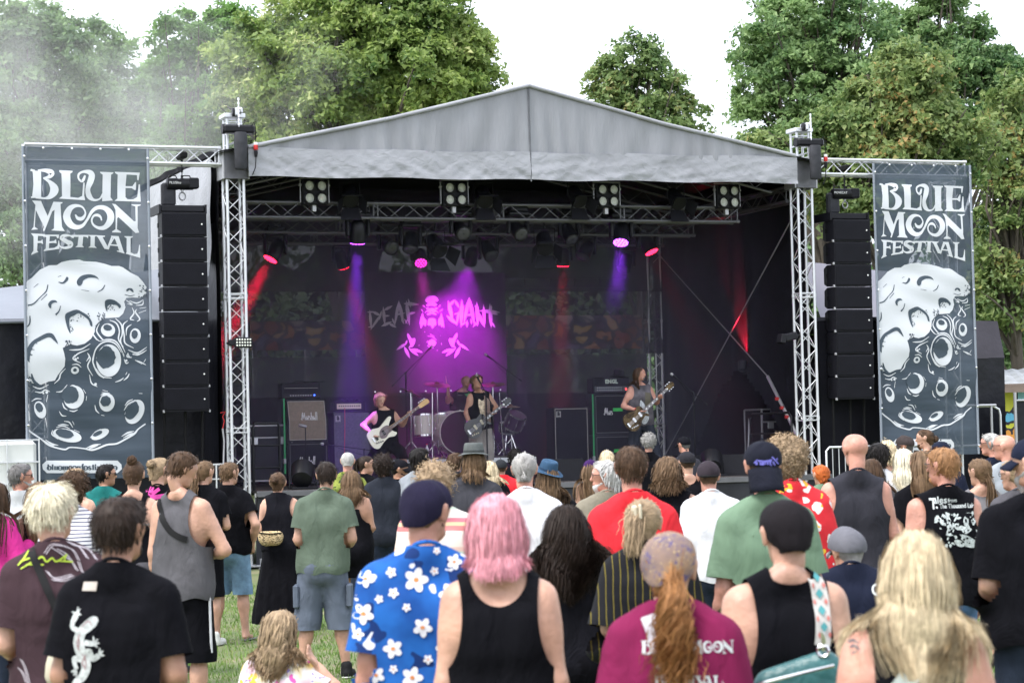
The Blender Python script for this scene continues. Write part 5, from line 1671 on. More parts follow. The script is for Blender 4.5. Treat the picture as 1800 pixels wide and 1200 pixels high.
  if kd == 'shorts' and bottom.get('cut'):
   for S_ in 'LR':
    hp, kn = j['hip' + S_], j['kn' + S_]; ba = kn - hp; l_ = np.linalg.norm(ba)
    da = seg_d(gV, hp, kn, .08,.06)
    f = np.where((da < .07) & (np.sign(gV[:, 0]) == np.sign(hp[0])), np.maximum(f, (gV - hp) @ ba / l_ - l_ * bottom['cut']), f)
  gV, gF = clip(gV, gF, f)
  if kd == 'skirt':
   a_ = np.arctan2(gV[:, 1], gV[:, 0]); q = np.clip((.95 * k - gV[:, 2]) / (.8 * k),0,1)
   gV = gV + vnorm(gV, gF) * (np.sin(a_ * 14 + np.sin(gV[:, 2] * 3) * 1.2) * .014 * q)[:, None]
  gV = wrinkle(gV, gF, .005,7.0, seed + 3)
  put({'shorts': 'shorts', 'pants': 'trousers', 'skirt': 'skirt'}[kd], gV, gF, bottom['m'])
 if shoes and not sit:
  sm = {'black': M_rubber, 'white': M_sole}.get(shoes, M_rubber)
  for sg, S_ in ((-1, 'L'),(1, 'R')):
   an = j['an' + S_]; z0 = an[2] - .085 * k
   tw = np.array([sg * .03,.17,0])
   if shoes == 'flip':
    pr = [(an + np.array([0,-.04,-.085 * k + .012]), an + tw + np.array([0,0,-.085 * k + .012]),.045,.046,.01,(np.array([0,0,1.]),.22))]
   else:
    pr = [(an + np.array([0,-.03,-.05]), an + tw + np.array([0,-.01,-.055]),.045,.040,.03),(an + np.array([0,-.01,.02]), an + np.array([0,0,-.04]),.048,.05,.02)]
   pr = [(np.asarray(a), np.asarray(b), *r) for a, b, *r in pr]
   sv, sf = surf(pr, .02)
   sv[:, 2] = np.maximum(sv[:, 2], z0 + .002)
   sh = put('shoe', sv, sf, mat('flipflop', (.2,.2,.2),.8) if shoes == 'flip' else sm)
   if shoes != 'flip' and 150 < s < 230:
    pr = [(an + np.array([0,-.035,-.085 * k + .014]), an + tw + np.array([0,0,-.085 * k + .014]),.046,.042,.01,(np.array([0,0,1.]),.32))]
    pr = [(np.asarray(a), np.asarray(b), *r) for a, b, *r in pr]
    sv, sf = surf(pr, .018); mesh_obj('sole', sv, sf, M_sole, sh)
 # ---------------- hair
 crown = np.array([0,-.05,.095])
 hr = np.array([.080,.102,.082]); hcl = np.array([0,0,.026])
 HWm = hx_
 def cap_surface(off, nape=-.07, zz=None, front=None, nz=.0):
  pr = [((0,-.022,.026),(0,.020,.030),.080 + off, .078 + off, .02),((0,-.045,-.02),(0,-.055,-.06),.055 + off * .8,.046 + off * .6,.03)]
  pr = [(np.array(a), np.array(b), *r) for a, b, *r in pr]
  v, f_ = surf(pr, max(hh, .009))
  yl = np.interp(v[:, 2], front[0] if front else [-.10,-.03,.02,.055,.085,.12], front[1] if front else [-.03,-.010,.012,.055,.080,.13])
  fld = np.maximum(v[:, 1] - yl, nape - v[:, 2] + .01 * np.cos(v[:, 0] * 30))
  v, f_ = clip(v, f_, fld)
  if nz:
   v = v + vnorm(v, f_) * (wob(v, 46, seed)[:, None] * nz)
  return v, f_
 hobj = None
 body_local = None
 if hair and hair[0] != 'bald':
  hk, hcn = hair[0], hair[1]
  ho = hair[2] if len(hair) > 2 else {}
  hm = hair_mat(hcn, HAIR[hcn])
  off = {'buzz': .006, 'short': .013, 'mid': .02, 'curly': .03, 'long': .006, 'bob': .008, 'bun': .008, 'pony': .008, 'wavy': .02}.get(hk, .012)
  off = ho.get('off', off)
  if hat: off = min(off, .002)
  cv, cf = cap_surface(off, ho.get('nape', {'buzz': -.06, 'short': -.066, 'curly': -.08}.get(hk, -.085)), nz=ho.get('nz', {'curly': .012, 'short': .004, 'mid': .006, 'wavy': .008}.get(hk, .002)), front=ho.get('front'))
  hobj = mesh_obj('hair', HWm(cv), cf, hm, t)
  p.hair = hobj
  dens = 2.6 if s > 330 else (.7 if s > 170 else .42)
  wid = .0028 if s > 330 else (.0064 if s > 170 else .010)
  nst = int({'buzz': 0, 'short': 650, 'mid': 750, 'curly': 900, 'long': 800, 'bob': 800, 'bun': 500, 'pony': 550, 'wavy': 850}.get(hk, 400) * dens * ho.get('n', 1))
  if hat and hat[0] != 'fedora' and hk in ('short', 'mid', 'curly', 'buzz'): nst = 0
  if nst:
   ii = rs.randint(0, len(cv), nst)
   rt = cv[ii] + rs.normal(size=(nst, 3)) * .006
   nr_ = vnorm(cv, cf)[ii]
   L_ = ho.get('len', {'short': .026, 'mid': .055, 'curly': .045, 'long': .42, 'bob': .22, 'bun': .1, 'pony': .1, 'wavy': .16}.get(hk, .05))
   if hk in ('short', 'mid', 'curly', 'wavy'):
    tg = rt - crown; tg -= nr_ * (tg * nr_).sum(1)[:, None]; tg /= np.linalg.norm(tg, axis=1)[:, None] + 1e-6
    d0 = tg + nr_ * (.10 if hk != 'curly' else .45) + rs.normal(size=(nst, 3)) * (.13 if hk != 'curly' else .5)
    d0 /= np.linalg.norm(d0, axis=1)[:, None]
    ln = L_ * (.5 + rs.rand(nst))
    P = grow(rt, d0, ln, 4 if hk != 'wavy' else 8,.12 if hk != 'wavy' else .3, hcl, hr, rs, .07, {'curly': .012, 'wavy': .012}.get(hk, 0),1.5, None, .35,.75, np.array([0,1., 0]))
    V_, F_ = ribbons(P, wid * (1.2 if hk != 'curly' else 1.0), hcl, 1.2, rs)
    mesh_obj('hair_strands', HWm(V_), F_, hm, hobj, kind='stuff')
   elif hk in ('long', 'bob'):
    up = rt[:, 2] > -.02
    part = np.array([ho.get('part', 0.),.0,.11])
    rt = np.where(up[:, None], rt, cv[rs.randint(0, len(cv), nst)])
    tg = rt - part; tg[:, 1] -= .03; 
    nn = rt - hcl; nn /= np.linalg.norm(nn, axis=1)[:, None]
    tg -= nn * (tg * nn).sum(1)[:, None]; tg /= np.linalg.norm(tg, axis=1)[:, None] + 1e-6
    d0 = tg + nn * .08; d0 /= np.linalg.norm(d0, axis=1)[:, None]
    tipz = ho.get('tip', -.45 if hk == 'long' else -.15)
    ln = np.maximum(.05, rt[:, 2] - tipz + .06) * (.88 + .2 * rs.rand(nst))
    inv = lambda q: q
    hb_ = [(np.asarray(a) - hc, np.asarray(b) - hc, *r) for a, b, *r in (torso(.02) + [(tp(0,-.03,1.48), tp(0,.0,1.6),.062,.058,.03)])]
    # work in head axes without the turn: strands settle on shoulders
    P = grow(rotz(rt, ay), rotz(d0, ay), ln, 12 if hk == 'long' else 8,.42, hcl, hr, rs, ho.get('noise', .022), ho.get('curl', .003), ho.get('cf', 1.5), hb_, ho.get('out', .9),.7, rotz(np.array([0,1., 0]), ay), ho.get('pull', .045))
    fl = rs.rand(nst) < .06
    P[fl] += (rs.normal(size=(fl.sum(),1,3)) * .012) * np.linspace(0,1, P.shape[1])[None, :, None] ** 1.5
    V_, F_ = ribbons(P, wid * 1.4, hcl, .5, rs, .4)
    mesh_obj('hair_strands', V_ * .95 + hc, F_, hm, hobj, kind='stuff')
   elif hk in ('bun', 'pony'):
    tie = np.array(ho.get('tie', (0,-.115,.03)))
    m_ = 7
    tt = np.linspace(0,1, m_)[None, :, None]
    P = rt[:, None, :] * (1 - tt) + (tie + rs.normal(size=(nst, 3)) * .012)[:, None, :] * tt
    e = (P - hcl) / (hr * (1.08 + .05 * rs.rand(nst))[:, None, None])
    l = np.linalg.norm(e, axis=2)[..., None]
    P = np.where(l < 1, hcl + e / l * hr * 1.1, P)
    V_, F_ = ribbons(P, wid * 1.2, hcl, .6, rs, .8)
    mesh_obj('hair_strands', HWm(V_), F_, hm, hobj, kind='stuff')
    if hk == 'bun':
     r_ = ho.get('r', .036)
     bc = tie + (tie - hcl) / np.linalg.norm(tie - hcl) * r_ * .6
     n2 = int(420 * dens)
     dd = rs.normal(size=(n2,3)); dd /= np.linalg.norm(dd, axis=1)[:, None]
     ax = rs.normal(size=(n2,3)) * .5 + (tie - hcl) / np.linalg.norm(tie - hcl); 
     q = np.cross(ax, dd); q /= np.linalg.norm(q, axis=1)[:, None] + 1e-6
     an_ = np.linspace(0,1.6,6)
     P = bc + (dd[:, None, :] * np.cos(an_)[None, :, None] + q[:, None, :] * np.sin(an_)[None, :, None]) * (r_ * (.7 + .45 * rs.rand(n2)))[:, None, None]
     V_, F_ = ribbons(P, wid * 1.6, bc, .8, rs, .7)
     mesh_obj('hair_bun', HWm(V_), F_, hm, hobj, kind='stuff')
     bv, bf = surf([(bc, bc + np.array([.001,0,0]), r_ * .85, r_ * .85,.01)], max(hh, .009)); mesh_obj('bun_core', HWm(bv), bf, hm, hobj)
    else:
     n2 = int(420 * dens * ho.get('n', 1))
     r0 = tie + rs.normal(size=(n2,3)) * .012
     d0 = np.tile((tie - hcl) / np.linalg.norm(tie - hcl),(n2,1)) + rs.normal(size=(n2,3)) * .25 + np.array([0,0,-.5])
     d0 /= np.linalg.norm(d0, axis=1)[:, None]
     hb_ = [(np.asarray(a) - hc, np.asarray(b) - hc, *r) for a, b, *r in (torso(.02) + [(tp(0,-.03,1.48), tp(0,.0,1.6),.062,.058,.03)])]
     ln = L_ * (.7 + .5 * rs.rand(n2)) if 'len' in ho else .25 * (.7 + .5 * rs.rand(n2))
     P = grow(rotz(r0, ay), rotz(d0, ay), ln, 10,.4, hcl, hr, rs, ho.get('noise', .06), ho.get('curl', .006), ho.get('cf', 1.5), hb_, .5,.7)
     V_, F_ = ribbons(P, wid * 1.5, hcl, .9, rs, .4)
     mesh_obj('ponytail', V_ * .95 + hc, F_, hm, hobj, kind='stuff')
 # ---------------- hats
 if hat:
  hk, m_ = hat[0], hat[1]
  ho = hat[2] if len(hat) > 2 else {}
  if hk in ('cap', 'beanie', 'scarf', 'flat'):
   off = .010 if hk != 'flat' else .018
   pr = [((0,-.022,.030),(0,.022,.034),.082 + off, .080 + off, .02)]
   if hk in ('beanie', 'scarf'): pr.append(((0,-.045,-.015),(0,-.055,-.03),.060 + off, .055 + off, .03))
   if hk == 'flat': pr.append(((0,.03,.055),(0,.07,.045),.085,.06,.03))
   pr = [(np.array(a), np.array(b), *r) for a, b, *r in pr]
   v, f_ = surf(pr, max(hh, .0085))
   bk = ho.get('back', False)
   low_f, low_b = {'cap': (.035,-.005), 'beanie': (.045,-.055), 'scarf': (.05,-.05), 'flat': (.03,.0)}[hk]
   if bk: low_f, low_b = .03,-.004
   pl = np.interp(v[:, 1], [-.1,.1], [low_b, low_f])
   v, f_ = clip(v, f_, pl - v[:, 2])
   v = v + vnorm(v, f_) * (wob(v, 30, seed)[:, None] * .0025)
   hobj2 = mesh_obj({'cap': 'cap', 'beanie': 'beanie', 'scarf': 'head_scarf', 'flat': 'cap'}[hk], HWm(v), f_, m_, t)
   p.hat = hobj2; p.hatV = HWm(v); p.hatF = f_
   if hk in ('cap', 'flat'):
    sgn = -1 if bk else 1
    A_ = np.linspace(-1.25,1.25,13)
    ln = ho.get('visor', .075)
    rows = []
    for q in np.linspace(0,1,5):
     xx = np.sin(A_) * (.088 + .004 * q); yy = np.cos(A_) * (.105) * (1 - q) + (np.cos(A_) * .105 + ln * np.cos(A_ * .9) ** .6) * q
     zz = (ho.get('vz', .022)) - .020 * (np.sin(A_) ** 2) - (.030 + ho.get('tilt', 0)) * q - .012 * q * q
     rows.append(np.stack([xx, sgn * yy, zz], 1))
    Vv = np.concatenate(rows); Ff = []
    for r_ in range(4):
     for c_ in range(12):
      i = r_ * 13 + c_; Ff.append((i, i + 1, i + 14, i + 13))
    vo = mesh_obj('visor', HWm(Vv), np.array(Ff), ho.get('vm', m_), hobj2)
    md = vo.modifiers.new('thickness', 'SOLIDIFY'); md.thickness = .005; md.offset = 0
    mb = MB(); b_ = hx_(np.array([[0,0,.136 if hk == 'cap' else .13]]))[0]; mb.lathe([(.009,-.008),(.008,.0),(.004,.005)], b_, (0,0,1),8); mb.build('cap_button', m_, hobj2,60)
    if bk is False and hk == 'cap' and ho.get('strap', True):
     pts = [hx_(np.array([[.098 * math.sin(a),-.022 - .097 * math.cos(a),.004]]))[0] for a in np.linspace(-.75,.75,7)]
     mb = MB(); mb.path(pts, .009,6); mb.build('cap_strap', M_rubber, hobj2,60)
  elif hk == 'fedora':
   cr = ho.get('r', .090); ch = ho.get('h', .105); br = ho.get('brim', .062); ti = ho.get('tilt', 0.0)
   rows = []; A_ = np.linspace(0,2 * PI, 25)[:-1]
   def ringp(rx, ry, z, zf=0, dent=0):
    return np.stack([rx * np.sin(A_), ry * np.cos(A_), z + zf * np.cos(A_) + dent * np.cos(2 * A_)], 1)
   e = 1.17
   crv = [(cr + br, -.004 + .0,.012),(cr + br * .6,.0,.004),(cr + .004,.004,0),(cr, .02,0),(cr * .97, ch * .55,0),(cr * .90, ch * .9,0),(cr * .78, ch, 0),(cr * .5, ch * .92,0),(cr * .2, ch * .86,0),(.004, ch * .85,0)]
   rings = [ringp(r_, r_ * e, z_, ti * 0, d_) for r_, z_, d_ in crv]
   Vv = np.concatenate(rings); n_ = 24; Ff = []
   for r_ in range(len(rings) - 1):
    for c_ in range(n_):
     Ff.append((r_ * n_ + c_, r_ * n_ + (c_ + 1) % n_, (r_ + 1) * n_ + (c_ + 1) % n_, (r_ + 1) * n_ + c_))
   c_, s_ = math.cos(ti), math.sin(ti)
   rt_ = ho.get('roll', 0.0)
   Vv = np.stack([Vv[:, 0], Vv[:, 1] * c_ - Vv[:, 2] * s_, Vv[:, 1] * s_ + Vv[:, 2] * c_], 1)
   Vv = np.stack([Vv[:, 0] * math.cos(rt_) + Vv[:, 2] * math.sin(rt_), Vv[:, 1], -Vv[:, 0] * math.sin(rt_) + Vv[:, 2] * math.cos(rt_)], 1)
   Vv = Vv + np.array([0,-.005, ho.get('z', .045)])
   ho_ = mesh_obj('hat', HWm(Vv), np.array(Ff), m_, t)
   md = ho_.modifiers.new('thickness', 'SOLIDIFY'); md.thickness = .004; md.offset = 0
   md = ho_.modifiers.new('round', 'SUBSURF'); md.levels = 1; md.render_levels = 1
   bn = []
   bandr = [ringp(cr + .0035,(cr + .0035) * e, .012), ringp(cr + .0025,(cr + .0025) * e, .036)]
   Bv = np.concatenate(bandr)
   Bv = np.stack([Bv[:, 0], Bv[:, 1] * c_ - Bv[:, 2] * s_, Bv[:, 1] * s_ + Bv[:, 2] * c_], 1)
   Bv = np.stack([Bv[:, 0] * math.cos(rt_) + Bv[:, 2] * math.sin(rt_), Bv[:, 1], -Bv[:, 0] * math.sin(rt_) + Bv[:, 2] * math.cos(rt_)], 1) + np.array([0,-.005, ho.get('z', .045)])
   mesh_obj('hat_band', HWm(Bv), np.array([(i, (i + 1) % n_, n_ + (i + 1) % n_, n_ + i) for i in range(n_)]), ho.get('band', m_), ho_)
 # ---------------- beard, eyes, glasses
 if beard:
  bl = beard[1] if len(beard) > 1 else .03
  pr = [((-.050,.02,-.045),(-.012,.074,-.082),.015,.020 + bl * .1,.02),((.050,.02,-.045),(.012,.074,-.082),.015,.020 + bl * .1,.02),((0,.064,-.094),(0,.060,-.098 - bl),.026,.014,.02)]
  pr = [(np.array(a), np.array(b), *r) for a, b, *r in pr]
  v, f_ = surf(pr, max(hh, .009)); v = v + vnorm(v, f_) * (wob(v, 60, seed)[:, None] * .004)
  mesh_obj('beard', HWm(v), f_, hair_mat(beard[0], HAIR[beard[0]]), t)
 if face:
  for sg in (-1,1):
   v, f_ = surf([(np.array([sg * .032,.083,.012]), np.array([sg * .033,.083,.012]),.0125,.0125,.003)], .006)
   eo = mesh_obj('eye', HWm(v), f_, M_eye_w, t)
   v, f_ = surf([(np.array([sg * .032,.0935,.012]), np.array([sg * .0325,.0935,.012]),.0068,.0068,.003)], .004)
   mesh_obj('iris', HWm(v), f_, M_eye_d, eo)
   mb = MB(); mb.path(HWm(np.array([[sg * .014,.098,.030], [sg * .032,.0965,.036], [sg * .052,.083,.030]])),.0045,5); mb.build('eyebrow', hair_mat((hair or ('', 'brown'))[1], HAIR[(hair or ('', 'brown'))[1]]), t, 60)
  v, f_ = surf([(np.array([-.018,.0965,-.056]), np.array([.018,.0965,-.056]),.0055,.0055,.003)], .004)
  mesh_obj('mouth', HWm(v), f_, M_lip, t)
 if glasses:
  fm = M_frame
  mb = MB()
  for sg in (-1,1):
   mb = MB(); c0 = np.array([sg * .032,.103,.010])
   if glasses == 'dark':
    pts = [c0 + np.array([.026 * math.cos(a),-.006 * abs(math.cos(a)),.019 * math.sin(a)]) for a in np.linspace(0,2 * PI, 13)[:-1]]
    mesh_obj('lens', HWm(np.array(pts + [c0])), np.array([(i, (i + 1) % 12,12) for i in range(12)]), M_lens, t)
   mb.path([HWm((c0 + np.array([.026 * math.cos(a),-.006 * abs(math.cos(a)),.019 * math.sin(a)]))[None])[0] for a in np.linspace(0,2 * PI, 11)], .0022,5); mb.build('glasses_rim', fm, t, 60)
   mb = MB(); mb.path(HWm(np.array([[sg * .058,.098,.014], [sg * .082,.05,.016], [sg * .086,-.005,.018], [sg * .084,-.02,.0]])),.0026,5); mb.build('glasses_temple', fm, t, 60)
 p.hx = HWm
 return p
# ---------------------------------------------------------------- print and straps laid onto cloth from behind or before
def drape_print(p, shapes, m, gname=None, side=-1, lift=.004, name='print', mp=None, arr=None, parent=None, sub=0):
 V, F = arr if arr is not None else p.gar[gname][:2]
 par = parent or (p.gar[gname][2] if gname else p.t)
 T = np.concatenate([F[:, [0,1,2]], F[:, [0,2,3]]]) if F.shape[1] == 4 else F
 if gname and 'strap' in name:
  n_ = len(V); V = np.concatenate([V, p.skinV]); sf_ = p.skinF; T = np.concatenate([T, sf_[:, [0,1,2]] + n_, sf_[:, [0,2,3]] + n_])
 bv = BVHTree.FromPolygons([tuple(v) for v in V], [tuple(int(i) for i in f) for f in T])
 P, Fp = print_mesh(shapes, lambda x, y: (*((mp(x, y)) if mp else (x, y)),0))
 for _ in range(sub):
  # split every triangle in four so that large flat prints follow the cloth
  E = {}; PL = [tuple(q) for q in P]; NF = []
  def mid(a, b):
   k_ = (min(a, b), max(a, b))
   if k_ not in E:
    E[k_] = len(PL); PL.append(tuple((np.array(PL[a]) + np.array(PL[b])) / 2))
   return E[k_]
  for a, b, c in Fp:
   ab, bc, ca = mid(a, b), mid(b, c), mid(c, a)
   NF += [(a, ab, ca),(ab, b, bc),(ca, bc, c),(ab, bc, ca)]
  P = np.array(PL); Fp = np.array(NF)
 out = np.zeros((len(P),3)); ok = np.zeros(len(P), bool)
 for i, (x, z, _z) in enumerate(P):
  hit = bv.ray_cast(Vector((x, side * 1.2, z)), Vector((0,-side, 0)))
  if hit[0] is not None:
   out[i] = hit[0] + Vector((0, side * lift, 0)); ok[i] = True
 Fp = Fp[ok[Fp].all(1)]
 if len(Fp) == 0: return None
 return mesh_obj(name, out, Fp, m, par, True, kind='stuff' if len(shapes) > 1 or 'strap' in name else None)
# ================================================================ stage equipment
def sthing(name, label, cat, a, b, z, group=None, rz=0.0):
 return thing(name, label, cat, S(a, b, z), SA + rz, group)
M_grille = mat('speaker_grille', (.006,.006,.010),.6,0,.15,5,.3,90, spec=.15)
M_cab = mat('cabinet_paint', (.007,.007,.011),.6,0,.2,9,.3,60, spec=.25)
def line_array(label, a):
 t = sthing('line_array', label, 'speaker array', a, -.02,0, 'hanging speaker columns')
 n = 8; h = .3825; z = 5.52; y = 0.0; tilt = 0.0
 W_, Dp = .70,.50
 mb = MB(); mb.box((0,.2, z + .06),(.68,.62,.10), None, .01); mb.box((-.36,.2, z + .05),(.03,.66,.14)); mb.box((.36,.2, z + .05),(.03,.66,.14)); mb.build('flying_frame', M_black, t)
 for i in range(n):
  tilt = R(-.9 * i)
  rot = Matrix.Rotation(-tilt * .5,3, 'X')
  c = Vector((0, y + Dp / 2 - .2, z - h / 2))
  mb = MB()
  hh = (h - .012) / 2; hb = hh * .72
  v = [(-W_ / 2,-Dp / 2,-hh),(W_ / 2,-Dp / 2,-hh),(W_ / 2,-Dp / 2, hh),(-W_ / 2,-Dp / 2, hh),(-W_ / 2 + .05, Dp / 2,-hb),(W_ / 2 - .05, Dp / 2,-hb),(W_ / 2 - .05, Dp / 2, hb),(-W_ / 2 + .05, Dp / 2, hb)]
  mid = [(-W_ / 2,.05,-hh * .98),(W_ / 2,.05,-hh * .98),(W_ / 2,.05, hh * .98),(-W_ / 2,.05, hh * .98)]
  vv = v[:4] + mid + v[4:]
  f = [(0,1,2,3),(11,10,9,8)]
  for r_ in (0,4):
   for q in range(4): f.append((r_ + q, r_ + 4 + q, r_ + 4 + (q + 1) % 4, r_ + (q + 1) % 4)[::-1] if False else (r_ + (q + 1) % 4, r_ + q, r_ + 4 + q, r_ + 4 + (q + 1) % 4))
  mb.add([c + rot @ Vector(q) for q in vv], f)
  cb = mb.build('speaker_cabinet', M_cab, t)
  mb = MB(); mb.box(c + rot @ Vector((0,-Dp / 2 - .004,0)),(W_ - .03,.02, h - .05), rot, .008); mb.build('grille', M_grille, cb)
  mb = MB(); mb.box(c + rot @ Vector((.27,-Dp / 2 - .018,.0)),(.022,.006,.022), rot @ Matrix.Rotation(R(45),3, 'Y')); mb.build('badge', M_white, cb)
  mb = MB(); mb.box(c + rot @ Vector((-W_ / 2 - .001,.02,0)),(.012,.07,.07)); mb.build('handle', M_rubber, cb)
  for sx_ in (-1,1):
   mb = MB(); mb.box(c + rot @ Vector((sx_ * (W_ / 2 + .006),-Dp / 2 + .03,-hh)),(.03,.05,.045), None, .006); mb.build('rigging_pin', M_alu_dull, cb)
  z -= h; y += math.sin(-tilt * .5) * h * .35
 for x in (-.3,0.03,.3):
  mb = MB(); mb.path([(x, .1, z),(x * .98,.12,1.8),(x * .94,.16,.02)], .022 if x else .012,8); mb.build('cable_loom' if x == .03 else 'hanging_strap', M_rubber, t, 60)
 # hoist above
 t2 = sthing('chain_motor', 'black chain motor above the %s speaker column' % ('left' if a < 0 else 'right'), 'chain hoist', a, .1,5.66, 'speaker column motors')
 mb = MB(); mb.lathe([(.06,-.2),(.09,-.19),(.095,-.03),(.085,0),(.095,.03),(.09,.22),(.06,.23)], (0,0,.32),(1,0,0),16); mb.build('motor', M_blackp, t2,40)
 mb = MB(); mb.box((.22,-.02,.33),(.16,.16,.17), None, .02); mb.build('gear_box', M_black, t2)
 sh, w_ = text_shape('PLUSlite' if a < 0 else 'MOVECAT', .055)
 P, F = print_mesh([sh], lambda x, y: (x - w_ / 2 - .08,-.10,.33 - y - .015)); mesh_obj('lettering', P, F, M_white, t2, False)
 mb = MB(); mb.box((-.16,.05,.16),(.22,.14,.36), None, .03); mb.build('chain_bag', mat('bag_cordura', (.022,.023,.03),.75), t2)
 for sx_ in (-.1,.12):
  mb = MB(); mb.path([(sx_ - .07,0,.40),(sx_ - .05,0,.45),(sx_ + .05,0,.45),(sx_ + .07,0,.40)], .01,6); mb.build('handle', M_black, t2,60)
 for k in range(5):
  mb = MB(); mb.box((.05,0,.42 + k * .06),(.012 if k % 2 else .035,.035 if k % 2 else .012,.075), None, .005); mb.build('chain_link', M_black, t2)
 mb = MB(); mb.box((.05,0,.76),(.12,.34,.1), None, .02); mb.build('truss_sling', M_rubber, t2)
 mb = MB(); mb.path([(.05 + .05 * math.cos(q),0,.13 + .06 * math.sin(q)) for q in np.linspace(0,2 * PI, 13)], .012,6); mb.path([(.05,0,.2),(.05,0,.24)], .02,8); mb.build('shackle', M_alu_dull, t2,60)
 return t
line_array('black eight-box speaker column beside the left banner', -.84)
line_array('black eight-box speaker column beside the right banner', 10.74)
# ---------------------------------------------------------------- stage lamps
M_lensw = mat('frosted_lens', (.72,.74,.68),.25,0,.12,60,.6,120)
def blinder(px, py, label):
 a, z = spx(px, py, .36)
 t = sthing('blinder_lamp', label, 'stage light', a, .36, z, 'four-eyed blinder lamps on the front truss')
 mb = MB(); mb.box((0,.06,0),(.42,.16,.40), None, .015); mb.build('housing', M_black, t)
 for i in (-1,1):
  for k in (-1,1):
   e = MB(); e.lathe([(.088,0),(.092,-.05),(.078,-.055),(.074,-.012)], (i * .102,-.02, k * .098),(0,1,0),20,1,1, False); e.build('lamp_ring', M_blackp, t, 40)
   e = MB(); e.lathe([(.001,-.026),(.05,-.022),(.074,-.010)], (i * .102,-.02, k * .098),(0,1,0),20); e.build('lens', M_lensw, t, 60)
  mb = MB(); mb.box((i * .235,.05,.02),(.012,.05,.36)); mb.tube((i * .21,.05,.12),(i * .26,.05,.12),.02); mb.build('yoke_arm', M_alu_dull, t)
 mb = MB(); mb.box((0,.05,.225),(.49,.05,.012)); mb.box((0,.10,-.25),(.06,.08,.1)); mb.build('yoke_bar', M_alu_dull, t)
for (px, py), lb in zip(((554,338),(800,341),(1068,344),(1280,346)),('leftmost', 'second from the left', 'third from the left', 'rightmost')):
 blinder(px, py, 'square four-lamp blinder, %s on the front truss' % lb)
def fresnel(px, py, b, label, sc=1.0, ang=0.0, group='barn door spotlights'):
 a, z = spx(px, py, b)
 t = sthing('fresnel_lamp', label, 'stage light', a, b, z, group, ang)
 rot = Matrix.Rotation(R(38),3, 'X')
 tr = lambda v: rot @ (Vector(v) * sc)
 mb = MB(); mb.lathe([(.05 * sc, .17 * sc),(.10 * sc, .15 * sc),(.115 * sc, .02 * sc),(.12 * sc, -.12 * sc),(.115 * sc, -.13 * sc)], (0,0,0), rot @ Vector((0,1,0)),16); mb.build('housing', M_black, t, 40)
 mb = MB(); mb.lathe([(.001,-.10 * sc),(.11 * sc, -.125 * sc)], (0,0,0), rot @ Vector((0,1,0)),16); mb.build('lens', mat('unlit_lens', (.05,.05,.06),.1), t, 60)
 for q, (d, w0, w1) in enumerate((((0,1),.11,.15),((0,-1),.11,.15),((1,0),.09,.12),((-1,0),.09,.12))):
  mb = MB(); y0, y1 = -.13,-.30
  if d[0] == 0: v = [(-w0, y0, d[1] * .115),(w0, y0, d[1] * .115),(w1, y1, d[1] * .20),(-w1, y1, d[1] * .20)]
  else: v = [(d[0] * .115, y0,-w0),(d[0] * .115, y0, w0),(d[0] * .20, y1, w1),(d[0] * .20, y1,-w1)]
  v = [tr(x) for x in v]
  nn = (v[1] - v[0]).cross(v[2] - v[0]).normalized() * .004
  mb.add([x + nn for x in v] + [x - nn for x in v], [(0,1,2,3),(7,6,5,4),(0,4,5,1),(1,5,6,2),(2,6,7,3),(3,7,4,0)]); mb.build('barn_door', M_black, t)
 mb = MB(); mb.path([(-.14 * sc, 0,0),(-.14 * sc, 0,.2 * sc),(.14 * sc, 0,.2 * sc),(.14 * sc, 0,0)], .011,6); mb.tube((0,0,.2 * sc),(0,0,.3 * sc),.02); mb.build('yoke', M_black, t, 30)
for i, (px, py, b, sc) in enumerate(((615,345,.5,1.15),(850,346,.5,1.15),(1013,346,.5,1.15),(1188,350,.5,1.15))):
 fresnel(px, py, b, 'black barn door spotlight %s' % ('right of the leftmost blinder', 'right of the second blinder', 'left of the third blinder', 'between the third and rightmost blinders')[i], sc, R((-10,-6,8,4)[i]))
for i, (px, py, b) in enumerate(((766,432,1.2),(957,428,1.2))):
 fresnel(px, py, b, 'hanging barn door lamp %s of the band banner top' % ('left', 'right')[i], 1.25, R((12,-14)[i]), 'low barn door spotlights')
SPOTS = []
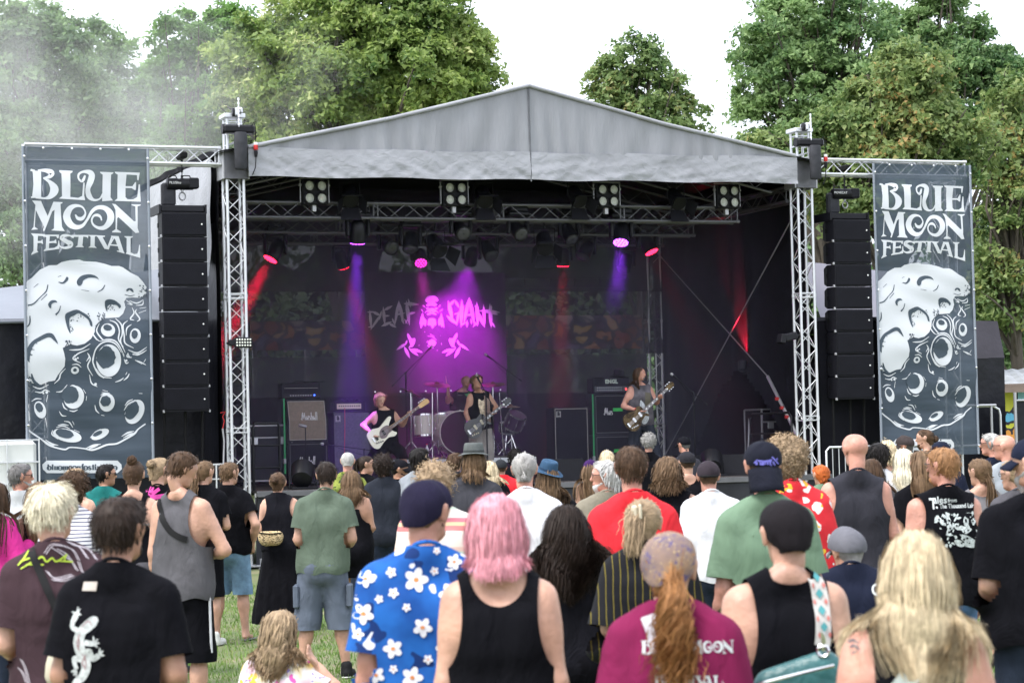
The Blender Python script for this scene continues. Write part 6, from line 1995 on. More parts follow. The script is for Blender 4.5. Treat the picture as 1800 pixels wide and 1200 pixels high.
def moving_head(px, py, b, aim, colr, label, sc=1.0, power=0, cone=12, top=.33):
 "yoke-mounted moving head; aim: direction in stage axes; colr None when dark"
 a, z = spx(px, py, b)
 t = sthing('moving_head_lamp', label, 'stage light', a, b, z, 'moving head lamps under the roof')
 d = Vector(aim).normalized()
 mb = MB(); mb.lathe([(.07 * sc, -.17 * sc),(.105 * sc, -.13 * sc),(.115 * sc, 0),(.125 * sc, .12 * sc),(.125 * sc, .155 * sc),(.11 * sc, .16 * sc)], (0,0,0), d, 18); mb.build('head', M_blackp, t, 40)
 if colr:
  mb = MB(); mb.lathe([(.001,.152 * sc),(.11 * sc, .152 * sc)], (0,0,0), d, 18); mb.build('lens_back', M_black, t)
  x, y, dd = frame_of(d)
  gm = glow('led_%s' % colr[0], colr[1], colr[2])
  for rr, n in ((.012,1),(.05,6),(.092,12)):
   for k in range(n):
    q = 2 * PI * k / n
    c = dd * (.162 * sc) + (x * math.cos(q) + y * math.sin(q)) * rr * sc * (0 if n == 1 else 1)
    mb = MB(); mb.lathe([(.020 * sc, 0),(.014 * sc, .008 * sc),(.001,.010 * sc)], c, d, 8); mb.build('led', gm, t, 60)
 else:
  mb = MB(); mb.lathe([(.001,.158 * sc),(.085 * sc, .172 * sc),(.105 * sc, .156 * sc)][::-1], (0,0,0), d, 18); mb.build('lens', mat('unlit_lens', (.05,.05,.06),.1), t, 60)
 for i in (-1,1):
  mb = MB(); mb.box((i * .155 * sc, 0,.08 * sc),(.05 * sc, .12 * sc, .30 * sc), None, .02); mb.build('yoke_arm', M_blackp, t)
 mb = MB(); mb.box((0,0,.25 * sc),(.36 * sc, .2 * sc, .07 * sc), None, .02); mb.build('yoke', M_blackp, t)
 mb = MB(); mb.box((0,0,.32 * sc),(.30 * sc, .22 * sc, .08 * sc), None, .02); mb.build('base_box', M_black, t)
 for i in (-1,1):
  mb = MB(); mb.box((i * .1 * sc, 0, top + .05),(.03,.06, max(.03,.10)), None, .01); mb.build('clamp', M_black, t)
 if power:
  ld = bpy.data.lights.new('spot_beam', 'SPOT'); ld.energy = power; ld.color = colr[1]; ld.spot_size = R(cone); ld.spot_blend = .9; ld.shadow_soft_size = .09
  lo = bpy.data.objects.new('spot_beam', ld); link(lo, t)
  lo.location = d * (.19 * sc); lo.rotation_euler = d.to_track_quat('-Z', 'Y').to_euler()
RED = ('red', (1.0,.012,.045),5); PUR = ('purple', (.40,.05,1.0),6); MAG = ('magenta', (.80,.02,.95),5)
moving_head(484,440,2.6,(-.62,-.12,-1.0), RED, 'red-lit moving head at the left end of the middle truss', 1.1,7500,17)
moving_head(600,455,4.4,(.42,.35,-1), RED, 'tilted red moving head on the rear truss, left of the violet lamp', 1.0,2000,14)
moving_head(629,408,.7,(.03,.28,-1), PUR, 'violet-lit moving head hanging low on the front truss, left', 1.1,3400,17)
moving_head(739,452,4.4,(-.26,-1.0,-1.05),('dimred', (.95,.04,.55),1.2), 'dim pink moving head behind the left low barn door lamp', 1.0,1000,18)
moving_head(829,450,4.4,(.06,.95,-1), MAG, 'magenta moving head shining on the right half of the band banner', 1.0,900,66)
moving_head(990,452,4.4,(.02,.18,-1), RED, 'dim red moving head right of the band banner', 1.0,1500,15)
moving_head(1092,410,.7,(-.28,-.45,-1), PUR, 'violet-lit moving head hanging on the front truss, right', 1.15,1800,22)
moving_head(1138,428,2.6,(.32,-.42,-1), RED, 'red-lit moving head in front of the rear right tower', 1.1,150,20)
for i, (px, py, b, aim, lab) in enumerate(((722,425,1.2,(-.3,-.6,-1), 'dark moving head left of the left low barn door lamp'),(810,404,.7,(0,-.9,-.5), 'dark moving head on the front truss above the band name'),(858,440,2.6,(.1,-.8,-.8), 'dark moving head between the two low barn door lamps'),
                                          (910,404,.7,(.1,-.9,-.6), 'dark moving head on the front truss right of the roof centre'),(1000,410,1.2,(.1,-.8,-.9), 'dark moving head right of the right low barn door lamp'),(1030,440,2.6,(-.7,-.4,-1), 'dark moving head tilted left above the orange board'),
                                          (1100,462,4.4,(-.5,-.4,-1), 'dark moving head hanging lowest at the right'),(682,432,2.6,(.1,-.9,-.3), 'hazy dark moving head right of the violet lamp'))):
 moving_head(px, py, b, aim, None, lab, 1.05)
# red lamp washing the right drape from behind the arch
a, z = spx(1290,624,3.0)
t = thing('floor_par_lamp', 'small red lamp clamped in the arched gap of the right drape', 'stage light', S(SW + .02,2.5,3.12), SA)
mb = MB(); mb.lathe([(.05,-.1),(.075,-.08),(.085,.08)], (0,0,0),(.25,.35,1),14); mb.build('housing', M_black, t, 40)
mb = MB(); mb.lathe([(.075,.07),(.001,.085)], (0,0,0),(.25,.35,1),14); mb.build('lens', glow('led_red', RED[1], RED[2]), t, 40)
ld = bpy.data.lights.new('spot_beam', 'SPOT'); ld.energy = 330; ld.color = RED[1]; ld.spot_size = R(40); ld.spot_blend = .6; ld.shadow_soft_size = .05
lo = bpy.data.objects.new('spot_beam', ld); link(lo, t); d = Vector((.25,.35,1)).normalized(); lo.location = d * .1; lo.rotation_euler = d.to_track_quat('-Z', 'Y').to_euler()
# lamps on the towers
a, z = spx(427,602,-.2)
t = sthing('led_panel', 'white LED panel clamped to the left front tower', 'stage light', a, -.22, z)
mb = MB(); mb.box((0,0,0),(.27,.07,.16), None, .01); mb.build('housing', M_black, t)
for i in range(6):
 for k in range(3):
  mb = MB(); mb.lathe([(.016,0),(.012,.008),(.001,.01)], (-.105 + i * .042,-.036,-.045 + k * .045),(0,-1,0),8); mb.build('led', M_lensw, t, 60)
mb = MB(); mb.box((-.17,.03,0),(.1,.08,.1), None, .015); mb.tube((-.2,.03,0),(-.2,.2,0),.02); mb.build('clamp', M_black, t)
a, z = spx(1388,592,-.1)
t = sthing('side_lamp', 'black box lamp clamped to the inside of the right front tower', 'stage light', a, -.1, z)
mb = MB(); mb.box((0,0,0),(.24,.16,.13), Matrix.Rotation(R(-12),3, 'Y'),.02); mb.build('housing', M_black, t)
mb = MB(); mb.box((-.15,0,-.03),(.1,.18,.15), Matrix.Rotation(R(12),3, 'Y'),.01); mb.build('hood', M_black, t)
mb = MB(); mb.tube((.1,0,.02),(.26,0,.03),.02); mb.build('arm', M_black, t)
# ---------------------------------------------------------------- amplifiers
M_tolex = mat('black_tolex', (.006,.006,.009),.6,0,.2,12,.5,120, spec=.2)
M_cloth_sp = mat('salt_pepper_cloth', (.25,.20,.15),.8,0,.12,18,.4,160)
M_cloth_bk = mat('black_speaker_cloth', (.006,.006,.010),.8,0,.2,12,.4,160, spec=.15)
M_piping = mat('cream_piping', (.42,.40,.36),.6,0,.1,9)
M_amp_grey = mat('blue_grey_cloth', (.085,.092,.11),.8,0,.22,24,.5,140)
def script_mark(parent, x, y, z, w, cut=0, yf=None):
 "script word mark in white raised letters"
 m_ = []
 def st(*p): m_.append(stroke(list(p)))
 st((0,.8,.10),(.10,.2,.16),(.18,-.05,.10)); st((.12,0,.10),(.22,.75,.14)); st((.22,.7,.12),(.40,0,.12)); st((.36,0,.10),(.46,.9,.15)); st((-.12,.75,.06),(.05,.9,.09))
 if True:
  for q in (.62,): st((q + .12,.42,.08),(q, .55,.10),(q + .02,.88,.12),(q + .16,.62,.10),(q + .2,.92,.08))
  st((.82,.9,.09),(.88,.42,.10),(1.0,.5,.06))
  if cut: st_ = lambda *p: None
  else: st_ = st
  st((1.12,.42,.08),(1.02,.58,.08),(1.14,.74,.10),(1.0,.92,.08))
  st_((1.28,-.05,.10),(1.22,.95,.12)); st_((1.24,.6,.08),(1.38,.45,.10),(1.38,.95,.09))
  st_((1.62,.42,.08),(1.5,.6,.10),(1.54,.9,.10),(1.66,.6,.09),(1.7,.95,.08))
  st_((1.86,-.1,.10),(1.8,.95,.12)); st_((2.02,-.1,.10),(1.96,.95,.12))
 k = w / 2.05
 P, F = print_mesh(m_, lambda q, r_: (x + q * k, yf(z - r_ * k) if yf else y, z - r_ * k)); o = mesh_obj('word_mark', P, F, M_white, parent, False)
 md = o.modifiers.new('thickness', 'SOLIDIFY'); md.thickness = .004
def cab_4x12(a, b, z, label, slant, cloth, cut=0, tape=False, grp='guitar speaker cabinets'):
 t = sthing('speaker_cabinet', label, 'speaker cabinet', a, b, z, grp)
 w_, h_, d_ = .72,.735,.36
 pf = [(0,0),(d_, 0),(d_, h_),(.11 if slant else 0, h_),(.0,.36 if slant else h_ * .5)]
 mb = MB(); mb.prism([(p[0], p[1]) for p in pf], -w_ / 2, w_ / 2, lambda x, y, q: (y, x, q)); mb.build('box', M_tolex, t)
 # baffle
 def face(z0, z1, inset):
  def yy(q): return (max(0,(q - .36)) / (h_ - .36) * .11 if slant else 0) - inset
  return [(-w_ / 2 + .035, yy(z0), z0),(w_ / 2 - .035, yy(z0), z0),(w_ / 2 - .035, yy(z1), z1),(-w_ / 2 + .035, yy(z1), z1)]
 mb = MB()
 if slant:
  mb.add(face(.035,.36,.006), [(0,1,2,3)]); mb.add(face(.36, h_ - .035,.006), [(0,1,2,3)])
 else: mb.add(face(.035, h_ - .035,.006), [(0,1,2,3)])
 mb.build('front_cloth', cloth, t)
 c = face(.035, h_ - .035,.008)
 pts = [c[0], c[1]] + ([(w_ / 2 - .035,-.008,.36)] if slant else []) + [c[2], c[3]] + ([(-w_ / 2 + .035,-.008,.36)] if slant else []) + [c[0]]
 for i in range(len(pts) - 1):
  mb = MB(); mb.tube(pts[i], pts[i + 1], .007); mb.build('piping', M_piping if cloth is M_cloth_sp else mat('dark_piping', (.10,.10,.11),.6), t, 60)
 yl = ((.47 - .36) / (h_ - .36) * .11 if slant else 0) - .012
 script_mark(t, -.10 if slant else -.16, yl, .50 if slant else .48,.28, cut, (lambda q: max(0, q - .36) / (h_ - .36) * .11 - .014) if slant else None)
 for sx_ in (-1,1):
  for q in (.02, h_ - .02):
   mb = MB(); mb.box((sx_ * (w_ / 2 - .012),(.11 if slant and q > .3 else 0) + .012, q),(.034,.034,.044), None, .008); mb.build('corner', M_rubber, t)
  mb = MB(); mb.box((sx_ * (w_ / 2 + .003),.18,.42),(.012,.13,.09), None, .004); mb.build('side_handle', M_rubber, t)
 if tape:
  mb = MB(); mb.box((.10, yl - .004,.45),(.19,.006,.06)); mb.build('green_tape', mat('green_tape', (.03,.50,.08),.6), t)
 return t
def strap(a, b, z0, z1, label):
 t = sthing('ratchet_strap', label, 'strap', a, b, z0)
 mb = MB(); mb.box((0,0,(z1 - z0) / 2),(.03,.006, z1 - z0)); mb.build('webbing', M_green, t)
 mb = MB(); mb.box((-.01,-.02,.22),(.05,.05,.09), None, .01); mb.build('ratchet', M_alu_dull, t)
BL = 3.75
za = 1.2
a_, _z = spx(541,760, BL)
cab_4x12(a_, BL, za, 'lower black guitar cabinet of the left stack', False, M_cloth_bk)
cab_4x12(a_, BL, za + .745, 'upper slanted guitar cabinet with brown cloth in the left stack', True, M_cloth_sp)
strap(a_ - .41, BL + .02, za + .2, za + 1.5, 'green lashing strap beside the left guitar stack')
t = sthing('amp_head', 'black amplifier head with blue pilot lamp on the left stack', 'amplifier', a_ - .08, BL + .1, za + 1.49, 'amplifier heads')
mb = MB(); mb.box((0,.12,.14),(.70,.26,.27), None, .015); mb.build('case', M_tolex, t)
mb = MB(); mb.box((0,-.012,.17),(.62,.01,.12)); mb.build('front_grille', M_cloth_bk, t)
mb = MB(); mb.box((0,-.014,.055),(.62,.012,.075)); mb.build('control_panel', M_black, t)
mb = MB(); mb.box((0,-.018,.185),(.60,.006,.008)); mb.build('trim_line', M_piping, t)
for k in range(9):
 mb = MB(); mb.lathe([(.013,0),(.010,.016)], (-.19 + k * .045,-.02,.058),(0,-1,0),8); mb.build('knob', M_alu_dull, t, 40)
mb = MB(); mb.box((.235,-.021,.06),(.018,.008,.018)); mb.build('pilot_lamp', glow('blue_pilot', (.03,.1,1.0),6), t)
mb = MB(); mb.path([(-.12,.1,.275),(-.06,.1,.31),(.06,.1,.31),(.12,.1,.275)], .012,6); mb.build('handle', M_rubber, t, 60)
t = thing('folded_cloth', 'black cloth lying on the left amplifier head', 'cloth', S(a_ + .12, BL + .1, za + 1.765), SA)
sheet('cloth', lambda u, v: np.stack([-.2 + .5 * u, .02 + .2 * v, .012 + .02 * np.abs(wob(np.stack([u * 3, v * 3, u], 1),3,4))], 1),16,10, M_drape, t)
def bass_rig(a, b, label, cloth, pip, head, grp):
 t = sthing('bass_cabinet', label, 'speaker cabinet', a, b, za, grp)
 w_, h_, d_ = .66,1.23,.40
 mb = MB(); mb.box((0, d_ / 2, h_ / 2 + .02),(w_, d_, h_), None, .012); mb.build('box', M_tolex, t)
 mb = MB(); mb.box((0,-.004, h_ / 2 + .02),(w_ - .05,.012, h_ - .05)); mb.build('front_cloth', cloth, t)
 for p0, p1 in (((-1,0),(1,0)),((1,0),(1,1)),((1,1),(-1,1)),((-1,1),(-1,0))):
  mb = MB(); mb.tube((p0[0] * (w_ / 2 - .02),-.01,.045 + p0[1] * (h_ - .05)),(p1[0] * (w_ / 2 - .02),-.01,.045 + p1[1] * (h_ - .05)),.006); mb.build('piping', pip, t, 60)
 mb = MB(); mb.box((-w_ / 2 + .085,-.014, h_ - .10),(.085,.008,.11)); mb.build('logo_plate', mat('logo_plate_%s' % ('w' if head else 'b'),(.42,.42,.42),.5), t)
 sh, wd = text_shape('a', .12,0,.01); P, F = print_mesh([sh], lambda x, y: (-w_ / 2 + .062 + x * .8,-.020, h_ - .115 - y)); mesh_obj('logo_letter', P, F, M_black, t, False)
 sh, wd = text_shape('Ampeg', .022,0,.001); P, F = print_mesh([sh], lambda x, y: (-w_ / 2 + .085 - wd / 2 + x, -.020, h_ - .150 - y)); mesh_obj('logo_text', P, F, M_black, t, False)
 for sx_ in (-1,1):
  mb = MB(); mb.box((sx_ * (w_ / 2 - .01),.015, h_),(.04,.04,.05), None, .01); mb.build('corner', M_rubber, t)
 return t
a_, _z = spx(617,712, BL)
bass_rig(a_, BL, 'tall grey-fronted bass cabinet left of the bassist', M_amp_grey, mat('dark_piping', (.10,.10,.11),.6), True, 'bass cabinets')
t = sthing('amp_head', 'bass amplifier with cream control panel on the grey cabinet', 'amplifier', a_ + .0, BL + .06, za + 1.26, 'amplifier heads')
mb = MB(); mb.box((0,.14,.085),(.56,.28,.16), None, .01); mb.build('case', M_tolex, t)
mb = MB(); mb.box((-.02,-.004,.085),(.44,.012,.09)); mb.build('control_panel', mat('cream_panel', (.62,.52,.40),.5,0,.1,8), t)
for k in range(10):
 mb = MB(); mb.lathe([(.012,0),(.009,.014)], (-.2 + k * .04,-.012,.09),(0,-1,0),8); mb.build('knob', M_black, t, 40)
t = thing('folded_cloth', 'dark blue cloth heaped on the bass amplifier', 'cloth', S(a_ + .02, BL + .1, za + 1.425), SA)
sheet('cloth', lambda u, v: np.stack([-.22 + .46 * u, .0 + .22 * v, .01 + .07 * np.abs(wob(np.stack([u * 3, v * 3, u], 1),3,6)) * np.sin(PI * u) ** .5], 1),18,10, mat('navy_cloth', (.02,.022,.06),.85,0,.2,6), t)
mbx = thing('red_cable', 'thin red cable hanging down the grey bass cabinet', 'cable', S(a_ - .12, BL - .02, za), SA)
mb = MB(); mb.path([(0,0,1.32),(-.01,-.02,1.0),(-.03,-.02,.5),(-.04,-.02,.02)], .006,6); mb.build('cable', M_red, mbx, 60)
a_, _z = spx(1003,705, BL)
bass_rig(a_, BL, 'tall black bass cabinet with pale piping right of the drums', M_cloth_bk, M_piping, False, 'bass cabinets')
a_, _z = spx(1077,740, BL)
cab_4x12(a_, BL, za, 'lower black guitar cabinet with green tape in the right stack', False, M_cloth_bk, 1, True)
cab_4x12(a_, BL, za + .745, 'upper black guitar cabinet with green tape in the right stack', False, M_cloth_bk, 1, True)
strap(a_ - .385, BL - .01, za + .1, za + 1.48, 'green lashing strap beside the right guitar stack')
t = sthing('amp_head', 'black amplifier head with two knob rows on the right stack', 'amplifier', a_ + .0, BL + .02, za + 1.49, 'amplifier heads')
mb = MB(); mb.box((0,.14,.15),(.74,.28,.29), None, .02); mb.build('case', M_tolex, t)
mb = MB(); mb.box((0,-.004,.20),(.66,.01,.12)); mb.build('front_grille', M_cloth_bk, t)
mb = MB(); mb.box((0,-.008,.08),(.66,.012,.10)); mb.build('control_panel', mat('panel_grey', (.06,.065,.08),.4,.3), t)
sh, wd = text_shape('ENGL', .095,0,.006,1.05); P, F = print_mesh([sh], lambda x, y: (x - wd / 2,-.014,.185 - y)); mesh_obj('word_mark', P, F, mat('pale_logo', (.5,.58,.5),.5), t, False)
for r_ in (0,1):
 for k in range(12):
  mb = MB(); mb.lathe([(.012,0),(.009,.014)], (-.28 + k * .042,-.015,.062 + r_ * .042),(0,-1,0),8); mb.build('knob', M_alu_dull, t, 40)
mb = MB(); mb.box((.28,-.018,.075),(.02,.01,.03)); mb.build('pilot_lamp', glow('red_pilot', (1,.02,.02),5), t)
t = thing('felt_hat', 'black hat lying on the right amplifier head', 'hat', S(a_ + .2, BL + .14, za + 1.79), SA)
mb = MB(); mb.lathe([(.17,0),(.11,.015),(.10,.03),(.10,.11),(.085,.125),(.001,.11)], (0,0,0),(.12,0,1),18); mb.build('hat', M_drape, t, 50)
# ---------------------------------------------------------------- flight cases, wedges, floor lamps
def flight_case(a, b, z, w_, d_, h_, label, grp='flight cases'):
 t = sthing('flight_case', label, 'flight case', a, b, z, grp)
 mb = MB(); mb.box((0,0, h_ / 2 + .09),(w_, d_, h_)); mb.build('case', M_black, t)
 for x in (-1,1):
  for y in (-1,1):
   mb = MB(); mb.box((x * w_ / 2, y * d_ / 2, h_ / 2 + .09),(.035,.035, h_ + .01), None, .006); mb.build('edge_profile', M_alu_dull, t)
  for zz in (0,1):
   mb = MB(); mb.box((x * w_ / 2,0,.09 + zz * h_),(.035, d_ - .04,.035), None, .006); mb.build('edge_profile', M_alu_dull, t)
 for y in (-1,1):
  for zz in (0,.78,1):
   mb = MB(); mb.box((0, y * d_ / 2,.09 + zz * h_),(w_ - .04,.03,.03), None, .006); mb.build('edge_profile', M_alu_dull, t)
 for x in (-.28,.28):
  mb = MB(); mb.box((x * w_, -d_ / 2 - .008,.09 + .72 * h_),(.12,.016,.12), None, .005); mb.build('butterfly_latch', M_alu, t)
 for x in (-1,1):
  for y in (-1,1):
   mb = MB(); mb.lathe([(.042,-.018),(.045,0),(.042,.018)], (x * (w_ / 2 - .08), y * (d_ / 2 - .08),.045),(1,0,0),12); mb.build('castor', M_rubber, t, 40)
 return t
a_, _z = spx(468,760,4.1)
flight_case(a_, 4.3,1.2,.85,.6,.95, 'black flight case behind the railing at stage left')
flight_case(SW + 1.05,3.4,1.2,.8,.7,1.05, 'tall black equipment case inside the arched gap')
flight_case(SW + 1.5,2.2,1.2,.7,.6,.8, 'lower dark case at the right of the arched gap')
t = thing('trestle_stand', 'folded pale metal trestle legs leaning inside the arched gap', 'stand', S(SW + .55,3.5,1.2), SA)
for x in (0,.07):
 rod('leg', (x, 0,.0),(x + .12,.1,1.0),.02, M_alu_dull, t, 8)
rod('crossbar', (0,.0,.1),(.07,.0,.1),.012, M_alu_dull, t, 8)
def railing(a0, b0, a1, b1, label):
 t = sthing('stage_railing', label, 'railing', a0, b0, DECK)
 d = (a1 - a0, b1 - b0)
 mb = MB(); mb.path([(0,0,0),(0,0,.98),(.06 * d[0], .06 * d[1], 1.05),(d[0] * .94, d[1] * .94,1.05),(d[0], d[1], .98),(d[0], d[1], 0)], .021,8); mb.build('frame', M_black, t, 50)
 for z in (.35,.7): rod('rail', (0,0, z),(d[0], d[1], z),.015, M_black, t, 8)
 return t
railing(.3,.25,.78,.45, 'black guard railing at the front left of the stage')
railing(SW - .15,.3, SW + .05,2.3, 'black guard railing along the right side of the stage')
M_wedge = mat('wedge_grille', (.016,.016,.020),.6,0,.2,8,.3,100)
def wedge(a, b, rz, label):
 t = sthing('monitor_wedge', label, 'monitor speaker', a, b, DECK, 'floor monitor wedges', rz)
 mb = MB(); pf = [(-.25,0),(.22,0),(.25,.12),(.02,.36),(-.22,.36)]
 mb.prism(pf, -.30,.30, lambda x, y, q: (y, -x, q)); mb.build('box', M_cab, t)
 mb = MB(); mb.add([(-.28,-.243,.135),(.28,-.243,.135),(.28,-.03,.357),(-.28,-.03,.357)], [(0,1,2,3)]); mb.build('grille', M_wedge, t)
 mb = MB(); mb.box((0,.19,.30),(.2,.03,.06)); mb.build('handle', M_rubber, t)
a_, _z = spx(992,850,.45); wedge(a_, .55, R(180), 'monitor wedge lit lilac in front of the black bass cabinet')
a_, _z = spx(716,850,.5); wedge(a_, .5, R(180), 'monitor wedge at the bassist\'s feet')
a_, _z = spx(1285,830,.6); wedge(a_, .7, R(160), 'monitor wedge at the right front of the stage')
a_, _z = spx(1225,830,.6); wedge(a_, 1.1, R(190), 'monitor wedge left of the right floor lamp')
def floor_lamp(px, b, label):
 a, z = spx(px, 850, b)
 t = sthing('floor_lamp', label, 'stage light', a, b, DECK, 'round floor lamps at the stage edge')
 d = Vector((.3,.75,.6)).normalized()
 c = Vector((0,0,.24))
 mb = MB(); mb.lathe([(.10,-.18),(.16,-.16),(.185,-.02),(.19,.14),(.17,.15)], c, d, 20); mb.build('housing', M_blackp, t, 40)
 mb = MB(); mb.lathe([(.001,.13),(.165,.145)], c, d, 20); mb.build('lens', mat('unlit_lens', (.05,.05,.06),.1), t, 40)
 for sx_ in (-1,1):
  mb = MB(); mb.path([(sx_ * .21,0,.24),(sx_ * .22,-.03,.02),(sx_ * .12,-.08,.015)], .014,6); mb.build('yoke_leg', M_black, t, 50)
 mb = MB(); mb.box((0,-.02,.02),(.42,.26,.03), None, .008); mb.build('base', M_black, t)
 mb = MB(); mb.box((.0,-.165,.30),(.07,.006,.035), Matrix.Rotation(R(-30),3, 'X')); mb.build('label_sticker', M_white, t)
floor_lamp(532,.1, 'big round floor lamp at the left stage edge')
floor_lamp(1252,.35, 'big round floor lamp at the right stage edge')
# ---------------------------------------------------------------- microphone stands
def mic_stand(base, top, tip, label, straight=False):
 "base (a, b), top height, tip (a, b, z)"
 t = sthing('microphone_stand', label, 'microphone stand', base[0], base[1], base[2] if len(base) > 2 else DECK, 'microphone stands')
 z0 = base[2] if len(base) > 2 else DECK
 for k in range(3):
  q = k * 2 * PI / 3 + .5
  rod('leg', (0,0,.12),(.30 * math.cos(q),.30 * math.sin(q),.012),.009, M_black, t)
 rod('pole', (0,0,.08),(0,0, top - z0),.010, M_black, t, 8)
 q = Vector((tip[0] - base[0], tip[1] - base[1], tip[2] - z0)); h0 = Vector((0,0, top - z0))
 d = (q - h0).normalized()
 if not straight:
  rod('boom', h0 - d * .35, q, .007, M_black, t, 6)
  mb = MB(); mb.lathe([(.018,-.02),(.018,.02)], h0,(0,1,0),10); mb.build('clutch', M_black, t, 40)
  mb = MB(); mb.lathe([(.012,-.35),(.016,-.34),(.016,-.30),(.012,-.29)], h0, d, 8); mb.build('counterweight', M_black, t, 40)
 mb = MB(); mb.lathe([(.011,-.02),(.014,.06),(.019,.13),(.019,.14)], q, d, 10); mb.build('microphone_body', M_black, t, 50)
 mb = MB(); mb.lathe([(.019,.138),(.026,.15),(.027,.17),(.020,.19),(.001,.196)], q, d, 12); mb.build('microphone_grille', M_alu_dull, t, 60)
 mb = MB(); mb.path([q, q * .6 + h0 * .4 + Vector((0,.02,-.05)), h0 + Vector((.015,0,-.1)),(.015,0,.1),(.1,.1,.01)], .004,5, False); mb.build('cable', M_rubber, t, 60)
def apt(px, py, b):
 a, z = spx(px, py, b); return (a, b, z)
q = apt(1193,668,1.0); a_, _z = spx(1219,700,1.0)
mic_stand((a_, 1.0), spx(1216,690,1.0)[1], (q[0], 1.0, q[2]), 'boom microphone stand right of the guitarist')
q = apt(851,672,1.15); a_, _z = spx(852,690,1.15)
mic_stand((a_, 1.1), spx(852,690,1.1)[1], (q[0] - .02,1.28, q[2] + .0), 'microphone stand in front of the singer')
q = apt(748,620,3.9); a_, _z = spx(713,660,3.9)
mic_stand((a_, 3.9,1.66), spx(713,655,3.9)[1], q, 'overhead boom microphone stand left of the drums')
q = apt(866,632,4.6); a_, _z = spx(891,655,4.6)
mic_stand((a_, 4.6,1.66), spx(891,650,4.6)[1], q, 'overhead boom microphone stand right of the drums')
q = apt(583,782,2.2); a_, _z = spx(640,800,2.2)
mic_stand((a_, 2.2), spx(622,790,2.2)[1], q, 'low microphone stand before the grey bass cabinet')
t = sthing('microphone_stand', 'short stand with grey microphone before the brown guitar cabinet', 'microphone stand', spx(537,760,3.3)[0], 3.3, DECK, 'microphone stands')
rod('pole', (0,0,0),(0,0,.98),.009, M_black, t); mb = MB(); mb.lathe([(.14,0),(.14,.015),(.02,.03)], (0,0,0),(0,0,1),16); mb.build('base', M_black, t, 40)
mb = MB(); mb.lathe([(.022,0),(.03,.03),(.03,.12),(.02,.14)], (.02,0,1.0),(-.9,.3,.25),10); mb.build('microphone', M_alu_dull, t, 50)
# ---------------------------------------------------------------- drum riser and kit
RZ = 1.62
ar0, ar1 = spx(668,800,3.0)[0], spx(948,800,3.0)[0]
t = sthing('drum_riser', 'low platform with pale edge under the drum kit', 'platform', (ar0 + ar1) / 2,4.15, DECK)
rw = ar1 - ar0
for i in (-1,1):
 mb = MB(); mb.box((i * rw / 4,0, RZ - DECK - .03),(rw / 2 - .006,2.0,.05), None, .004); mb.build('platform_panel', M_ply, t)
 mb = MB(); mb.box((i * rw / 4,-1.01, RZ - DECK - .075),(rw / 2 - .01,.03,.09), None, .006); mb.build('edge_profile', M_alu, t)
 for y in (-.9,.9):
  for x in (.08, rw / 2 - .08):
   rod('leg', (i * x, y, 0),(i * x, y, RZ - DECK - .06),.024, M_alu_dull, t, 8)
M_shell = mat('cream_drum_shell', (.58,.55,.47),.35,0,.06,6, coat=.3)
M_skin_d = mat('drum_head_white', (.72,.72,.70),.5,0,.05,6)
M_bronze = mat('bronze', (.34,.20,.10),.32,.9,.15,8)
dk = thing('drum_kit', 'cream drum kit with black bass drum head and bronze cymbals', 'drum kit', S(0,0,0), SA)
def drum(px, py, b, r_, ln, ax, nm, head, shell=M_shell, hoop=M_chrome):
 a, z = spx(px, py, b)
 c = Vector((a, b, z)); ax = Vector(ax).normalized()
 mb = MB(); mb.lathe([(r_ * .98,-ln / 2),(r_, -ln / 2 + .002),(r_, ln / 2 - .002),(r_ * .98, ln / 2)], c, ax, 28); o = mb.build(nm, shell, dk, 40)
 for e in (-1,1):
  mb = MB(); mb.lathe([(r_ * 1.0,-.012),(r_ * 1.035,-.012),(r_ * 1.035,.018),(r_ * .985,.018)], c + ax * e * ln / 2, ax * e, 28,1,1, False); mb.build('hoop', hoop, o, 40)
  mb = MB(); mb.lathe([(r_ * .985,.006),(.001,.007)], c + ax * e * ln / 2, ax * e, 28); mb.build('drum_head', head if e < 0 or nm != 'bass_drum' else M_skin_d, o, 40)
 x, y, d = frame_of(ax)
 for k in range(8):
  q = 2 * PI * k / 8 + .2
  p = c + (x * math.cos(q) + y * math.sin(q)) * (r_ + .014)
  mb = MB(); mb.box(p, (.022,.022,.05), None, .005); mb.tube(p - ax * ln * .48, p + ax * ln * .48,.005); mb.build('lug', M_chrome, o)
 return c
drum(802,760,3.7,.375,.42,(0,1,0), 'bass_drum', mat('black_drum_head', (.005,.005,.008),.5,0,.1,3, spec=.15), hoop=M_piping)
drum(745,747,3.85,.17,.36,(0,.05,1), 'tom', M_skin_d)
drum(775,747,3.95,.15,.38,(0,.1,1), 'tom', M_skin_d)
drum(893,752,4.1,.16,.16,(0,-.2,1), 'snare', M_skin_d, mat('dark_drum_shell', (.05,.02,.06),.3))
drum(905,740,3.75,.17,.26,(.25,-.55,1), 'tom', mat('clear_drum_head', (.12,.06,.12),.2), mat('dark_drum_shell', (.05,.02,.06),.3))
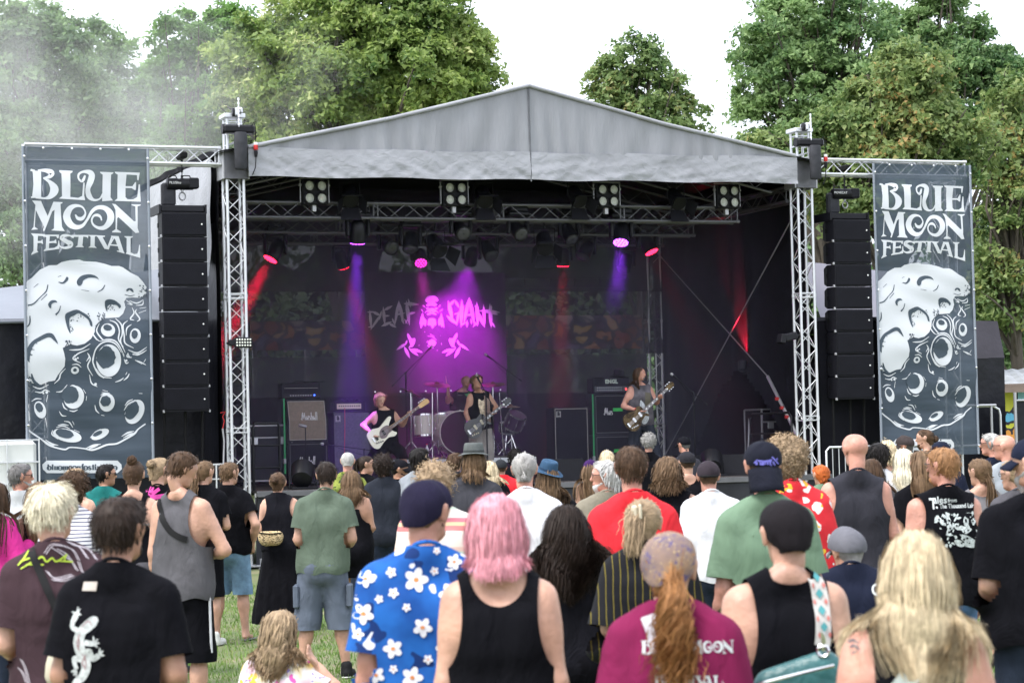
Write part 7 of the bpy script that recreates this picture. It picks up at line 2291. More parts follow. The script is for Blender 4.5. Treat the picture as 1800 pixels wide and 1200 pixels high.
def cymbal(px, py, b, r_, tilt, foot=True):
 a, z = spx(px, py, b)
 c = Vector((a, b, z)); ax = Vector(tilt).normalized()
 mb = MB(); mb.lathe([(r_, 0),(r_ * .6,.016),(r_ * .22,.026),(r_ * .2,.034),(r_ * .1,.05),(.001,.054)], c, ax, 28); mb.lathe([(r_, -.002),(.001,.020)], c, ax, 28); o = mb.build('cymbal', M_bronze, dk, 50)
 if foot:
  rod('cymbal_stand', c - Vector((0,0,.02)) + ax * .03,(c.x, c.y, RZ + .05),.013, M_chrome, dk, 8)
  for k in range(3):
   q = k * 2 * PI / 3 + 1
   rod('stand_leg', (c.x, c.y, RZ + .30),(c.x + .26 * math.cos(q), c.y + .26 * math.sin(q), RZ + .012),.010, M_chrome, dk)
cymbal(768,676,3.7,.24,(.05,-.25,1))
cymbal(866,676,4.4,.22,(-.1,-.2,1))
cymbal(722,690,4.3,.22,(.45,-.1,1))
cymbal(898,715,4.0,.17,(.0,-.1,1))
rod('stand_tube', (*apt(834,720,4.0)[:2], RZ), apt(838,655,4.0),.012, M_chrome, dk, 8)
for p0, p1 in (((722,770),(722,690)),((760,790),(760,690)),((885,780),(878,690))):
 A_, B_ = apt(*p0,3.6), apt(*p1,3.6)
 rod('stand_tube', (A_[0], 3.6, RZ), B_, .012, M_chrome, dk, 8)
 for k in range(3):
  q = k * 2 * PI / 3 + .3
  rod('stand_leg', (A_[0], 3.6, RZ + .3),(A_[0] + .26 * math.cos(q),3.6 + .26 * math.sin(q), RZ + .012),.010, M_chrome, dk)
a_, z_ = spx(895,780,3.8)
for sg in (-1,1): rod('pedal_rod', (a_ + sg * .05,3.8, RZ + .35),(a_ + sg * .12,3.7, RZ + .03),.012, M_chrome, dk, 8)
t = thing('throne', 'dark round drum throne behind the kit', 'stool', S(spx(815,740,4.75)[0], 4.8, RZ), SA)
mb = MB(); mb.lathe([(.16,.50),(.17,.52),(.16,.58),(.001,.59)], (0,0,0),(0,0,1),18); mb.build('seat', M_rubber, t, 50)
rod('post', (0,0,.1),(0,0,.5),.02, M_chrome, t, 8)
for k in range(3): rod('leg', (0,0,.2),(.24 * math.cos(k * 2.1),.24 * math.sin(k * 2.1),.01),.012, M_chrome, t)
t = thing('water_bottle', 'clear water bottle standing before the drum riser edge', 'bottle', S(spx(752,790,3.3)[0], 3.35, RZ), SA)
mb = MB(); mb.lathe([(.033,0),(.035,.02),(.035,.15),(.014,.2),(.014,.22)], (0,0,0),(0,0,1),14); mb.build('bottle', mat('bottle_plastic', (.6,.62,.65),.1,0,.05,9), t, 50)
mb = MB(); mb.lathe([(.015,.22),(.015,.24),(.001,.241)], (0,0,0),(0,0,1),12); mb.build('cap', M_red, t, 50)
# ---------------------------------------------------------------- band banner
bandm = mat('band_banner_cloth', (.030,.026,.034),.85,0,.2,2,.5,4)
ba0, bz1 = spx(640,478,5.85); ba1, bz0 = spx(892,688,5.85)
bt = thing('band_banner', 'dark band banner with pale jagged lettering and bearded head', 'banner', S(ba0,5.85,0), SA)
def bb_wave(x, z): return .02 * np.sin(x * 9 + .8 * np.sin(z * 2)) + .012 * np.sin(x * 3.1 + z * 2.3)
sheet('cloth', lambda u, v: np.stack([(ba1 - ba0) * u, bb_wave((ba1 - ba0) * u, bz0 + (bz1 - bz0) * v), bz0 + (bz1 - bz0) * v], 1),70,30, bandm, bt)
M_bandprint = mat('band_print', (.46,.44,.47),.8,0,.1,4)
def bp(x, y):
 px, py = 640 + x / 7.2,500 + y / 7.2
 a, z = spx(px, py, 5.85); xx = a - ba0
 return (xx, float(bb_wave(xx, z)) - .012, z)
def spk(x0, y0, x1, y1, w): return stroke([(x0, y0,2),(x0 + (x1 - x0) * .35, y0 + (y1 - y0) * .35, w),(x0 + (x1 - x0) * .7, y0 + (y1 - y0) * .7, w * .8),(x1, y1,2)])
deaf = [spk(70,320,95,570,34), spk(35,350,150,345,22), spk(100,340,215,400,34), spk(215,370,80,575,30), spk(50,540,130,530,20), spk(215,330,190,450,22),
  spk(235,280,255,520,36), spk(240,330,352,270,34), spk(250,400,315,395,22), spk(210,530,345,470,36), spk(300,490,405,545,34), spk(345,425,390,520,26),
  spk(438,200,380,520,40), spk(438,210,500,500,44), spk(390,385,520,360,22), spk(470,420,505,500,30), spk(535,200,575,520,48), spk(500,240,690,252,44), spk(560,175,590,290,20), spk(555,375,648,352,30), spk(505,430,550,500,18), spk(555,430,520,500,14)]
giant = [spk(1065,200,1120,470,46), spk(1080,270,1140,195,34), spk(1140,195,1200,300,30), spk(1045,390,1180,510,44), spk(1195,330,1165,520,30), spk(1130,380,1215,350,18), spk(1230,195,1222,545,50), spk(1258,255,1235,400,14),
         spk(1325,160,1255,500,46), spk(1325,165,1400,520,50), spk(1345,200,1352,330,20), spk(1280,390,1390,375,26), spk(1300,450,1300,545,26), spk(1350,430,1360,500,20), spk(1210,520,1300,470,20), spk(1375,540,1440,470,16),
         spk(1425,215,1440,520,46), spk(1400,260,1440,330,26), spk(1430,330,1525,545,44), spk(1510,250,1520,545,36), spk(1455,330,1715,355,44), spk(1585,240,1600,560,46), spk(1600,470,1650,550,22), spk(1605,260,1600,360,16), spk(1690,380,1590,365,20), spk(1400,470,1440,525,14)]
facep = [spoly((770,190),(800,150),(855,140),(905,150),(940,190),(930,215),(900,215),(910,240),(930,250),(895,275),(850,268),(800,275),(780,255),(810,240),(775,215)), spoly((760,360),(810,310),(855,296),(900,310),(945,360),(915,345),(880,355),(855,345),(830,355),(795,345)),
         spoly((775,295),(815,290),(800,315)), spoly((895,290),(940,295),(915,318)), spoly((790,370),(855,350),(915,370),(905,385),(855,372),(810,388)), spoly((810,440),(855,425),(905,440),(915,510),(890,520),(880,540),(862,555),(845,525),(830,515),(800,510)),
         spoly((735,360),(755,420),(785,460),(770,530),(750,505),(730,525),(712,555),(700,480),(715,410)), spoly((980,360),(965,410),(940,450),(945,515),(975,510),(985,540),(1000,525),(1015,545),(1012,470),(995,400)), spk(735,260,770,290,12), spk(970,255,945,290,12), spk(1000,310,960,340,10), spk(715,310,745,350,10)]
hands = []
for mir in (0,1):
 X = (lambda x: x) if not mir else (lambda x: 1720 - x)
 hands += [spoly((X(550),615),(X(575),640),(X(600),680),(X(640),680),(X(642),730),(X(615),785),(X(590),790),(X(575),740),(X(560),690),(X(542),650)), spk(X(540),740, X(400),830,34), spk(X(505),780, X(580),935,40), spk(X(560),800, X(685),905,36), spk(X(600),810, X(735),862,36), spk(X(545),700, X(520),770,22), spk(X(620),760, X(560),800,24)]
orb = [ell(862,738,55,48,14,0,.14, random.Random(4)), stroke([(795,770,6),(830,800,8),(880,805,5)]), stroke([(800,655,6),(860,660,9),(915,700,7)]), stroke([(830,625,5),(885,660,7)]), spk(780,740,800,710,10), spk(980,735,985,765,10), ell(925,832,6,6,6), ell(690,770,6,6,6), ell(760,600,5,5,6), ell(970,645,4,4,6)]
for nm, sh in (('band_name_print', deaf),('band_name_print', giant),('bearded_head_print', facep),('hand_print', hands[:7]),('hand_print', hands[7:]),('orb_print', orb)):
 P, F = print_mesh(sh, bp, 60); mesh_obj(nm, P, F, M_bandprint, bt, False, kind='stuff')
for k in range(6):
 mb = MB(); mb.lathe([(.018,0),(.018,.01),(.008,.012)], (.15 + k * (ba1 - ba0 - .3) / 5,-.03, bz0 + .03),(0,-1,0),8); mb.build('eyelet', M_chrome, bt, 40)
# ---------------------------------------------------------------- barriers and containers beside the stage
def barrier(a0, b, w_, h_, label, n=14, grp='crowd barriers'):
 t = sthing('crowd_barrier', label, 'barrier', a0, b, 0, grp)
 mb = MB(); mb.path([(0,0,.05),(0,0, h_ - .06),(.06,0, h_),(w_ - .06,0, h_),(w_, 0, h_ - .06),(w_, 0,.05)], .02,8); mb.build('frame', M_alu, t, 50)
 rod('lower_rail', (0,0,.2),(w_, 0,.2),.014, M_alu, t, 8)
 for k in range(n):
  x = (k + 1) * w_ / (n + 1); rod('bar', (x, 0,.2),(x, 0, h_),.008, M_alu, t, 6)
 for x in (.2, w_ - .2): rod('foot', (x, -.3,.02),(x, .3,.02),.018, M_alu, t, 8)
a_, _z = spx(1452,782,-.8)
barrier(a_, -.8,2.0, spx(1452,786,-.8)[1], 'silver crowd barrier right of the stage', 16)
t = sthing('scaffold_rail', 'grey scaffold rails behind the right speaker column', 'railing', spx(1440,720,1.4)[0], 1.4,0)
for py in (718,790):
 z = spx(1440, py, 1.4)[1]; rod('rail', (0,0, z),(3.6,0, z),.024, M_alu_dull, t, 8)
for x in (.1,1.8,3.5): rod('post', (x, 0,0),(x, 0,2.3),.024, M_alu_dull, t, 8)
a_, z_ = spx(1716,714,1.6)
t = sthing('scaffold_rail', 'bent grey rail in front of the black gazebo', 'railing', a_, 1.6,0)
mb = MB(); mb.path([(-.2,0, z_),(.35,0, z_),(.47,0, z_ - .06),(.5,0, z_ - .16),(.5,0,0)], .024,8); mb.build('rail', M_alu, t, 50)
t = sthing('fence_panel', 'dark mesh fence panel with silver post at the right edge', 'fence', spx(1785,730,2.0)[0], 2.0,0)
rod('post', (0,0,0),(0,0,2.55),.03, M_alu_dull, t, 8)
mb = MB(); mb.box((.9,.02,1.25),(1.75,.02,2.3)); mb.build('screen', M_tarp_black, t)
rod('top_rail', (0,0,2.4),(1.8,0,2.4),.02, M_alu_dull, t, 8)
def ibc(px, py, b, w_, h_, label, inner):
 a, z = spx(px, py, b)
 t = sthing('liquid_container', label, 'container', a, b, 0, 'caged liquid containers')
 z0 = z - h_
 mb = MB(); mb.box((0, w_ / 2, z0 + h_ / 2),(w_ - .06, w_ - .06, h_ - .06), None, .05); mb.build('tank', inner, t)
 for x in (-1,0,1):
  for y in (0, w_): rod('cage_bar', (x * w_ / 2, y, z0),(x * w_ / 2, y, z0 + h_),.013, M_alu, t)
 for q in range(4):
  zz = z0 + h_ * (q + .15) / 3.2
  for y in (0, w_): rod('cage_bar', (-w_ / 2, y, zz),(w_ / 2, y, zz),.013, M_alu, t)
  for x in (-1,1): rod('cage_bar', (x * w_ / 2,0, zz),(x * w_ / 2, w_, zz),.013, M_alu, t)
 mb = MB(); mb.box((0, w_ / 2, z0 / 2),(w_, w_, max(.05, z0 - .004))); mb.build('pallet', M_black, t)
ibc(12,772,-.4,.95,1.05, 'white caged liquid container left of the left banner', mat('ibc_white', (.62,.63,.62),.5,0,.06,3))
ibc(380,815,-.7,.5,.7, 'small dark caged container at the foot of the left tower', M_black)
# hanging rope and chain by the left tower
t = sthing('safety_rope', 'red rope with hook hanging left of the left tower', 'rope', spx(391,730,-.1)[0], -.1,0)
z = spx(391,730,-.1)[1]
mb = MB(); mb.path([(-.03,0, z + .04),(.05,0, z + .06),(.0,0, z - .02),(.03,0, z - .08),(.0,0, z - .2)], .008,6); mb.build('rope', M_red, t, 60)
mb = MB(); mb.path([(.0,0, z - .2),(.02,0, z - .4),(.0,0, z - .8)], .016,6); mb.build('sling', M_alu_dull, t, 60)
# ================================================================ the crowd
K = cloth_mat
BLK = lambda key='black', v=.0055: mat('cloth_' + key, (v * .85, v * .85, v * 1.2),.85,0,.2,9,.8,5, spec=.06, stretch=(1.5,1.5,.8), dist=1.6)
M_blk = BLK(); M_blk2 = BLK('black_warm', .009); M_nvy = K('navy', (.010,.013,.028)); M_char = K('charcoal', (.028,.028,.036)); M_wht = K('white', (.62,.62,.66)); M_grey = K('grey_marl', (.26,.28,.31)); M_dgrey = K('dark_grey', (.075,.072,.082))
M_denim = mat('cloth_denim', (.13,.22,.32),.8,0,.3,12,.4,14, spec=.2); M_jean = mat('cloth_jeans', (.05,.10,.19),.8,0,.35,8,.4,12, spec=.2); M_djean = K('dark_jeans', (.016,.022,.036)); M_bluegrey = K('blue_grey_cotton', (.105,.125,.165))
M_green = K('sage_green', (.095,.125,.095)); M_sage2 = K('leaf_green', (.13,.20,.135)); M_red_t = K('signal_red', (.58,.025,.035)); M_burg = K('burgundy', (.16,.012,.055)); M_teal = K('teal', (.014,.13,.125)); M_brown_t = K('plum_brown', (.045,.026,.032))
M_khaki = K('khaki', (.20,.18,.14)); M_mag = K('magenta_jacket', (.50,.03,.22))
M_camo = pattern_mat('camouflage', [(.03,.035,.02),(.10,.085,.05)], [((.012,.012,.012),14,.30)], 1,1)
M_hawaii = pattern_mat('blue_hawaii', [(.009,.065,.27),(.014,.11,.40)], [((.006,.028,.13),9,.30),((.62,.63,.72),9.5,.20)], 1,1)
M_hawaii_red = pattern_mat('red_hawaii', [(.52,.02,.03),(.62,.03,.04)], [((.68,.62,.60),10,.30),((.70,.42,.04),13,.22)], 1,1,2.3)
M_tiedye = pattern_mat('pink_yellow_print', [(.66,.42,.50),(.62,.60,.62),(.66,.50,.20)], [((.60,.10,.36),11,.25),((.68,.42,.06),9,.25),((.25,.20,.50),15,.16)], 1,1,1.1)
M_leaf_t = pattern_mat('green_leaf_print', [(.10,.13,.02),(.26,.30,.06)], [((.03,.05,.02),20,.3)], 1,1,.7)
M_leopard = pattern_mat('leopard', [(.46,.33,.17),(.56,.43,.25)], [((.03,.02,.015),34,.42)], 1,1,.3)
M_scarf = pattern_mat('scarf_print', [(.30,.19,.12),(.16,.12,.13)], [((.10,.08,.16),26,.3),((.48,.36,.18),34,.22)], 1,1,.5)
M_stripe = stripe_mat('fine_stripes', [(0,(.62,.62,.66)),(.68,(.06,.06,.12))], .026)
M_salmon = stripe_mat('salmon_stripes', [(0,(.62,.55,.50)),(.36,(.50,.18,.18)),(.48,(.62,.44,.28)),(.56,(.46,.16,.20)),(.66,(.62,.58,.54)),(.84,(.48,.55,.46)),(.9,(.60,.42,.36))], .26)
M_gold = stripe_mat('gold_threads', [(0,(.0065,.0065,.009)),(.80,(.14,.11,.02)),(.92,(.0065,.0065,.009))], .034,0,.03)
M_print_w = mat('print_white', (.52,.55,.56),.8,0,.15,20)
M_print_y = mat('print_yellow', (.42,.55,.05),.8,0,.1,20)
M_print_p = mat('print_pink', (.55,.05,.30),.8,0,.1,20)
M_print_l = mat('print_lilac', (.16,.15,.55),.7,0,.1,20)
LOOK = S(4.9,2.5,0)
_n_crowd = [0]
def C(px, ytop, s, label, up=.012, yaw=0.0, **kw):
 "one member of the crowd: where the head top shows, how large, then how they look"
 d = FPX / s
 q = at(px, ytop, d)
 pos = Vector((q.x, q.y, 0))
 base = -math.degrees(math.atan2(LOOK.x - q.x, LOOK.y - q.y)) * .7
 _n_crowd[0] += 1
 jr = random.Random(_n_crowd[0] * 31)
 kw.setdefault('arms', jr.choice([('down', 'front'),('fold', 'fold'),('pocket', 'down'),('front', 'front'),('hip', 'down'),('down', 'cup'),('down', 'down'),('front', 'down'),('down', 'hip')]))
 kw.setdefault('lean', (jr.uniform(-.06,.06), jr.uniform(-.03,.05)))
 pos.x -= kw['lean'][0] * .62 * q.z / 1.78 * 1.3
 p = person(label, pos, H=q.z - up, s=s, yaw=base + yaw + jr.uniform(-9,9), seed=_n_crowd[0], **kw)
 hz = 790 - .0235 * px
 p.mp = lambda x, y: ((x - px) / s, CAM_H - (y - hz) / s)
 return p
tee = lambda m, **k: dict(k='tee', m=m, **k)
tank = lambda m, **k: dict(k='tank', m=m, neck=k.pop('neck', (.085,.09,.10)), **k)
slv = lambda m, **k: dict(k='sleeveless', m=m, **k)
sho = lambda m, **k: dict(k='shorts', m=m, **k)
pan = lambda m, **k: dict(k='pants', m=m, **k)
skr = lambda m, **k: dict(k='skirt', m=m, **k)
# ---- front row left
p = C(205,866,490, 'bearded man in black T-shirt with pale lizard print', w=.92, top=tee(M_blk, sleeve=.78, drape=.6), bottom=pan(M_djean), hair=('short', 'dark', dict(off=.016)), beard=('dark', .02), glasses='clear', hyaw=-24, arms=('front', 'front'), skin=M_skin2)
k_ = 6.315; A = lambda *q: [(100 + x / k_, 1010 + y / k_) + tuple(r) for x, y, *r in q]
liz = [stroke([(x, y, w / k_) for x, y, w in A((525,450,40),(480,470,110),(420,520,120),(350,580,110),(310,680,130),(330,790,130),(380,880,120),(390,980,105),(350,1070,95),(290,1120,85),(245,1170,70),(235,1240,50),(260,1330,30))]),
       stroke([(x, y, w / k_) for x, y, w in A((290,570,60),(230,535,55),(235,480,60),(265,420,70),(290,380,40))]), stroke([(x, y, w / k_) for x, y, w in A((380,700,60),(440,710,60),(490,715,50))]), stroke([(x, y, w / k_) for x, y, w in A((400,800,60),(440,800,60),(470,880,60),(540,840,60))]),
       stroke([(x, y, w / k_) for x, y, w in A((330,880,70),(250,880,60),(260,940,50),(280,990,50))])]
for fx, fy, dirs in ((280,390,((-70,-20),(5,-75),(35,-55),(55,10))),(490,712,((-10,-80),(40,-50),(60,-5),(40,45))),(545,835,((10,-75),(45,-45),(55,10))),(275,1000,((-65,20),(-35,60),(0,80)))):
 for dx, dy in dirs: liz.append(stroke([(x, y, w / k_) for x, y, w in A((fx, fy, 24),(fx + dx * .5, fy + dy * .5,22),(fx + dx, fy + dy, 10))]))
drape_print(p, liz, mat('lizard_print', (.42,.44,.44),.8,0,.35,60), 'shirt', mp=p.mp, name='lizard_print')
ins = [stroke([(x, y, w / k_) for x, y, w in A((300,620,5),(320,700,9),(300,780,5))]), stroke([(x, y, w / k_) for x, y, w in A((340,600,4),(290,700,8),(330,800,4))]), stroke([(x, y, w / k_) for x, y, w in A((350,820,5),(390,900,9),(380,1000,4))]), stroke([(x, y, w / k_) for x, y, w in A((400,830,5),(350,920,9),(390,990,4))]), stroke([(x, y, w / k_) for x, y, w in A((340,540,4),(420,470,9),(470,520,4))])]
drape_print(p, ins, mat('lizard_lines', (.22,.05,.06),.8), 'shirt', mp=p.mp, lift=.006, name='lizard_lines')
drape_print(p, [poly(*[(150 + x, 1018 + y) for x, y in ((2,0),(27,0),(25,16),(0,15))])], mat('label_cream', (.5,.44,.40),.8), 'shirt', mp=p.mp, name='neck_label')
p = C(93,843,430, 'man with bleached hair in plum T-shirt with bony hand print', top=tee(M_brown_t, sleeve=.78, drape=.7), bottom=pan(M_djean), hair=('mid', 'pale', dict(off=.012, nape=-.03, len=.045)), glasses='dark', hyaw=-30, arms=('front', 'fold'), w=.97)
B_ = lambda *q: [(x / 4,900 + y / 4) + tuple(r) for x, y, *r in q]
bone = []
for pts in (((340,250),(400,290),(470,400)),((250,280),(300,220),(370,225)),((370,225),(440,260),(480,330)),((300,240),(360,280),(420,330)),((400,200),(480,240),(540,320)),((430,220),(540,260),(600,330)),((260,400),(320,450),(440,430)),((300,460),(380,465),(450,440)),((480,340),(500,400),(520,420)),((80,1000),(110,1060),(140,1170)),((60,1060),(90,1090),(120,1160))):
 P = [np.array(q, float) for q in pts]
 for off in (-7,7):
  bone.append(stroke([(*(np.array(B_((q[0] + off, q[1] + off * .6))[0])),1.3) for q in P]))
drape_print(p, bone, mat('print_bone', (.40,.36,.40),.8,0,.2,20), 'shirt', mp=p.mp, name='bony_hand_print')
yel = [stroke([(x, y, w / 4) for x, y, w in B_(*q)]) for q in (((60,355,8),(100,310,14),(130,255,8)),((75,330,8),(170,300,14),(160,330,10),(80,380,8)),((120,350,8),(240,355,12)),((180,330,12),(230,300,12),(260,335,12),(300,310,12),(330,335,12),(400,290,10)),((330,330,8),(440,340,10)),((400,285,10),(380,335,10)))]
drape_print(p, yel, M_print_y, 'shirt', mp=p.mp, name='yellow_script_print', lift=.006)
drape_print(p, [stroke([(x, y, 13) for x, y in ((30,940),(42,975),(60,1015),(78,1055),(92,1090),(104,1120))])], M_rubber, 'shirt', mp=p.mp, lift=.009, name='shoulder_strap')
t = thing('shoulder_bag', 'small cream bag hanging behind the plum T-shirt', 'bag', at(110,1195, FPX / 440),0)
mb = MB(); mb.lathe([(.004,.13),(.02,.10),(.035,.05),(.04,.0),(.028,-.03),(.001,-.04)], (0,-.16,.03),(0,0,1),14,1,.6); mb.build('bag', mat('cream_canvas', (.52,.47,.36),.8,0,.1,9), t, 60)
pm = C(-12,842,235, 'person in magenta jacket cut off by the left edge', fem=True, top=dict(k='long', m=M_mag), bottom=pan(M_djean), hair=('long', 'brown'), arms=('cup', 'cup'), yaw=-25)
C(36,811,200, 'grey-bearded man in pale sleeveless shirt at the left edge', top=slv(K('pale_grey', (.42,.43,.45))), bottom=sho(M_khaki), hair=('short', 'dgrey'), beard=('grey', .06), hyaw=-62, yaw=-10, arms=('fold', 'fold'), glasses='dark', skin=M_skin3, w=1.05)
C(66,842,232, 'woman with long light brown hair and black strap top at far left', fem=True, top=tank(M_blk), bottom=pan(M_djean), hair=('long', 'lbrown', dict(tip=-.34)), hyaw=10)
C(128,826,252, 'woman in finely striped pale top behind the bleached-hair man', fem=True, top=tee(M_stripe, sleeve=.9), bottom=pan(M_djean), hair=('curly', 'brown', dict(off=.02)), hyaw=-15, w=1.1)
C(131,818,190, 'bare-shouldered blonde woman with pinned-up hair looking right', fem=True, top=tank(M_khaki, neck=(.2,.2,.25)), bottom=skr(M_khaki, hem=.5), hair=('bun', 'dblond', dict(tie=(0,-.10,-.02), r=.026)), hyaw=-70, yaw=-8)
C(184,812,170, 'man in teal T-shirt with shaved sides and sunglasses', top=tee(M_teal), bottom=sho(M_djean), hair=('short', 'black', dict(off=.008)), hyaw=-66, glasses='dark', skin=M_skin2)
C(232,797,220, 'woman with high dark bun and black strap top', fem=True, up=.05, top=tank(M_blk), bottom=sho(M_dgrey), hair=('bun', 'brown', dict(tie=(0,-.05,.10), r=.04)), arms=('fold', 'fold'), w=1.05)
p = C(277,796,208, 'person with blond bun and black T-shirt with pink print', up=.03, top=tee(M_blk), bottom=pan(M_djean), hair=('bun', 'dblond', dict(tie=(.02,-.10,.055), r=.036)), hyaw=-30)
drape_print(p, [stroke([(x, y, w) for x, y, w in q]) for q in (((248,862,4),(262,852,9),(258,868,8),(276,858,6)),((262,850,4),(290,852,6),(300,858,3)),((250,874,6),(272,872,8),(290,868,4)))], M_print_p, 'shirt', mp=p.mp, name='pink_print')
p = C(320,801,258, 'tall man in grey tank top with black crossbody strap, looking down', up=-.03, top=tank(M_char if False else K('slate_grey', (.085,.083,.092)), hem=.84, arm=(.105,.23), neck=(.075,.09,.05), drape=1.2), bottom=sho(M_blk, hem=.44, flare=.03), hair=('short', 'brown', dict(off=.018)), hyaw=-40, hpitch=-22, arms=('down', ((.14,.05,-.27),(-.06,.20,-.31))), shoes='black', yaw=-14, w=1.02)
drape_print(p, [stroke([(x, y, 11) for x, y in ((281,866),(290,890),(303,912),(318,930),(335,940),(352,946))])], M_rubber, 'vest_top', mp=p.mp, lift=.009, name='crossbody_strap')
for q, zz in (('kn', 0),):
 for S_ in 'R':
  kn = p.j['kn' + S_]; hp = p.j['hip' + S_]
  pts = [hp + (kn - hp) * f + np.array([.135 - .02 * f, -.03,0]) for f in (.1,.4,.7,1.0)]
  mb = MB(); mb.path([Vector(v) for v in pts], .009,6); mb.build('white_side_stripe', M_wht, p.gar['shorts'][2], 60)
C(357,806,182, 'man with long brown ponytail in black T-shirt and shorts', top=tee(M_blk), bottom=sho(M_blk), hair=('pony', 'lbrown', dict(tie=(-.02,-.10,.0), len=.22)), hyaw=-25, shoes='white')
C(403,808,178, 'man in plain black T-shirt and light denim shorts', top=tee(M_blk, sleeve=.6), bottom=sho(M_denim, hem=.46), hair=('short', 'lbrown', dict(off=.008)), hyaw=-30, arms=('front', 'pocket'), shoes='flip', feet=.14, w=1.03, beard=('brown', .01))
p = C(488,826,170, 'woman in black sleeveless dress with leopard belt bag', fem=True, top=slv(M_blk2, hem=.9), bottom=skr(M_blk, hem=.09, flare=.09), hair=('bun', 'brown', dict(tie=(-.01,-.11,.02), r=.03)), arms=('front', 'fold'), w=1.08, fat=.1, shoes=None)
t = thing('belt_bag', 'leopard print belt bag on the back of the black dress', 'bag', at(479,940, FPX / 170) + Vector((0,-.20,0)), R(4))
v, f = surf([(np.array([-.08,0,0]), np.array([.08,0,.0]),.05,.05,.05,(np.array([0,1., 0]),.7)),(np.array([-.05,0,-.05]), np.array([.06,0,-.05]),.055,.05,.05,(np.array([0,1., 0]),.7))], .012)
mesh_obj('pouch', v, f, M_leopard, t)
mb = MB(); mb.path([(-.12,-.03,.035),(0,-.045,.022),(.12,-.03,.03)], .006,6); mb.build('zip', M_rubber, t, 60)
mb = MB(); mb.path([(-.13,.03,.03),(-.16,.05,.15),(-.13,.10,.40)], .009,6); mb.build('strap', M_rubber, t, 60)
p = C(573,806,214, 'man in sage green T-shirt and blue-grey cargo shorts', top=tee(M_green, sleeve=.68, drape=.2), bottom=sho(M_bluegrey, hem=.40, flare=.025), hair=('short', 'dark', dict(off=.008)), arms=('front', 'front'), feet=.17, w=1.04, skin=M_skin)
for S_ in 'LR':
 c = p.j['hip' + S_] * .42 + p.j['kn' + S_] * .58 + np.array([.105 if S_ == 'R' else -.105,-.02,0])
 mb = MB(); mb.box(Vector(c),(.05,.17,.19), None, .012); mb.build('cargo_pocket', M_bluegrey, p.gar['shorts'][2])
C(616,822,176, 'tanned woman with brown hair and low-backed black top', fem=True, top=tank(M_blk, neck=(.13,.1,.17), hem=.9), bottom=sho(M_blk, hem=.62), hair=('long', 'lbrown', dict(tip=-.26)), hyaw=25, arms=('front', 'fold'), shoes='flip', skin=M_skin2)
C(610,791,150, 'grey crew-cut man in green leaf-print shirt', top=tee(M_leaf_t), bottom=pan(M_djean), hair=('buzz', 'grey'), skin=M_skin3)
C(641,798,140, 'dark ponytailed man in black shirt leaning right', top=tee(M_blk), bottom=pan(M_djean), hair=('pony', 'dark', dict(tie=(0,-.10,.05), len=.16)), hyaw=-60, yaw=-15)
C(673,798,160, 'man with thick wavy dark hair in faded black T-shirt', top=tee(K('faded_black', (.018,.021,.030)), hem=.78), bottom=pan(M_djean), hair=('curly', 'dark', dict(off=.028, nape=-.10)), w=1.03)
C(701,804,152, 'bearded man in black cap looking right', up=.02, top=tee(M_blk), bottom=pan(M_djean), hair=('buzz', 'black'), hat=('cap', M_blk2, dict(strap=False)), beard=('black', .05), hyaw=-75, yaw=-15, skin=M_skin2)
C(737,786,160, 'man with black quiff in grey T-shirt', top=tee(M_grey), bottom=pan(M_djean), hair=('mid', 'black', dict(off=.026)), hyaw=-25, skin=M_skin2)
C(766,812,292, 'man with sandy curls in salmon-striped shirt behind the flower shirt', top=tee(M_salmon, sleeve=.8, drape=1), bottom=pan(M_djean), hair=('curly', 'dblond', dict(off=.03)), hyaw=-20, w=1.08)
p = C(748,832,482, 'man in blue flowered Hawaiian shirt and dark cap worn backwards', up=.02, top=tee(M_hawaii, sleeve=.9, drape=1.1, flare=1.6, loose=.006), bottom=pan(M_djean), hair=('buzz', 'lbrown'), hat=('beanie', K('cap_navy', (.014,.012,.030))), hyaw=-36, arms=('down', 'front'), w=1.06, skin=M_skin3, beard=('dark', .005))
flo = []; cen = []; rr_ = random.Random(5)
def blossom(cx, cy, r_, n=5, ph=0.):
 for k in range(n):
  a = ph + k * 2 * PI / n
  flo.append(ell(cx + r_ * .55 * math.cos(a), cy + r_ * .55 * math.sin(a), r_ * .52, r_ * .36,10, a))
 cen.append(ell(cx, cy, r_ * .24, r_ * .2,8))
for cx, cy, r_ in ((733,1014,25),(742,1095,20),(640,1070,22),(690,1130,20),(645,1010,18),(790,1040,22),(722,1180,22),(660,965,14),(755,928,18),(800,985,16),(690,1000,11),(693,1035,11),(780,1135,20),(660,1175,18),(700,955,12),(805,1090,16),(630,1105,13),(715,1060,9),(765,1000,9),(668,1045,9),(750,1150,10),(690,1165,9),(770,965,8),(625,1045,9)):
 blossom(cx, cy, r_ * .82,5, rr_.random() * 2)
drape_print(p, flo, mat('blossom_white', (.66,.65,.70),.8,0,.12,40), 'shirt', mp=p.mp, name='blossom_print')
drape_print(p, cen, mat('blossom_heart', (.62,.22,.06),.8,0,.2,30), 'shirt', mp=p.mp, lift=.006, name='blossom_heart_print')
# seated woman in front, hand in her hair
t0 = at(490,1102, FPX / 330)
pp = person('seated woman with wavy blond-brown hair and bright print top', Vector((t0.x, t0.y, 0)), H=1.62, fem=True, s=330, yaw=-18, seed=90, sit=True, top=tee(M_tiedye, sleeve=.6, hem=.98), bottom=sho(M_denim, hem=.1), hair=('long', 'dblond', dict(tip=-.22, curl=.012, cf=2.5, out=.3)), arms=('front', ((.22,.02,-.16),(.09,.0,.03))), hyaw=-15, shoes=None)
pp.t['group'] = 'concert crowd seen from behind'
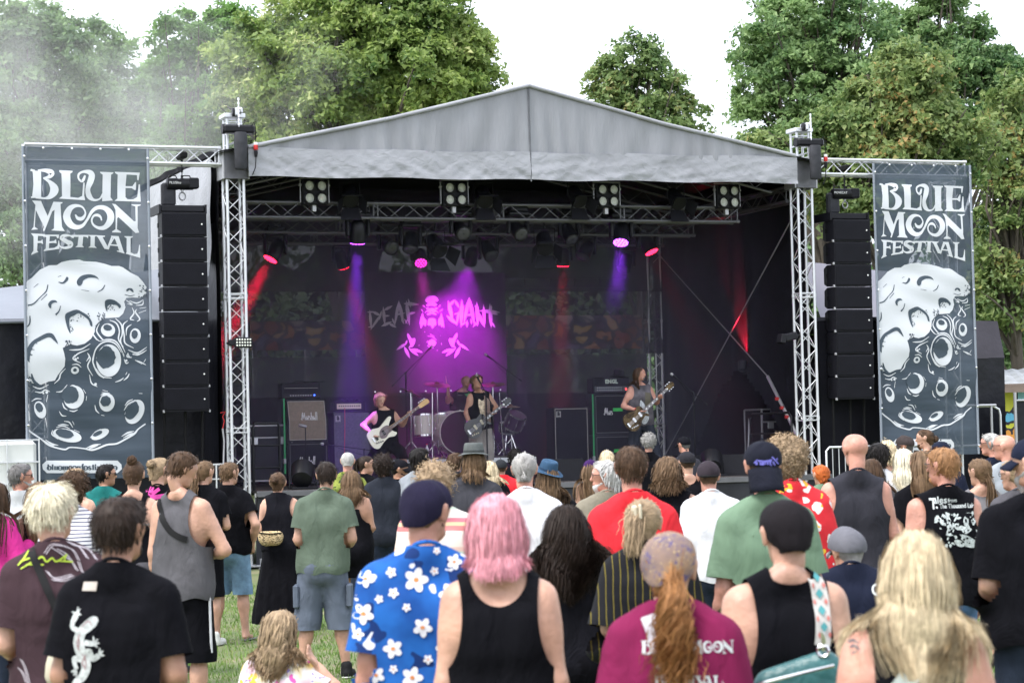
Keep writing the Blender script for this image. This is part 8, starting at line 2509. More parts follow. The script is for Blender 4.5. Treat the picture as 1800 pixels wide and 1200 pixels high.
# ---- centre
C(832,766,205, 'long-haired man in grey felt hat and charcoal T-shirt', up=.085, top=tee(K('charcoal_tee', (.038,.038,.046)), drape=.8), bottom=pan(M_djean), hair=('long', 'lbrown', dict(tip=-.17, n=.7)), hat=('fedora', K('grey_felt', (.10,.11,.11)), dict(h=.105, r=.094, brim=.055, z=.052, band=K('hat_band', (.05,.055,.055)))), w=1.12, fat=.2, skin=M_skin3)
C(800,794,140, 'dark-haired person half hidden left of the grey felt hat', top=tee(M_char), bottom=pan(M_djean), hair=('mid', 'brown'), hyaw=-35)
C(860,806,150, 'blonde woman half hidden right of the grey felt hat', fem=True, top=tee(M_blk), bottom=pan(M_djean), hair=('long', 'blond', dict(tip=-.25)))
C(880,804,128, 'man in faded black cap before the black bass cabinet', up=.02, top=tee(M_red_t), bottom=pan(M_djean), hair=('buzz', 'brown'), hat=('cap', K('cap_faded', (.025,.027,.032))), skin=M_skin3)
C(906,789,118, 'person with short black curls near the stage edge', top=tee(M_blk), bottom=pan(M_djean), hair=('curly', 'black', dict(off=.03)), skin=M_skin2)
C(921,790,268, 'grey-haired man with small low bun and white T-shirt', top=tee(M_wht, sleeve=.8), bottom=pan(M_djean), hair=('bun', 'grey', dict(tie=(0,-.095,-.05), r=.022)), w=1.0, skin=M_skin3)
C(963,801,190, 'woman in tilted blue felt hat with long brown hair', up=.07, fem=True, top=tee(M_blk), bottom=skr(M_blk), hair=('long', 'lbrown', dict(tip=-.34, n=1.2)), hat=('fedora', K('blue_felt', (.035,.075,.135)), dict(h=.11, r=.090, brim=.07, z=.05, tilt=.18, roll=.28, band=K('blue_band', (.022,.045,.085)))), hyaw=-12)
C(1038,804,150, 'bare-shouldered woman with long straight hair and purple cap', up=.02, fem=True, top=tank(M_blk, neck=(.2,.2,.2)), bottom=pan(M_djean), hair=('long', 'lbrown', dict(tip=-.42)), hat=('cap', K('cap_purple', (.035,.012,.07)), dict(strap=False)))
C(1068,788,138, 'light blonde woman half hidden before the right guitar stack', fem=True, top=tee(M_dgrey), bottom=pan(M_djean), hair=('long', 'blond', dict(tip=-.25)))
C(1064,806,238, 'white-haired bearded man with glasses in profile to the left', top=tee(M_khaki), bottom=pan(M_djean), hair=('mid', 'white', dict(off=.016)), beard=('white', .06), hyaw=78, yaw=12, glasses='clear', face=True, skin=M_skin3)
C(1111,777,332, 'broad man in plain red T-shirt', top=tee(M_red_t, sleeve=.8, drape=1), bottom=pan(M_djean), hair=('short', 'brown', dict(off=.009)), w=1.0, fat=.1, skin=M_skin3, hyaw=-6)
C(1140,759,128, 'grey curly-haired man in black shirt by the stage edge', top=tee(M_blk), bottom=pan(M_djean), hair=('curly', 'grey', dict(off=.016, len=.025, n=1.5)), skin=M_skin3)
C(1173,796,232, 'person with shoulder-length tousled brown hair and black vest', top=slv(M_blk), bottom=pan(M_djean), hair=('long', 'lbrown', dict(tip=-.15, curl=.012, cf=2.2, out=1.3)), hyaw=-12)
p = C(1207,789,170, 'tattooed man in black mesh cap and black tank top', up=.02, top=tank(M_blk, neck=(.085,.09,.09)), bottom=pan(M_djean), hair=('buzz', 'brown'), hat=('cap', K('cap_mesh', (.022,.021,.026))), w=1.12, arms=('down', 'fold'), hyaw=10)
C(1202,764,124, 'man in black military cap nearest the stage', up=.02, top=tee(M_char), bottom=pan(M_djean), hair=('buzz', 'dgrey'), hat=('cap', M_blk2, dict(strap=False)), hyaw=25, skin=M_skin3)
C(1245,804,236, 'bearded man in white T-shirt and brown mesh cap', up=.02, top=tee(M_wht, sleeve=.85, drape=1), bottom=pan(M_djean), hair=('buzz', 'brown'), hat=('cap', K('cap_brown', (.034,.027,.034))), beard=('lbrown', .06), w=.98, skin=M_skin3, fat=.05)
C(870,853,522, 'woman with pink bob and black tank top', fem=True, up=.02, top=tank(M_blk, neck=(.098,.1,.12), arm=(.070,.20), hem=.8), bottom=pan(M_djean), hair=('bob', 'pink', dict(tip=-.125, curl=.004, out=.25, n=1.3, pull=.06)), arms=('down', 'down'), hyaw=8)
C(995,876,360, 'woman with long black wavy hair and black T-shirt', fem=True, up=.02, top=tee(M_blk2, sleeve=.8), bottom=pan(M_blk), hair=('long', 'purple' if False else 'dark', dict(tip=-.32, curl=.016, cf=2.6, out=1.2)), hyaw=12)
p = C(1131,866,380, 'woman with blonde clipped-up hair and black top with gold threads', fem=True, up=.02, top=dict(k='tee', m=M_gold, sleeve=1.0, flare=3.2, drape=1.2, loose=.012), bottom=pan(M_blk), hair=('pony', 'dblond', dict(tie=(-.02,-.115,.045), len=.17, n=.8)), hyaw=-14)
mb = MB(); c = Vector(p.hx(np.array([[-.02,-.125,.05]]))[0]); mb.box(c, (.03,.05,.08), None, .01); mb.box(c + Vector((.025,-.01,.01)),(.015,.04,.07), None, .006); mb.build('hair_clip', mat('clip_cream', (.55,.48,.36),.4), p.hair)
p = C(1175,922,560, 'woman with printed head scarf and long curly ponytail in burgundy T-shirt', fem=True, up=.02, top=tee(M_burg, sleeve=.9, drape=1.2, loose=.006), bottom=pan(M_djean), hair=('pony', 'ginger', dict(tie=(.03,-.115,-.045), len=.30, curl=.022, cf=2.4, noise=.09, n=1.3)), hat=('scarf', M_scarf), w=1.04, fat=.08, hyaw=-10)
# festival lettering on the shirt: first two words on one line, the third below
kx = .52 / 2900.0
def shirt_logo():
 out = []
 def shift(shp, dx, dy, sc):
  r_ = []
  for s_ in shp:
   if s_[0] == 'strip': r_.append(('strip', [np.array((q[0] * sc + dx, q[1] * sc + dy)) for q in s_[1]], [np.array((q[0] * sc + dx, q[1] * sc + dy)) for q in s_[2]]))
   else: r_.append(('poly', [np.array((q[0] * sc + dx, q[1] * sc + dy)) for q in s_[1]]))
  return r_
 out += shift(logo_line1(),0,0,1); out += shift(logo_line2(),1460,-385,1); out += shift(logo_line3(),320,-330,1.55)
 return out
drape_print(p, shirt_logo(), M_print_w, 'shirt', mp=lambda x, y: p.mp(1112 + x * .0565,1114 + y * .062), name='lettering_print', sub=1)
drape_print(p, [stroke([(x, y, 8) for x, y in ((1170,1200),(1190,1186),(1210,1200))]), stroke([(1212,1198,9),(1226,1195,9)])], M_print_w, 'shirt', mp=p.mp, name='emblem_print')
drape_print(p, [stroke([(x, y, 27) for x, y in ((1128,1075),(1137,1100),(1146,1130),(1155,1160),(1163,1190),(1170,1220))])], mat('webbing_pale', (.50,.47,.52),.8,0,.12,90), 'shirt', mp=p.mp, lift=.010, name='shoulder_strap')
p = C(1341,766,372, 'man in leaf-green T-shirt with black cap worn backwards', up=.02, top=tee(M_sage2, sleeve=.85, drape=1, loose=.004), bottom=pan(M_djean), hair=('buzz', 'brown'), hat=('cap', K('cap_black_twill', (.010,.011,.019)), dict(back=True, visor=.075, tilt=.075, vz=.0)), lean=(0,0), arms=('down', 'front'), w=.98, fat=.05, skin=M_skin3)
kk = 12.0; Q = lambda *q: [(1290 + x / kk, 760 + y / kk) for x, y in q]
anth = [poly(*Q((280,735),(400,590),(430,600),(330,745))), poly(*Q((430,600),(560,612),(690,590),(720,600),(700,640),(560,655),(430,640))), poly(*Q((375,660),(420,640),(425,765),(390,765))), poly(*Q((450,650),(475,650),(490,760),(470,770))), poly(*Q((480,655),(550,655),(545,770),(515,818),(485,770))), poly(*Q((555,650),(580,650),(580,760),(560,750))),
  poly(*Q((600,650),(640,645),(640,760),(610,765))), poly(*Q((650,640),(700,630),(690,690),(760,770),(730,770),(655,700))), poly(*Q((700,550),(730,535),(880,690),(850,700))), poly(*Q((715,640),(760,640),(800,720),(775,730),(730,690))), poly(*Q((820,570),(850,575),(835,620),(815,610)))]
drape_print(p, anth, M_print_l, None, mp=lambda x, y: p.mp(x - 1.5, y - 3), arr=(p.hatV, p.hatF), parent=p.hat, name='cap_logo', sub=1)
C(1386,768,292, 'person with big grey-blond curls and red flowered shirt', top=tee(M_hawaii_red, sleeve=.9, drape=1, loose=.006), bottom=pan(M_djean), hair=('curly', 'dblond', dict(off=.042, len=.034, nape=-.11, n=2.2)), w=1.0, fat=.05)
p = C(1385,866,522, 'person in black beanie and black tank top with patterned bag strap', up=.02, top=tank(M_blk, neck=(.07,.09,.03), arm=(.085,.23), hem=.8), bottom=pan(M_djean), hair=('short', 'black'), hat=('beanie', K('beanie_black', (.012,.010,.012))), arms=('down', 'down'), w=1.0, hyaw=4)
drape_print(p, [stroke([(x, y, 29) for x, y in ((1432,985),(1444,1010),(1449,1040),(1449,1075),(1446,1110),(1443,1128))])], mat('strap_cream', (.46,.44,.42),.8,0,.1,60), 'vest_top', mp=p.mp, lift=.010, name='patterned_strap')
dm = []
for i, y in enumerate((1012,1040,1068,1096)):
 dm.append(poly((1448, y - 9),(1455, y),(1448, y + 9),(1441, y)))
drape_print(p, dm, mat('strap_teal', (.06,.26,.28),.8), 'vest_top', mp=p.mp, lift=.013, name='strap_diamonds')
dm = []
for i, y in enumerate((1000,1026,1054,1082,1110)):
 for q in (-10,10): dm.append(poly((1448 + q, y - 6),(1451 + q * 1.05, y),(1448 + q, y + 6),(1445 + q * .95, y)))
drape_print(p, dm, mat('strap_coral', (.48,.14,.12),.8), 'vest_top', mp=p.mp, lift=.013, name='strap_coral_pattern')
t = thing('shoulder_bag', 'teal leather bag hanging behind the black tank top', 'bag', at(1408,1190, FPX / 540), R(-5))
v, f = surf([(np.array([-.10,-.14,-.01]), np.array([.07,-.14,.04]),.055,.06,.05,(np.array([0,1., 0]),.6)),(np.array([-.10,-.14,-.09]), np.array([.07,-.14,-.06]),.06,.07,.05,(np.array([0,1., 0]),.6))], .012)
mesh_obj('bag', v, f, mat('teal_leather', (.022,.105,.11),.4,0,.15,12,.3,40), t)
mb = MB(); mb.path([(-.14,-.19,.0),(0,-.205,.035),(.10,-.19,.055)], .006,6); mb.build('zip', M_chrome, t, 60)
mb = MB(); mb.path([(.068,-.16,.10),(.07,-.17,.13),(.066,-.17,.16)], .008,6); mb.path([(.067 + .018 * math.cos(q),-.17,.10 + .018 * math.sin(q)) for q in np.linspace(0,6.28,10)], .005,5); mb.build('carabiner', M_chrome, t, 60)
p = C(1490,924,330, 'short person in grey cap and navy T-shirt with round badge', up=.02, top=tee(M_nvy), bottom=pan(M_djean), hair=('short', 'grey'), hat=('flat', K('cap_grey', (.13,.13,.15)), dict(visor=.06)), hyaw=25, w=.95)
drape_print(p, [ell(1523,1033,10,11,14)], M_print_w, 'shirt', mp=p.mp, name='badge_print')
drape_print(p, [ell(1523,1032,5.5,6.5,10,0,.3, random.Random(2))], M_nvy, 'shirt', mp=p.mp, lift=.006, name='badge_emblem')
# ---- right
C(1502,758,266, 'tall bald man in black sleeveless shirt and camouflage shorts', up=0, top=slv(M_char, hem=.8, drape=1), bottom=sho(M_camo, hem=.4), hair=('bald', 'lbrown'), glasses='clear', w=1.08, arms=('down', 'fold'), skin=M_skin3, hyaw=14)
C(1444,813,170, 'woman with orange pinned-up hair', fem=True, top=tee(M_sage2), bottom=pan(M_djean), hair=('bun', 'red', dict(tie=(-.02,-.09,-.04), r=.02)), hyaw=15)
C(1531,801,205, 'woman with dark straight hair behind the bald man', fem=True, top=tee(M_dgrey), bottom=pan(M_djean), hair=('long', 'brown', dict(tip=-.3)))
pw = C(1545,776,190, 'black-haired man in white T-shirt', top=tee(M_wht), bottom=pan(M_djean), hair=('mid', 'black', dict(off=.02)), arms=('down', 'cup'))
C(1561,767,150, 'woman with high curly blonde ponytail', fem=True, up=.03, top=tank(M_blk, neck=(.16,.1,.2)), bottom=pan(M_djean), hair=('pony', 'blond', dict(tie=(0,-.07,.09), len=.26, curl=.015)))
pt = C(1589,784,190, 'woman with long platinum hair and tattooed bare back', fem=True, top=tank(M_blk, neck=(.15,.1,.22)), bottom=pan(M_djean), hair=('long', 'pale', dict(tip=-.30, part=.02)), hyaw=22)
C(1591,764,140, 'man in brown flat cap and dark glasses', up=.02, top=tee(M_blk), bottom=pan(M_djean), hair=('buzz', 'dgrey'), hat=('flat', K('cap_flat_brown', (.045,.036,.036)), dict(visor=.055)), hyaw=55, glasses='dark', skin=M_skin3)
C(1628,751,150, 'bearded man with dark hair tied in a loose bun', top=tee(M_blk), bottom=pan(M_djean), hair=('bun', 'brown', dict(tie=(.03,-.10,.0), r=.04)), beard=('brown', .04), hyaw=55)
C(1656,771,180, 'man in navy cap behind the red-blond man', up=.02, top=tee(M_nvy), bottom=pan(M_djean), hair=('buzz', 'brown'), hat=('cap', M_nvy, dict(strap=False)), hyaw=10)
C(1622,786,236, 'woman with long brown hair and black short-sleeved top', fem=True, top=tee(M_blk, sleeve=.5), bottom=pan(M_djean), hair=('long', 'lbrown', dict(tip=-.36)), hyaw=30, arms=('down', 'front'))
p = C(1660,781,290, 'red-blond man in black vest with white album print and jeans', top=slv(M_blk, hem=.84), bottom=pan(M_jean), hair=('short', 'rblond', dict(off=.012)), beard=('rblond', .02), hyaw=38, glasses='clear', w=1.1, fat=.12, skin=M_skin3)
G_ = lambda x, y: (1620 + x / 10,850 + y / 10)
def put_text(txt, x, y, size, bold=.01, fit=None, **k):
 sh, w_ = text_shape(txt, size, 0, bold * size, **k)
 sx_ = (fit / w_) if fit else 1
 return ('raw', [G_(x + q[0] * sx_, y + q[1]) for q in sh[1]], sh[2])
words = [put_text('T', 95,415,260,.03,120), put_text('ales', 165,325,170,.02,240), put_text('from', 420,310,95,.02,170), put_text('The Thousand Lakes', 270,412,110,.02,690), poly(*[G_(x, y) for x, y in ((215,370),(240,395),(215,420),(190,395))])]
words[1] = ('raw', words[1][1], words[1][2])
drape_print(p, words, M_print_w, 'vest_top', mp=p.mp, name='lettering_print')
rr_ = random.Random(12); pic = []
for cx, cy, rx, ry in ((200,600,60,45),(390,620,45,70),(395,740,60,60),(520,720,35,55),(535,580,18,80),(610,760,80,45),(700,660,55,80),(730,780,60,70),(800,540,110,40),(850,660,45,50),(700,950,140,60),(560,1020,90,50),(850,1040,80,60),(730,1060,110,35),(380,870,60,25),(290,680,50,30),(390,520,40,25),(880,560,45,45)):
 pic.append(ell(*G_(cx, cy), rx / 10, ry / 10,11, rr_.random() * .6,.28, rr_))
for k in range(46):
 pic.append(ell(*G_(140 + 790 * rr_.random(),500 + 600 * rr_.random()),1.2 + 3.2 * rr_.random(),1 + 2.4 * rr_.random(),7, rr_.random() * 3,.35, rr_))
drape_print(p, pic, mat('album_print', (.42,.46,.46),.8,0,.45,70), 'vest_top', mp=p.mp, name='album_picture_print')
pic2 = [ell(*G_(cx, cy),2.2,1.8,7,0,.3, rr_) for cx, cy in ((395,625),(700,650),(700,620),(520,715),(210,600),(840,650),(700,940),(640,960),(760,900),(400,760),(730,800),(820,540),(600,1020),(860,1040))]
drape_print(p, pic2, M_blk, 'vest_top', mp=p.mp, lift=.006, name='album_picture_shading')
C(1722,801,220, 'woman with braided light brown hair and grey top', fem=True, top=tee(K('mid_grey', (.16,.155,.165)), neck=(.10,.1,.06)), bottom=sho(M_blk, hem=.55), hair=('pony', 'lbrown', dict(tie=(0,-.09,-.04), len=.3, noise=.03)), hyaw=28)
C(1766,761,200, 'bald man with glasses in light grey T-shirt at the right edge', up=0, top=tee(M_grey), bottom=pan(M_djean), hair=('bald', 'grey'), glasses='clear', hyaw=52, skin=M_skin3, face=True)
C(1744,758,172, 'grey-haired man with glasses looking left at the right edge', top=tee(M_nvy), bottom=pan(M_djean), hair=('short', 'grey'), glasses='clear', hyaw=60, face=True, skin=M_skin3)
C(1782,803,242, 'blonde child with hair slides at the right edge', fem=True, top=tee(M_dgrey), bottom=sho(M_denim), hair=('pony', 'dblond', dict(tie=(0,-.1,0), len=.15)), hyaw=35, glasses='clear')
C(1818,762,372, 'big man in black T-shirt cut off by the right edge', up=.02, top=tee(M_blk, sleeve=.95, drape=1.2), bottom=pan(M_djean), hair=('short', 'grey'), hat=('cap', M_nvy, dict(strap=False)), beard=('grey', .05), w=1.2, fat=.3, hyaw=45, arms=('front', 'down'))
p = C(1611,916,642, 'woman with long blonde hair and black tank top in the right foreground', fem=True, up=.018, top=tank(M_blk, neck=(.09,.1,.14), arm=(.075,.19), hem=.8), bottom=pan(M_djean), hair=('long', 'blond', dict(tip=-.31, curl=.006, out=.12, n=1.5, pull=.06)), w=1.03, fat=.05, skin=M_skin3)
drape_print(p, [stroke([(x, y, 34) for x, y in ((1665,1115),(1645,1140),(1622,1165),(1600,1190),(1570,1225))])], mat('strap_sage', (.34,.38,.36),.8,0,.2,70), 'vest_top', mp=p.mp, lift=.010, name='shoulder_strap')
# small things in hands, and ink on skin
def cup(pp, S_, label):
 t = pp.t; w = pp.j['wr' + S_]; d = w - pp.j['el' + S_]; d = d / np.linalg.norm(d)
 q = Vector(rotz((w + d * .10)[None], t.rotation_euler.z)[0]) + t.location
 c = thing('drinking_cup', label, 'cup', q - Vector((0,0,.05)),0)
 mb = MB(); mb.lathe([(.030,0),(.034,.01),(.043,.13),(.040,.13),(.031,.012),(.001,.010)], (0,0,0),(0,0,1),18,1,1, False); mb.build('cup', mat('cup_white', (.62,.62,.60),.4,0,.05,9), c, 50)
 mb = MB(); mb.lathe([(.038,.10),(.001,.101)], (0,0,0),(0,0,1),18,1,1, False); mb.build('drink', mat('beer', (.45,.22,.03),.2), c, 50)
cup(pm, 'R', 'plastic cup held by the person in magenta at the left edge')
cup(pw, 'R', 'white cup held by the black-haired man in white')
def ink(pp, shapes, name='tattoo'):
 drape_print(pp, shapes, M_tattoo, None, mp=pp.mp, arr=(pp.skinV, pp.skinF), parent=pp.t, name=name, lift=.002)
ink(pt, [stroke([(1584 + r_ * math.cos(q),843 + r_ * math.sin(q),.9) for q in np.linspace(0,2 * PI, 17)]) for r_ in (3,6,9)] + [stroke([(1596,835,1),(1602,842,1.6),(1598,850,1)])])
ink(p, [stroke([(1513,1122,3),(1520,1118,4),(1528,1122,3)]), stroke([(1514,1130,2),(1522,1127,5),(1530,1134,2)]), stroke([(1516,1140,2),(1524,1136,3)])])
# ================================================================ the band
def band(label, px0, b, H, jp, hc, base_z=DECK, **kw):
 "joints given by where they show (px, py, forward offset in metres), on the plane b metres behind the stage front; the figure faces the audience"
 a0, _ = spx(px0,780, b)
 def loc(px, py, y):
  a, z = spx(px, py, b - y)
  return (-(a - a0), y, z - base_z)
 J = {k: loc(*v) for k, v in jp.items()}
 J['hc'] = loc(*hc)
 kw['drop'] = max(0.0, H - .12 - J['hc'][2])
 return person(label, S(a0, b, base_z), H=H, s=105 if b < 3 else 95, yaw=180 + math.degrees(SA), J=J, group='band on stage', face=True, **kw), loc
def guitar(label, pb, ph, b, kind, body_m, neck_m, plate_m):
 "pb: where the body centre shows, ph: where the tip of the headstock shows"
 a0, z0 = spx(*pb, b); a1, z1 = spx(*ph, b)
 ang = math.atan2(z1 - z0, a1 - a0)
 ln = math.hypot(z1 - z0, a1 - a0)
 t = thing('bass_guitar' if kind == 'bass' else 'electric_guitar', label, 'guitar', S(a0, b, z0), SA)
 c, s_ = math.cos(ang), math.sin(ang)
 mp = lambda x, y, z: (x * c - z * s_, y, x * s_ + z * c)
 if kind == 'bass':
  out = spoly((-.25,.02),(-.22,.13),(-.10,.155),(.02,.11),(.12,.135),(.25,.165),(.28,.13),(.20,.075),(.17,.04),(.17,-.04),(.19,-.085),(.22,-.13),(.16,-.155),(.06,-.115),(-.06,-.135),(-.18,-.17),(-.25,-.10))
 else:
  out = spoly((-.22,0),(-.20,.11),(-.11,.165),(-.01,.14),(.07,.105),(.15,.125),(.20,.09),(.20,.03),(.165,.0),(.20,-.055),(.225,-.11),(.20,-.125),(.16,-.085),(.06,-.105),(-.01,-.14),(-.11,-.165),(-.20,-.11))
 o_ = [tuple(q) for q in out[1]]
 mb = MB(); mb.prism(o_, -.022,.022, mp); mb.build('body', body_m, t)
 nk = .15
 nl = ln - .20 if kind == 'bass' else ln - .17
 mb = MB(); mb.prism([(nk, -.028),(nl, -.021),(nl, .021),(nk, .028)], -.036,-.014, mp); mb.build('neck', neck_m, t)
 mb = MB(); mb.prism([(nk - .03,-.026),(nl, -.020),(nl, .020),(nk - .03,.026)], -.041,-.0365, mp); mb.build('fretboard', mat('rosewood', (.10,.05,.03),.5) if kind == 'bass' else mat('ebony', (.02,.018,.018),.4), t)
 for k in range(11):
  x = nl - (nl - nk) * (1 - .5 ** (k / 8)) * 1.5
  if x > nk:
   mb = MB(); mb.prism([(x, -.02),(x + .004,-.02),(x + .004,.02),(x, .02)], -.0435,-.0415, mp); mb.build('fret', M_chrome, t)
   if k % 2 == 0 and kind != 'bass':
    mb = MB(); mb.prism([(x + .010,-.014),(x + .028,-.014),(x + .028,.014),(x + .010,.014)], -.0425,-.0416, mp); mb.build('inlay', M_white, t)
 hd = spoly((nl, -.02),(nl + .03,-.035),(ln - .02,-.04),(ln, -.02),(ln, .02),(ln - .04,.045),(nl + .03,.035),(nl, .02))
 mb = MB(); mb.prism([tuple(q) for q in hd[1]], -.032,-.012, mp); mb.build('headstock', neck_m if kind == 'bass' else body_m, t)
 n = 4 if kind == 'bass' else 6
 for k in range(n):
  if kind == 'bass': x, z = nl + .04 + k * .038,.062
  else: x, z = nl + .035 + (k % 3) * .045,(.056 if k < 3 else -.056)
  q = Vector(mp(x, -.02, z)); mb = MB(); mb.box(q, (.028,.014,.022), None, .005); mb.build('tuning_peg', M_chrome, t)
 if kind == 'bass':
  pl = spoly((.16,.06),(.05,.08),(-.03,.04),(-.06,-.05),(.02,-.09),(.10,-.06),(.17,-.05)); mb = MB(); mb.prism([tuple(q) for q in pl[1]], -.0255,-.0225, mp); mb.build('pickguard', plate_m, t)
 xs_ = ((.03,-.12) if kind == 'bass' else (.10,-.04))
 for x in xs_:
  mb = MB(); mb.prism([(x - .02,-.042),(x + .02,-.042),(x + .02,.042),(x - .02,.042)], -.034,-.0262, mp); mb.build('pickup', M_black if kind == 'bass' else plate_m, t)
 mb = MB(); mb.prism([(-.19,-.04),(-.16,-.04),(-.16,.04),(-.19,.04)], -.036,-.0228, mp); mb.build('bridge', M_chrome, t)
 for k in range(4):
  q = Vector(mp(-.06 - k * .035,-.03,-.105 + .01 * k)); mb = MB(); mb.lathe([(.012,0),(.010,.014)], q, (0,-1,0),10); mb.build('knob', M_black if kind == 'bass' else plate_m, t, 40)
 for k in range(n):
  z = (k - (n - 1) / 2) * .011
  rod('string', mp(-.17,-.045, z), mp(nl, -.045, z * .8),.0013, M_alu_dull, t, 4)
 return t
M_blkb = M_blk
p1, l1 = band('bassist with reddish hair and black vest bending over a white bass', 678,1.5,1.80,
              dict(elL=(707,747,-.02), wrL=(716,732,.22), elR=(637,748,-.05), wrR=(656,763,.24),
                   knL=(703,793,.16), anL=(722,846,-.05), knR=(655,805,.06), anR=(648,848,-.02)),(668,702,.06),
              top=slv(M_blkb, hem=.86), bottom=sho(M_blkb, hem=.42), hair=('mid', 'pink', dict(off=.018)), hpitch=-16, hyaw=10, skin=M_skin, seed=101, lean=(.05,.10), feet=.2)  # pink tone: magenta lamp light painted into brownish-red hair
drape_print(p1, [poly((-.10,1.20),(.10,1.20),(.10,1.36),(-.10,1.36))], mat('photo_print', (.30,.28,.32),.8,0,.5,16), 'vest_top', side=1, name='portrait_print')
guitar('white bass guitar held by the bassist', (671,762),(752,703),1.22, 'bass', mat('vintage_white', (.66,.63,.53),.3,0,.04,5, coat=.4), mat('maple_neck', (.52,.33,.15),.4), mat('tortoise_grey', (.16,.12,.13),.35))
p2, l2 = band('singer with black wolf-print vest playing a black guitar', 845,1.5,1.80,
              dict(elL=(872,715,.02), wrL=(868,724,.22), elR=(819,726,-.04), wrR=(828,751,.18)),(838,671,.05),
              top=slv(M_blkb, hem=.88), bottom=sho(K('cargo_beige', (.22,.20,.19)), hem=.36, flare=.03), hair=('mid', 'lbrown', dict(off=.022, len=.05)), hyaw=14, skin=M_skin2, seed=102)
drape_print(p2, [spoly((-.06,1.38),(0,1.36),(.05,1.39),(.07,1.30),(.05,1.20),(.03,1.12),(-.02,1.06),(-.06,1.14),(-.08,1.24))], mat('wolf_print', (.42,.34,.24),.8,0,.6,26), 'vest_top', side=1, name='animal_print', sub=2)
drape_print(p2, [stroke([(-.10,1.44,.05),(-.085,1.3,.05),(-.09,1.15,.05),(-.10,1.0,.05)])], mat('strap_brown', (.17,.11,.09),.7), 'vest_top', side=1, lift=.012, name='guitar_strap')
guitar('black electric guitar held by the singer', (838,748),(896,701),1.22, 'lp', mat('gloss_black', (.008,.008,.009),.12,0,.05,5, coat=.5), mat('dark_mahogany', (.05,.025,.018),.4), mat('pickup_cream', (.50,.45,.34),.4))
p3, l3 = band('drummer in black T-shirt raising a drumstick behind the kit', 815,4.75,1.82,
              dict(elL=(850,722,.1), wrL=(848,735,.3), elR=(787,706,.10), wrR=(788,686,.22), knL=(836,758,.42), knR=(795,758,.42), anL=(836,792,.40), anR=(795,792,.40)),(819,671,.02),
              base_z=RZ, top=tee(M_blkb, hem=.8), bottom=sho(M_blkb, hem=.2, cut=.9), hair=('buzz', 'rblond'), beard=('rblond', .03), skin=M_skin3, seed=103, w=1.1, fat=.15)
drape_print(p3, [poly((.02,1.10),(.12,1.10),(.12,1.16),(.02,1.16))], M_print_w, 'shirt', side=1, name='text_print')
drape_print(p3, [stroke([(-.10,1.22,.05),(-.05,1.17,.06),(-.10,1.10,.05)])], mat('print_green', (.04,.40,.10),.8), 'shirt', side=1, name='green_print')
t = thing('drumstick', 'pale drumstick held upright by the drummer', 'drumstick', S(*apt(787,684,4.5)), SA)
mb = MB(); mb.path([(-.0,0,-.12),(-.02,0,.1),(-.04,-.02,.24)], [.007,.007,.004], 8); mb.build('stick', mat('hickory', (.52,.38,.22),.5), t, 60)
p4, l4 = band('long-haired guitarist in faded grey vest looking right', 1128,.9,1.88,
              dict(elL=(1154,708,.02), wrL=(1158,701,.22), elR=(1095,714,-.05), wrR=(1122,721,.20),
                   knL=(1152,792,.02), anL=(1166,845,0), knR=(1112,792,.02), anR=(1104,848,0)),(1124,657,.03),
              top=slv(mat('cloth_faded_grey', (.085,.078,.09),.85,0,.45,8,.4,7, spec=.15), hem=.84, drape=.9), bottom=pan(K('black_jeans', (.022,.025,.036))), hair=('long', 'brown', dict(tip=-.22, curl=.01, cf=2, front=([-.10,-.03,.02,.055,.085,.12], [-.03,-.010,.012,.045,.065,.12]))), hyaw=52, beard=('dgrey', .008), skin=M_skin3, seed=104, w=1.06)
drape_print(p4, [spoly((.06,1.30),(0,1.27),(-.06,1.16),(-.09,1.02),(-.04,.92),(.03,.92),(.06,1.05))], mat('wing_print', (.40,.42,.45),.8,0,.4,30), 'vest_top', side=1, name='wing_print', sub=2)
drape_print(p4, [stroke([(-.09,1.44,.045),(-.075,1.3,.045),(-.08,1.18,.045)])], mat('strap_olive', (.08,.07,.045),.7), 'vest_top', side=1, lift=.012, name='guitar_strap')
mb = MB(); q = p4.j['wrR'] * .82 + p4.j['elR'] * .18; d = p4.j['wrR'] - p4.j['elR']; mb.lathe([(.036,0),(.036,.022)], Vector(q), Vector(d),12); mb.build('red_wristband', M_red, p4.t, 40)
mb = MB(); q = p4.j['wrR'] * .92 + p4.j['elR'] * .08; mb.lathe([(.034,0),(.034,.02)], Vector(q), Vector(d),12); mb.build('yellow_wristband', mat('band_yellow', (.6,.38,.04),.5), p4.t, 40)
guitar('skull-pattern electric guitar held by the long-haired guitarist', (1117,735),(1182,673),.66, 'lp', pattern_mat('skull_finish', [(.03,.018,.01),(.13,.085,.04)], [((.01,.008,.006),28,.3),((.42,.36,.24),40,.18)], 1,1,.9), mat('dark_mahogany', (.05,.025,.018),.4), M_chrome)
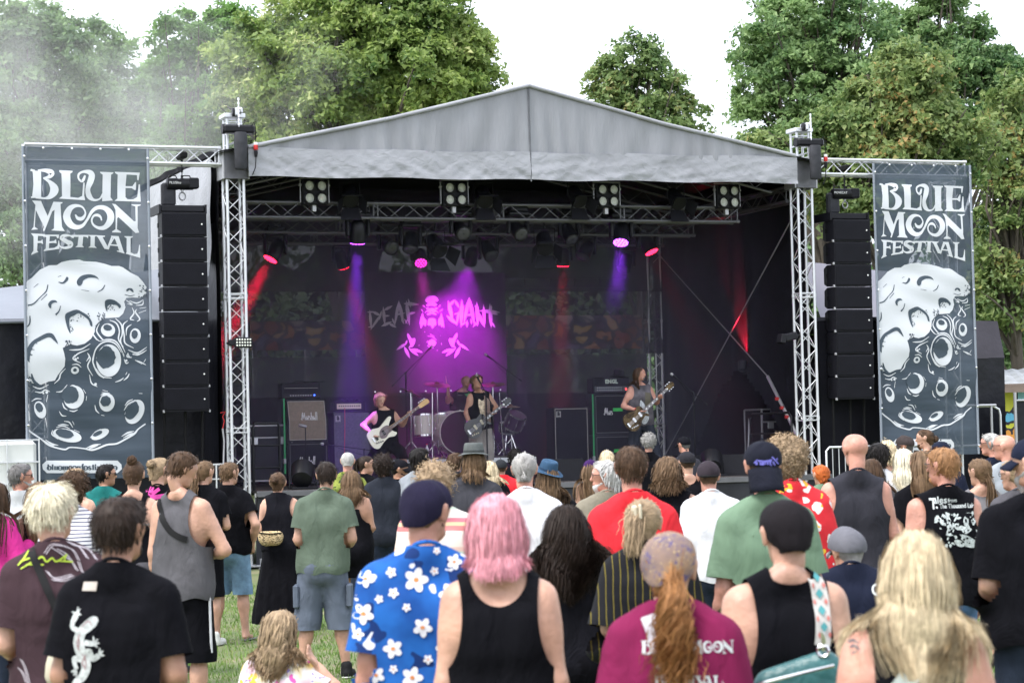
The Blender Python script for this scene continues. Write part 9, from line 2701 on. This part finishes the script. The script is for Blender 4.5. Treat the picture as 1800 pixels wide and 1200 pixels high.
# ================================================================ smoke and stage haze
def vol_box(name, label, lo, hi, dens, noise=None, parent=None, rz=0.0, loc=None, colr=(1,1,1), aniso=.2):
 mb = MB(); c = [(lo[i] + hi[i]) / 2 for i in range(3)]; mb.box(c, [hi[i] - lo[i] for i in range(3)])
 m = bpy.data.materials.new(name); m.use_nodes = True
 nt = m.node_tree; N = nt.nodes; L = nt.links
 N.remove(N['Principled BSDF'])
 v = N.new('ShaderNodeVolumePrincipled'); v.inputs['Color'].default_value = (*colr, 1); v.inputs['Density'].default_value = dens; v.inputs['Anisotropy'].default_value = aniso
 L.new(v.outputs[0], N['Material Output'].inputs['Volume'])
 if noise:
  tc = N.new('ShaderNodeTexCoord'); nz = N.new('ShaderNodeTexNoise'); nz.inputs['Scale'].default_value = noise[0]; nz.inputs['Detail'].default_value = 4; nz.inputs['Distortion'].default_value = .6
  L.new(tc.outputs['Object'], nz.inputs['Vector'])
  # fall off towards the walls of the box
  mp = N.new('ShaderNodeMapping'); mp.vector_type = 'POINT'
  mp.inputs['Scale'].default_value = [2 / (hi[i] - lo[i]) for i in range(3)]; mp.inputs['Location'].default_value = [-2 * c[i] / (hi[i] - lo[i]) for i in range(3)]
  L.new(tc.outputs['Object'], mp.inputs['Vector'])
  ln = N.new('ShaderNodeVectorMath'); ln.operation = 'LENGTH'; L.new(mp.outputs['Vector'], ln.inputs[0])
  mr = N.new('ShaderNodeMapRange'); mr.inputs[1].default_value = .15; mr.inputs[2].default_value = 1.0; mr.inputs[3].default_value = 1.0; mr.inputs[4].default_value = 0.0
  L.new(ln.outputs['Value'], mr.inputs[0])
  m2 = N.new('ShaderNodeMapRange'); m2.inputs[1].default_value = noise[1]; m2.inputs[2].default_value = noise[2]; m2.inputs[3].default_value = 0; m2.inputs[4].default_value = dens
  L.new(nz.outputs['Fac'], m2.inputs[0])
  mu = N.new('ShaderNodeMath'); mu.operation = 'MULTIPLY'; L.new(mr.outputs[0], mu.inputs[0]); L.new(m2.outputs[0], mu.inputs[1]); L.new(mu.outputs[0], v.inputs['Density'])
 o = mb.build(name, m)
 if loc is not None: o.location = loc
 o.rotation_euler = (0,0, rz)
 tag(o, label, 'smoke', None, 'stuff')
 return o
scene.cycles.volume_step_rate = 4.0
scene.cycles.volume_max_steps = 64
vol_box('stage_haze', 'thin lamp-lit haze filling the stage', (.05,.25,1.25),(SW - .1, SD - .25,6.0),.030, None, None, SA, S(0,0,0),(.72,.72,1.0))
vol_box('smoke', 'white stage smoke drifting over the left trees', (-7.5,0,0),(6.5,5,7.5),.30,(.42,.36,.72), None, SA, S(-.2,9.0,4.8))
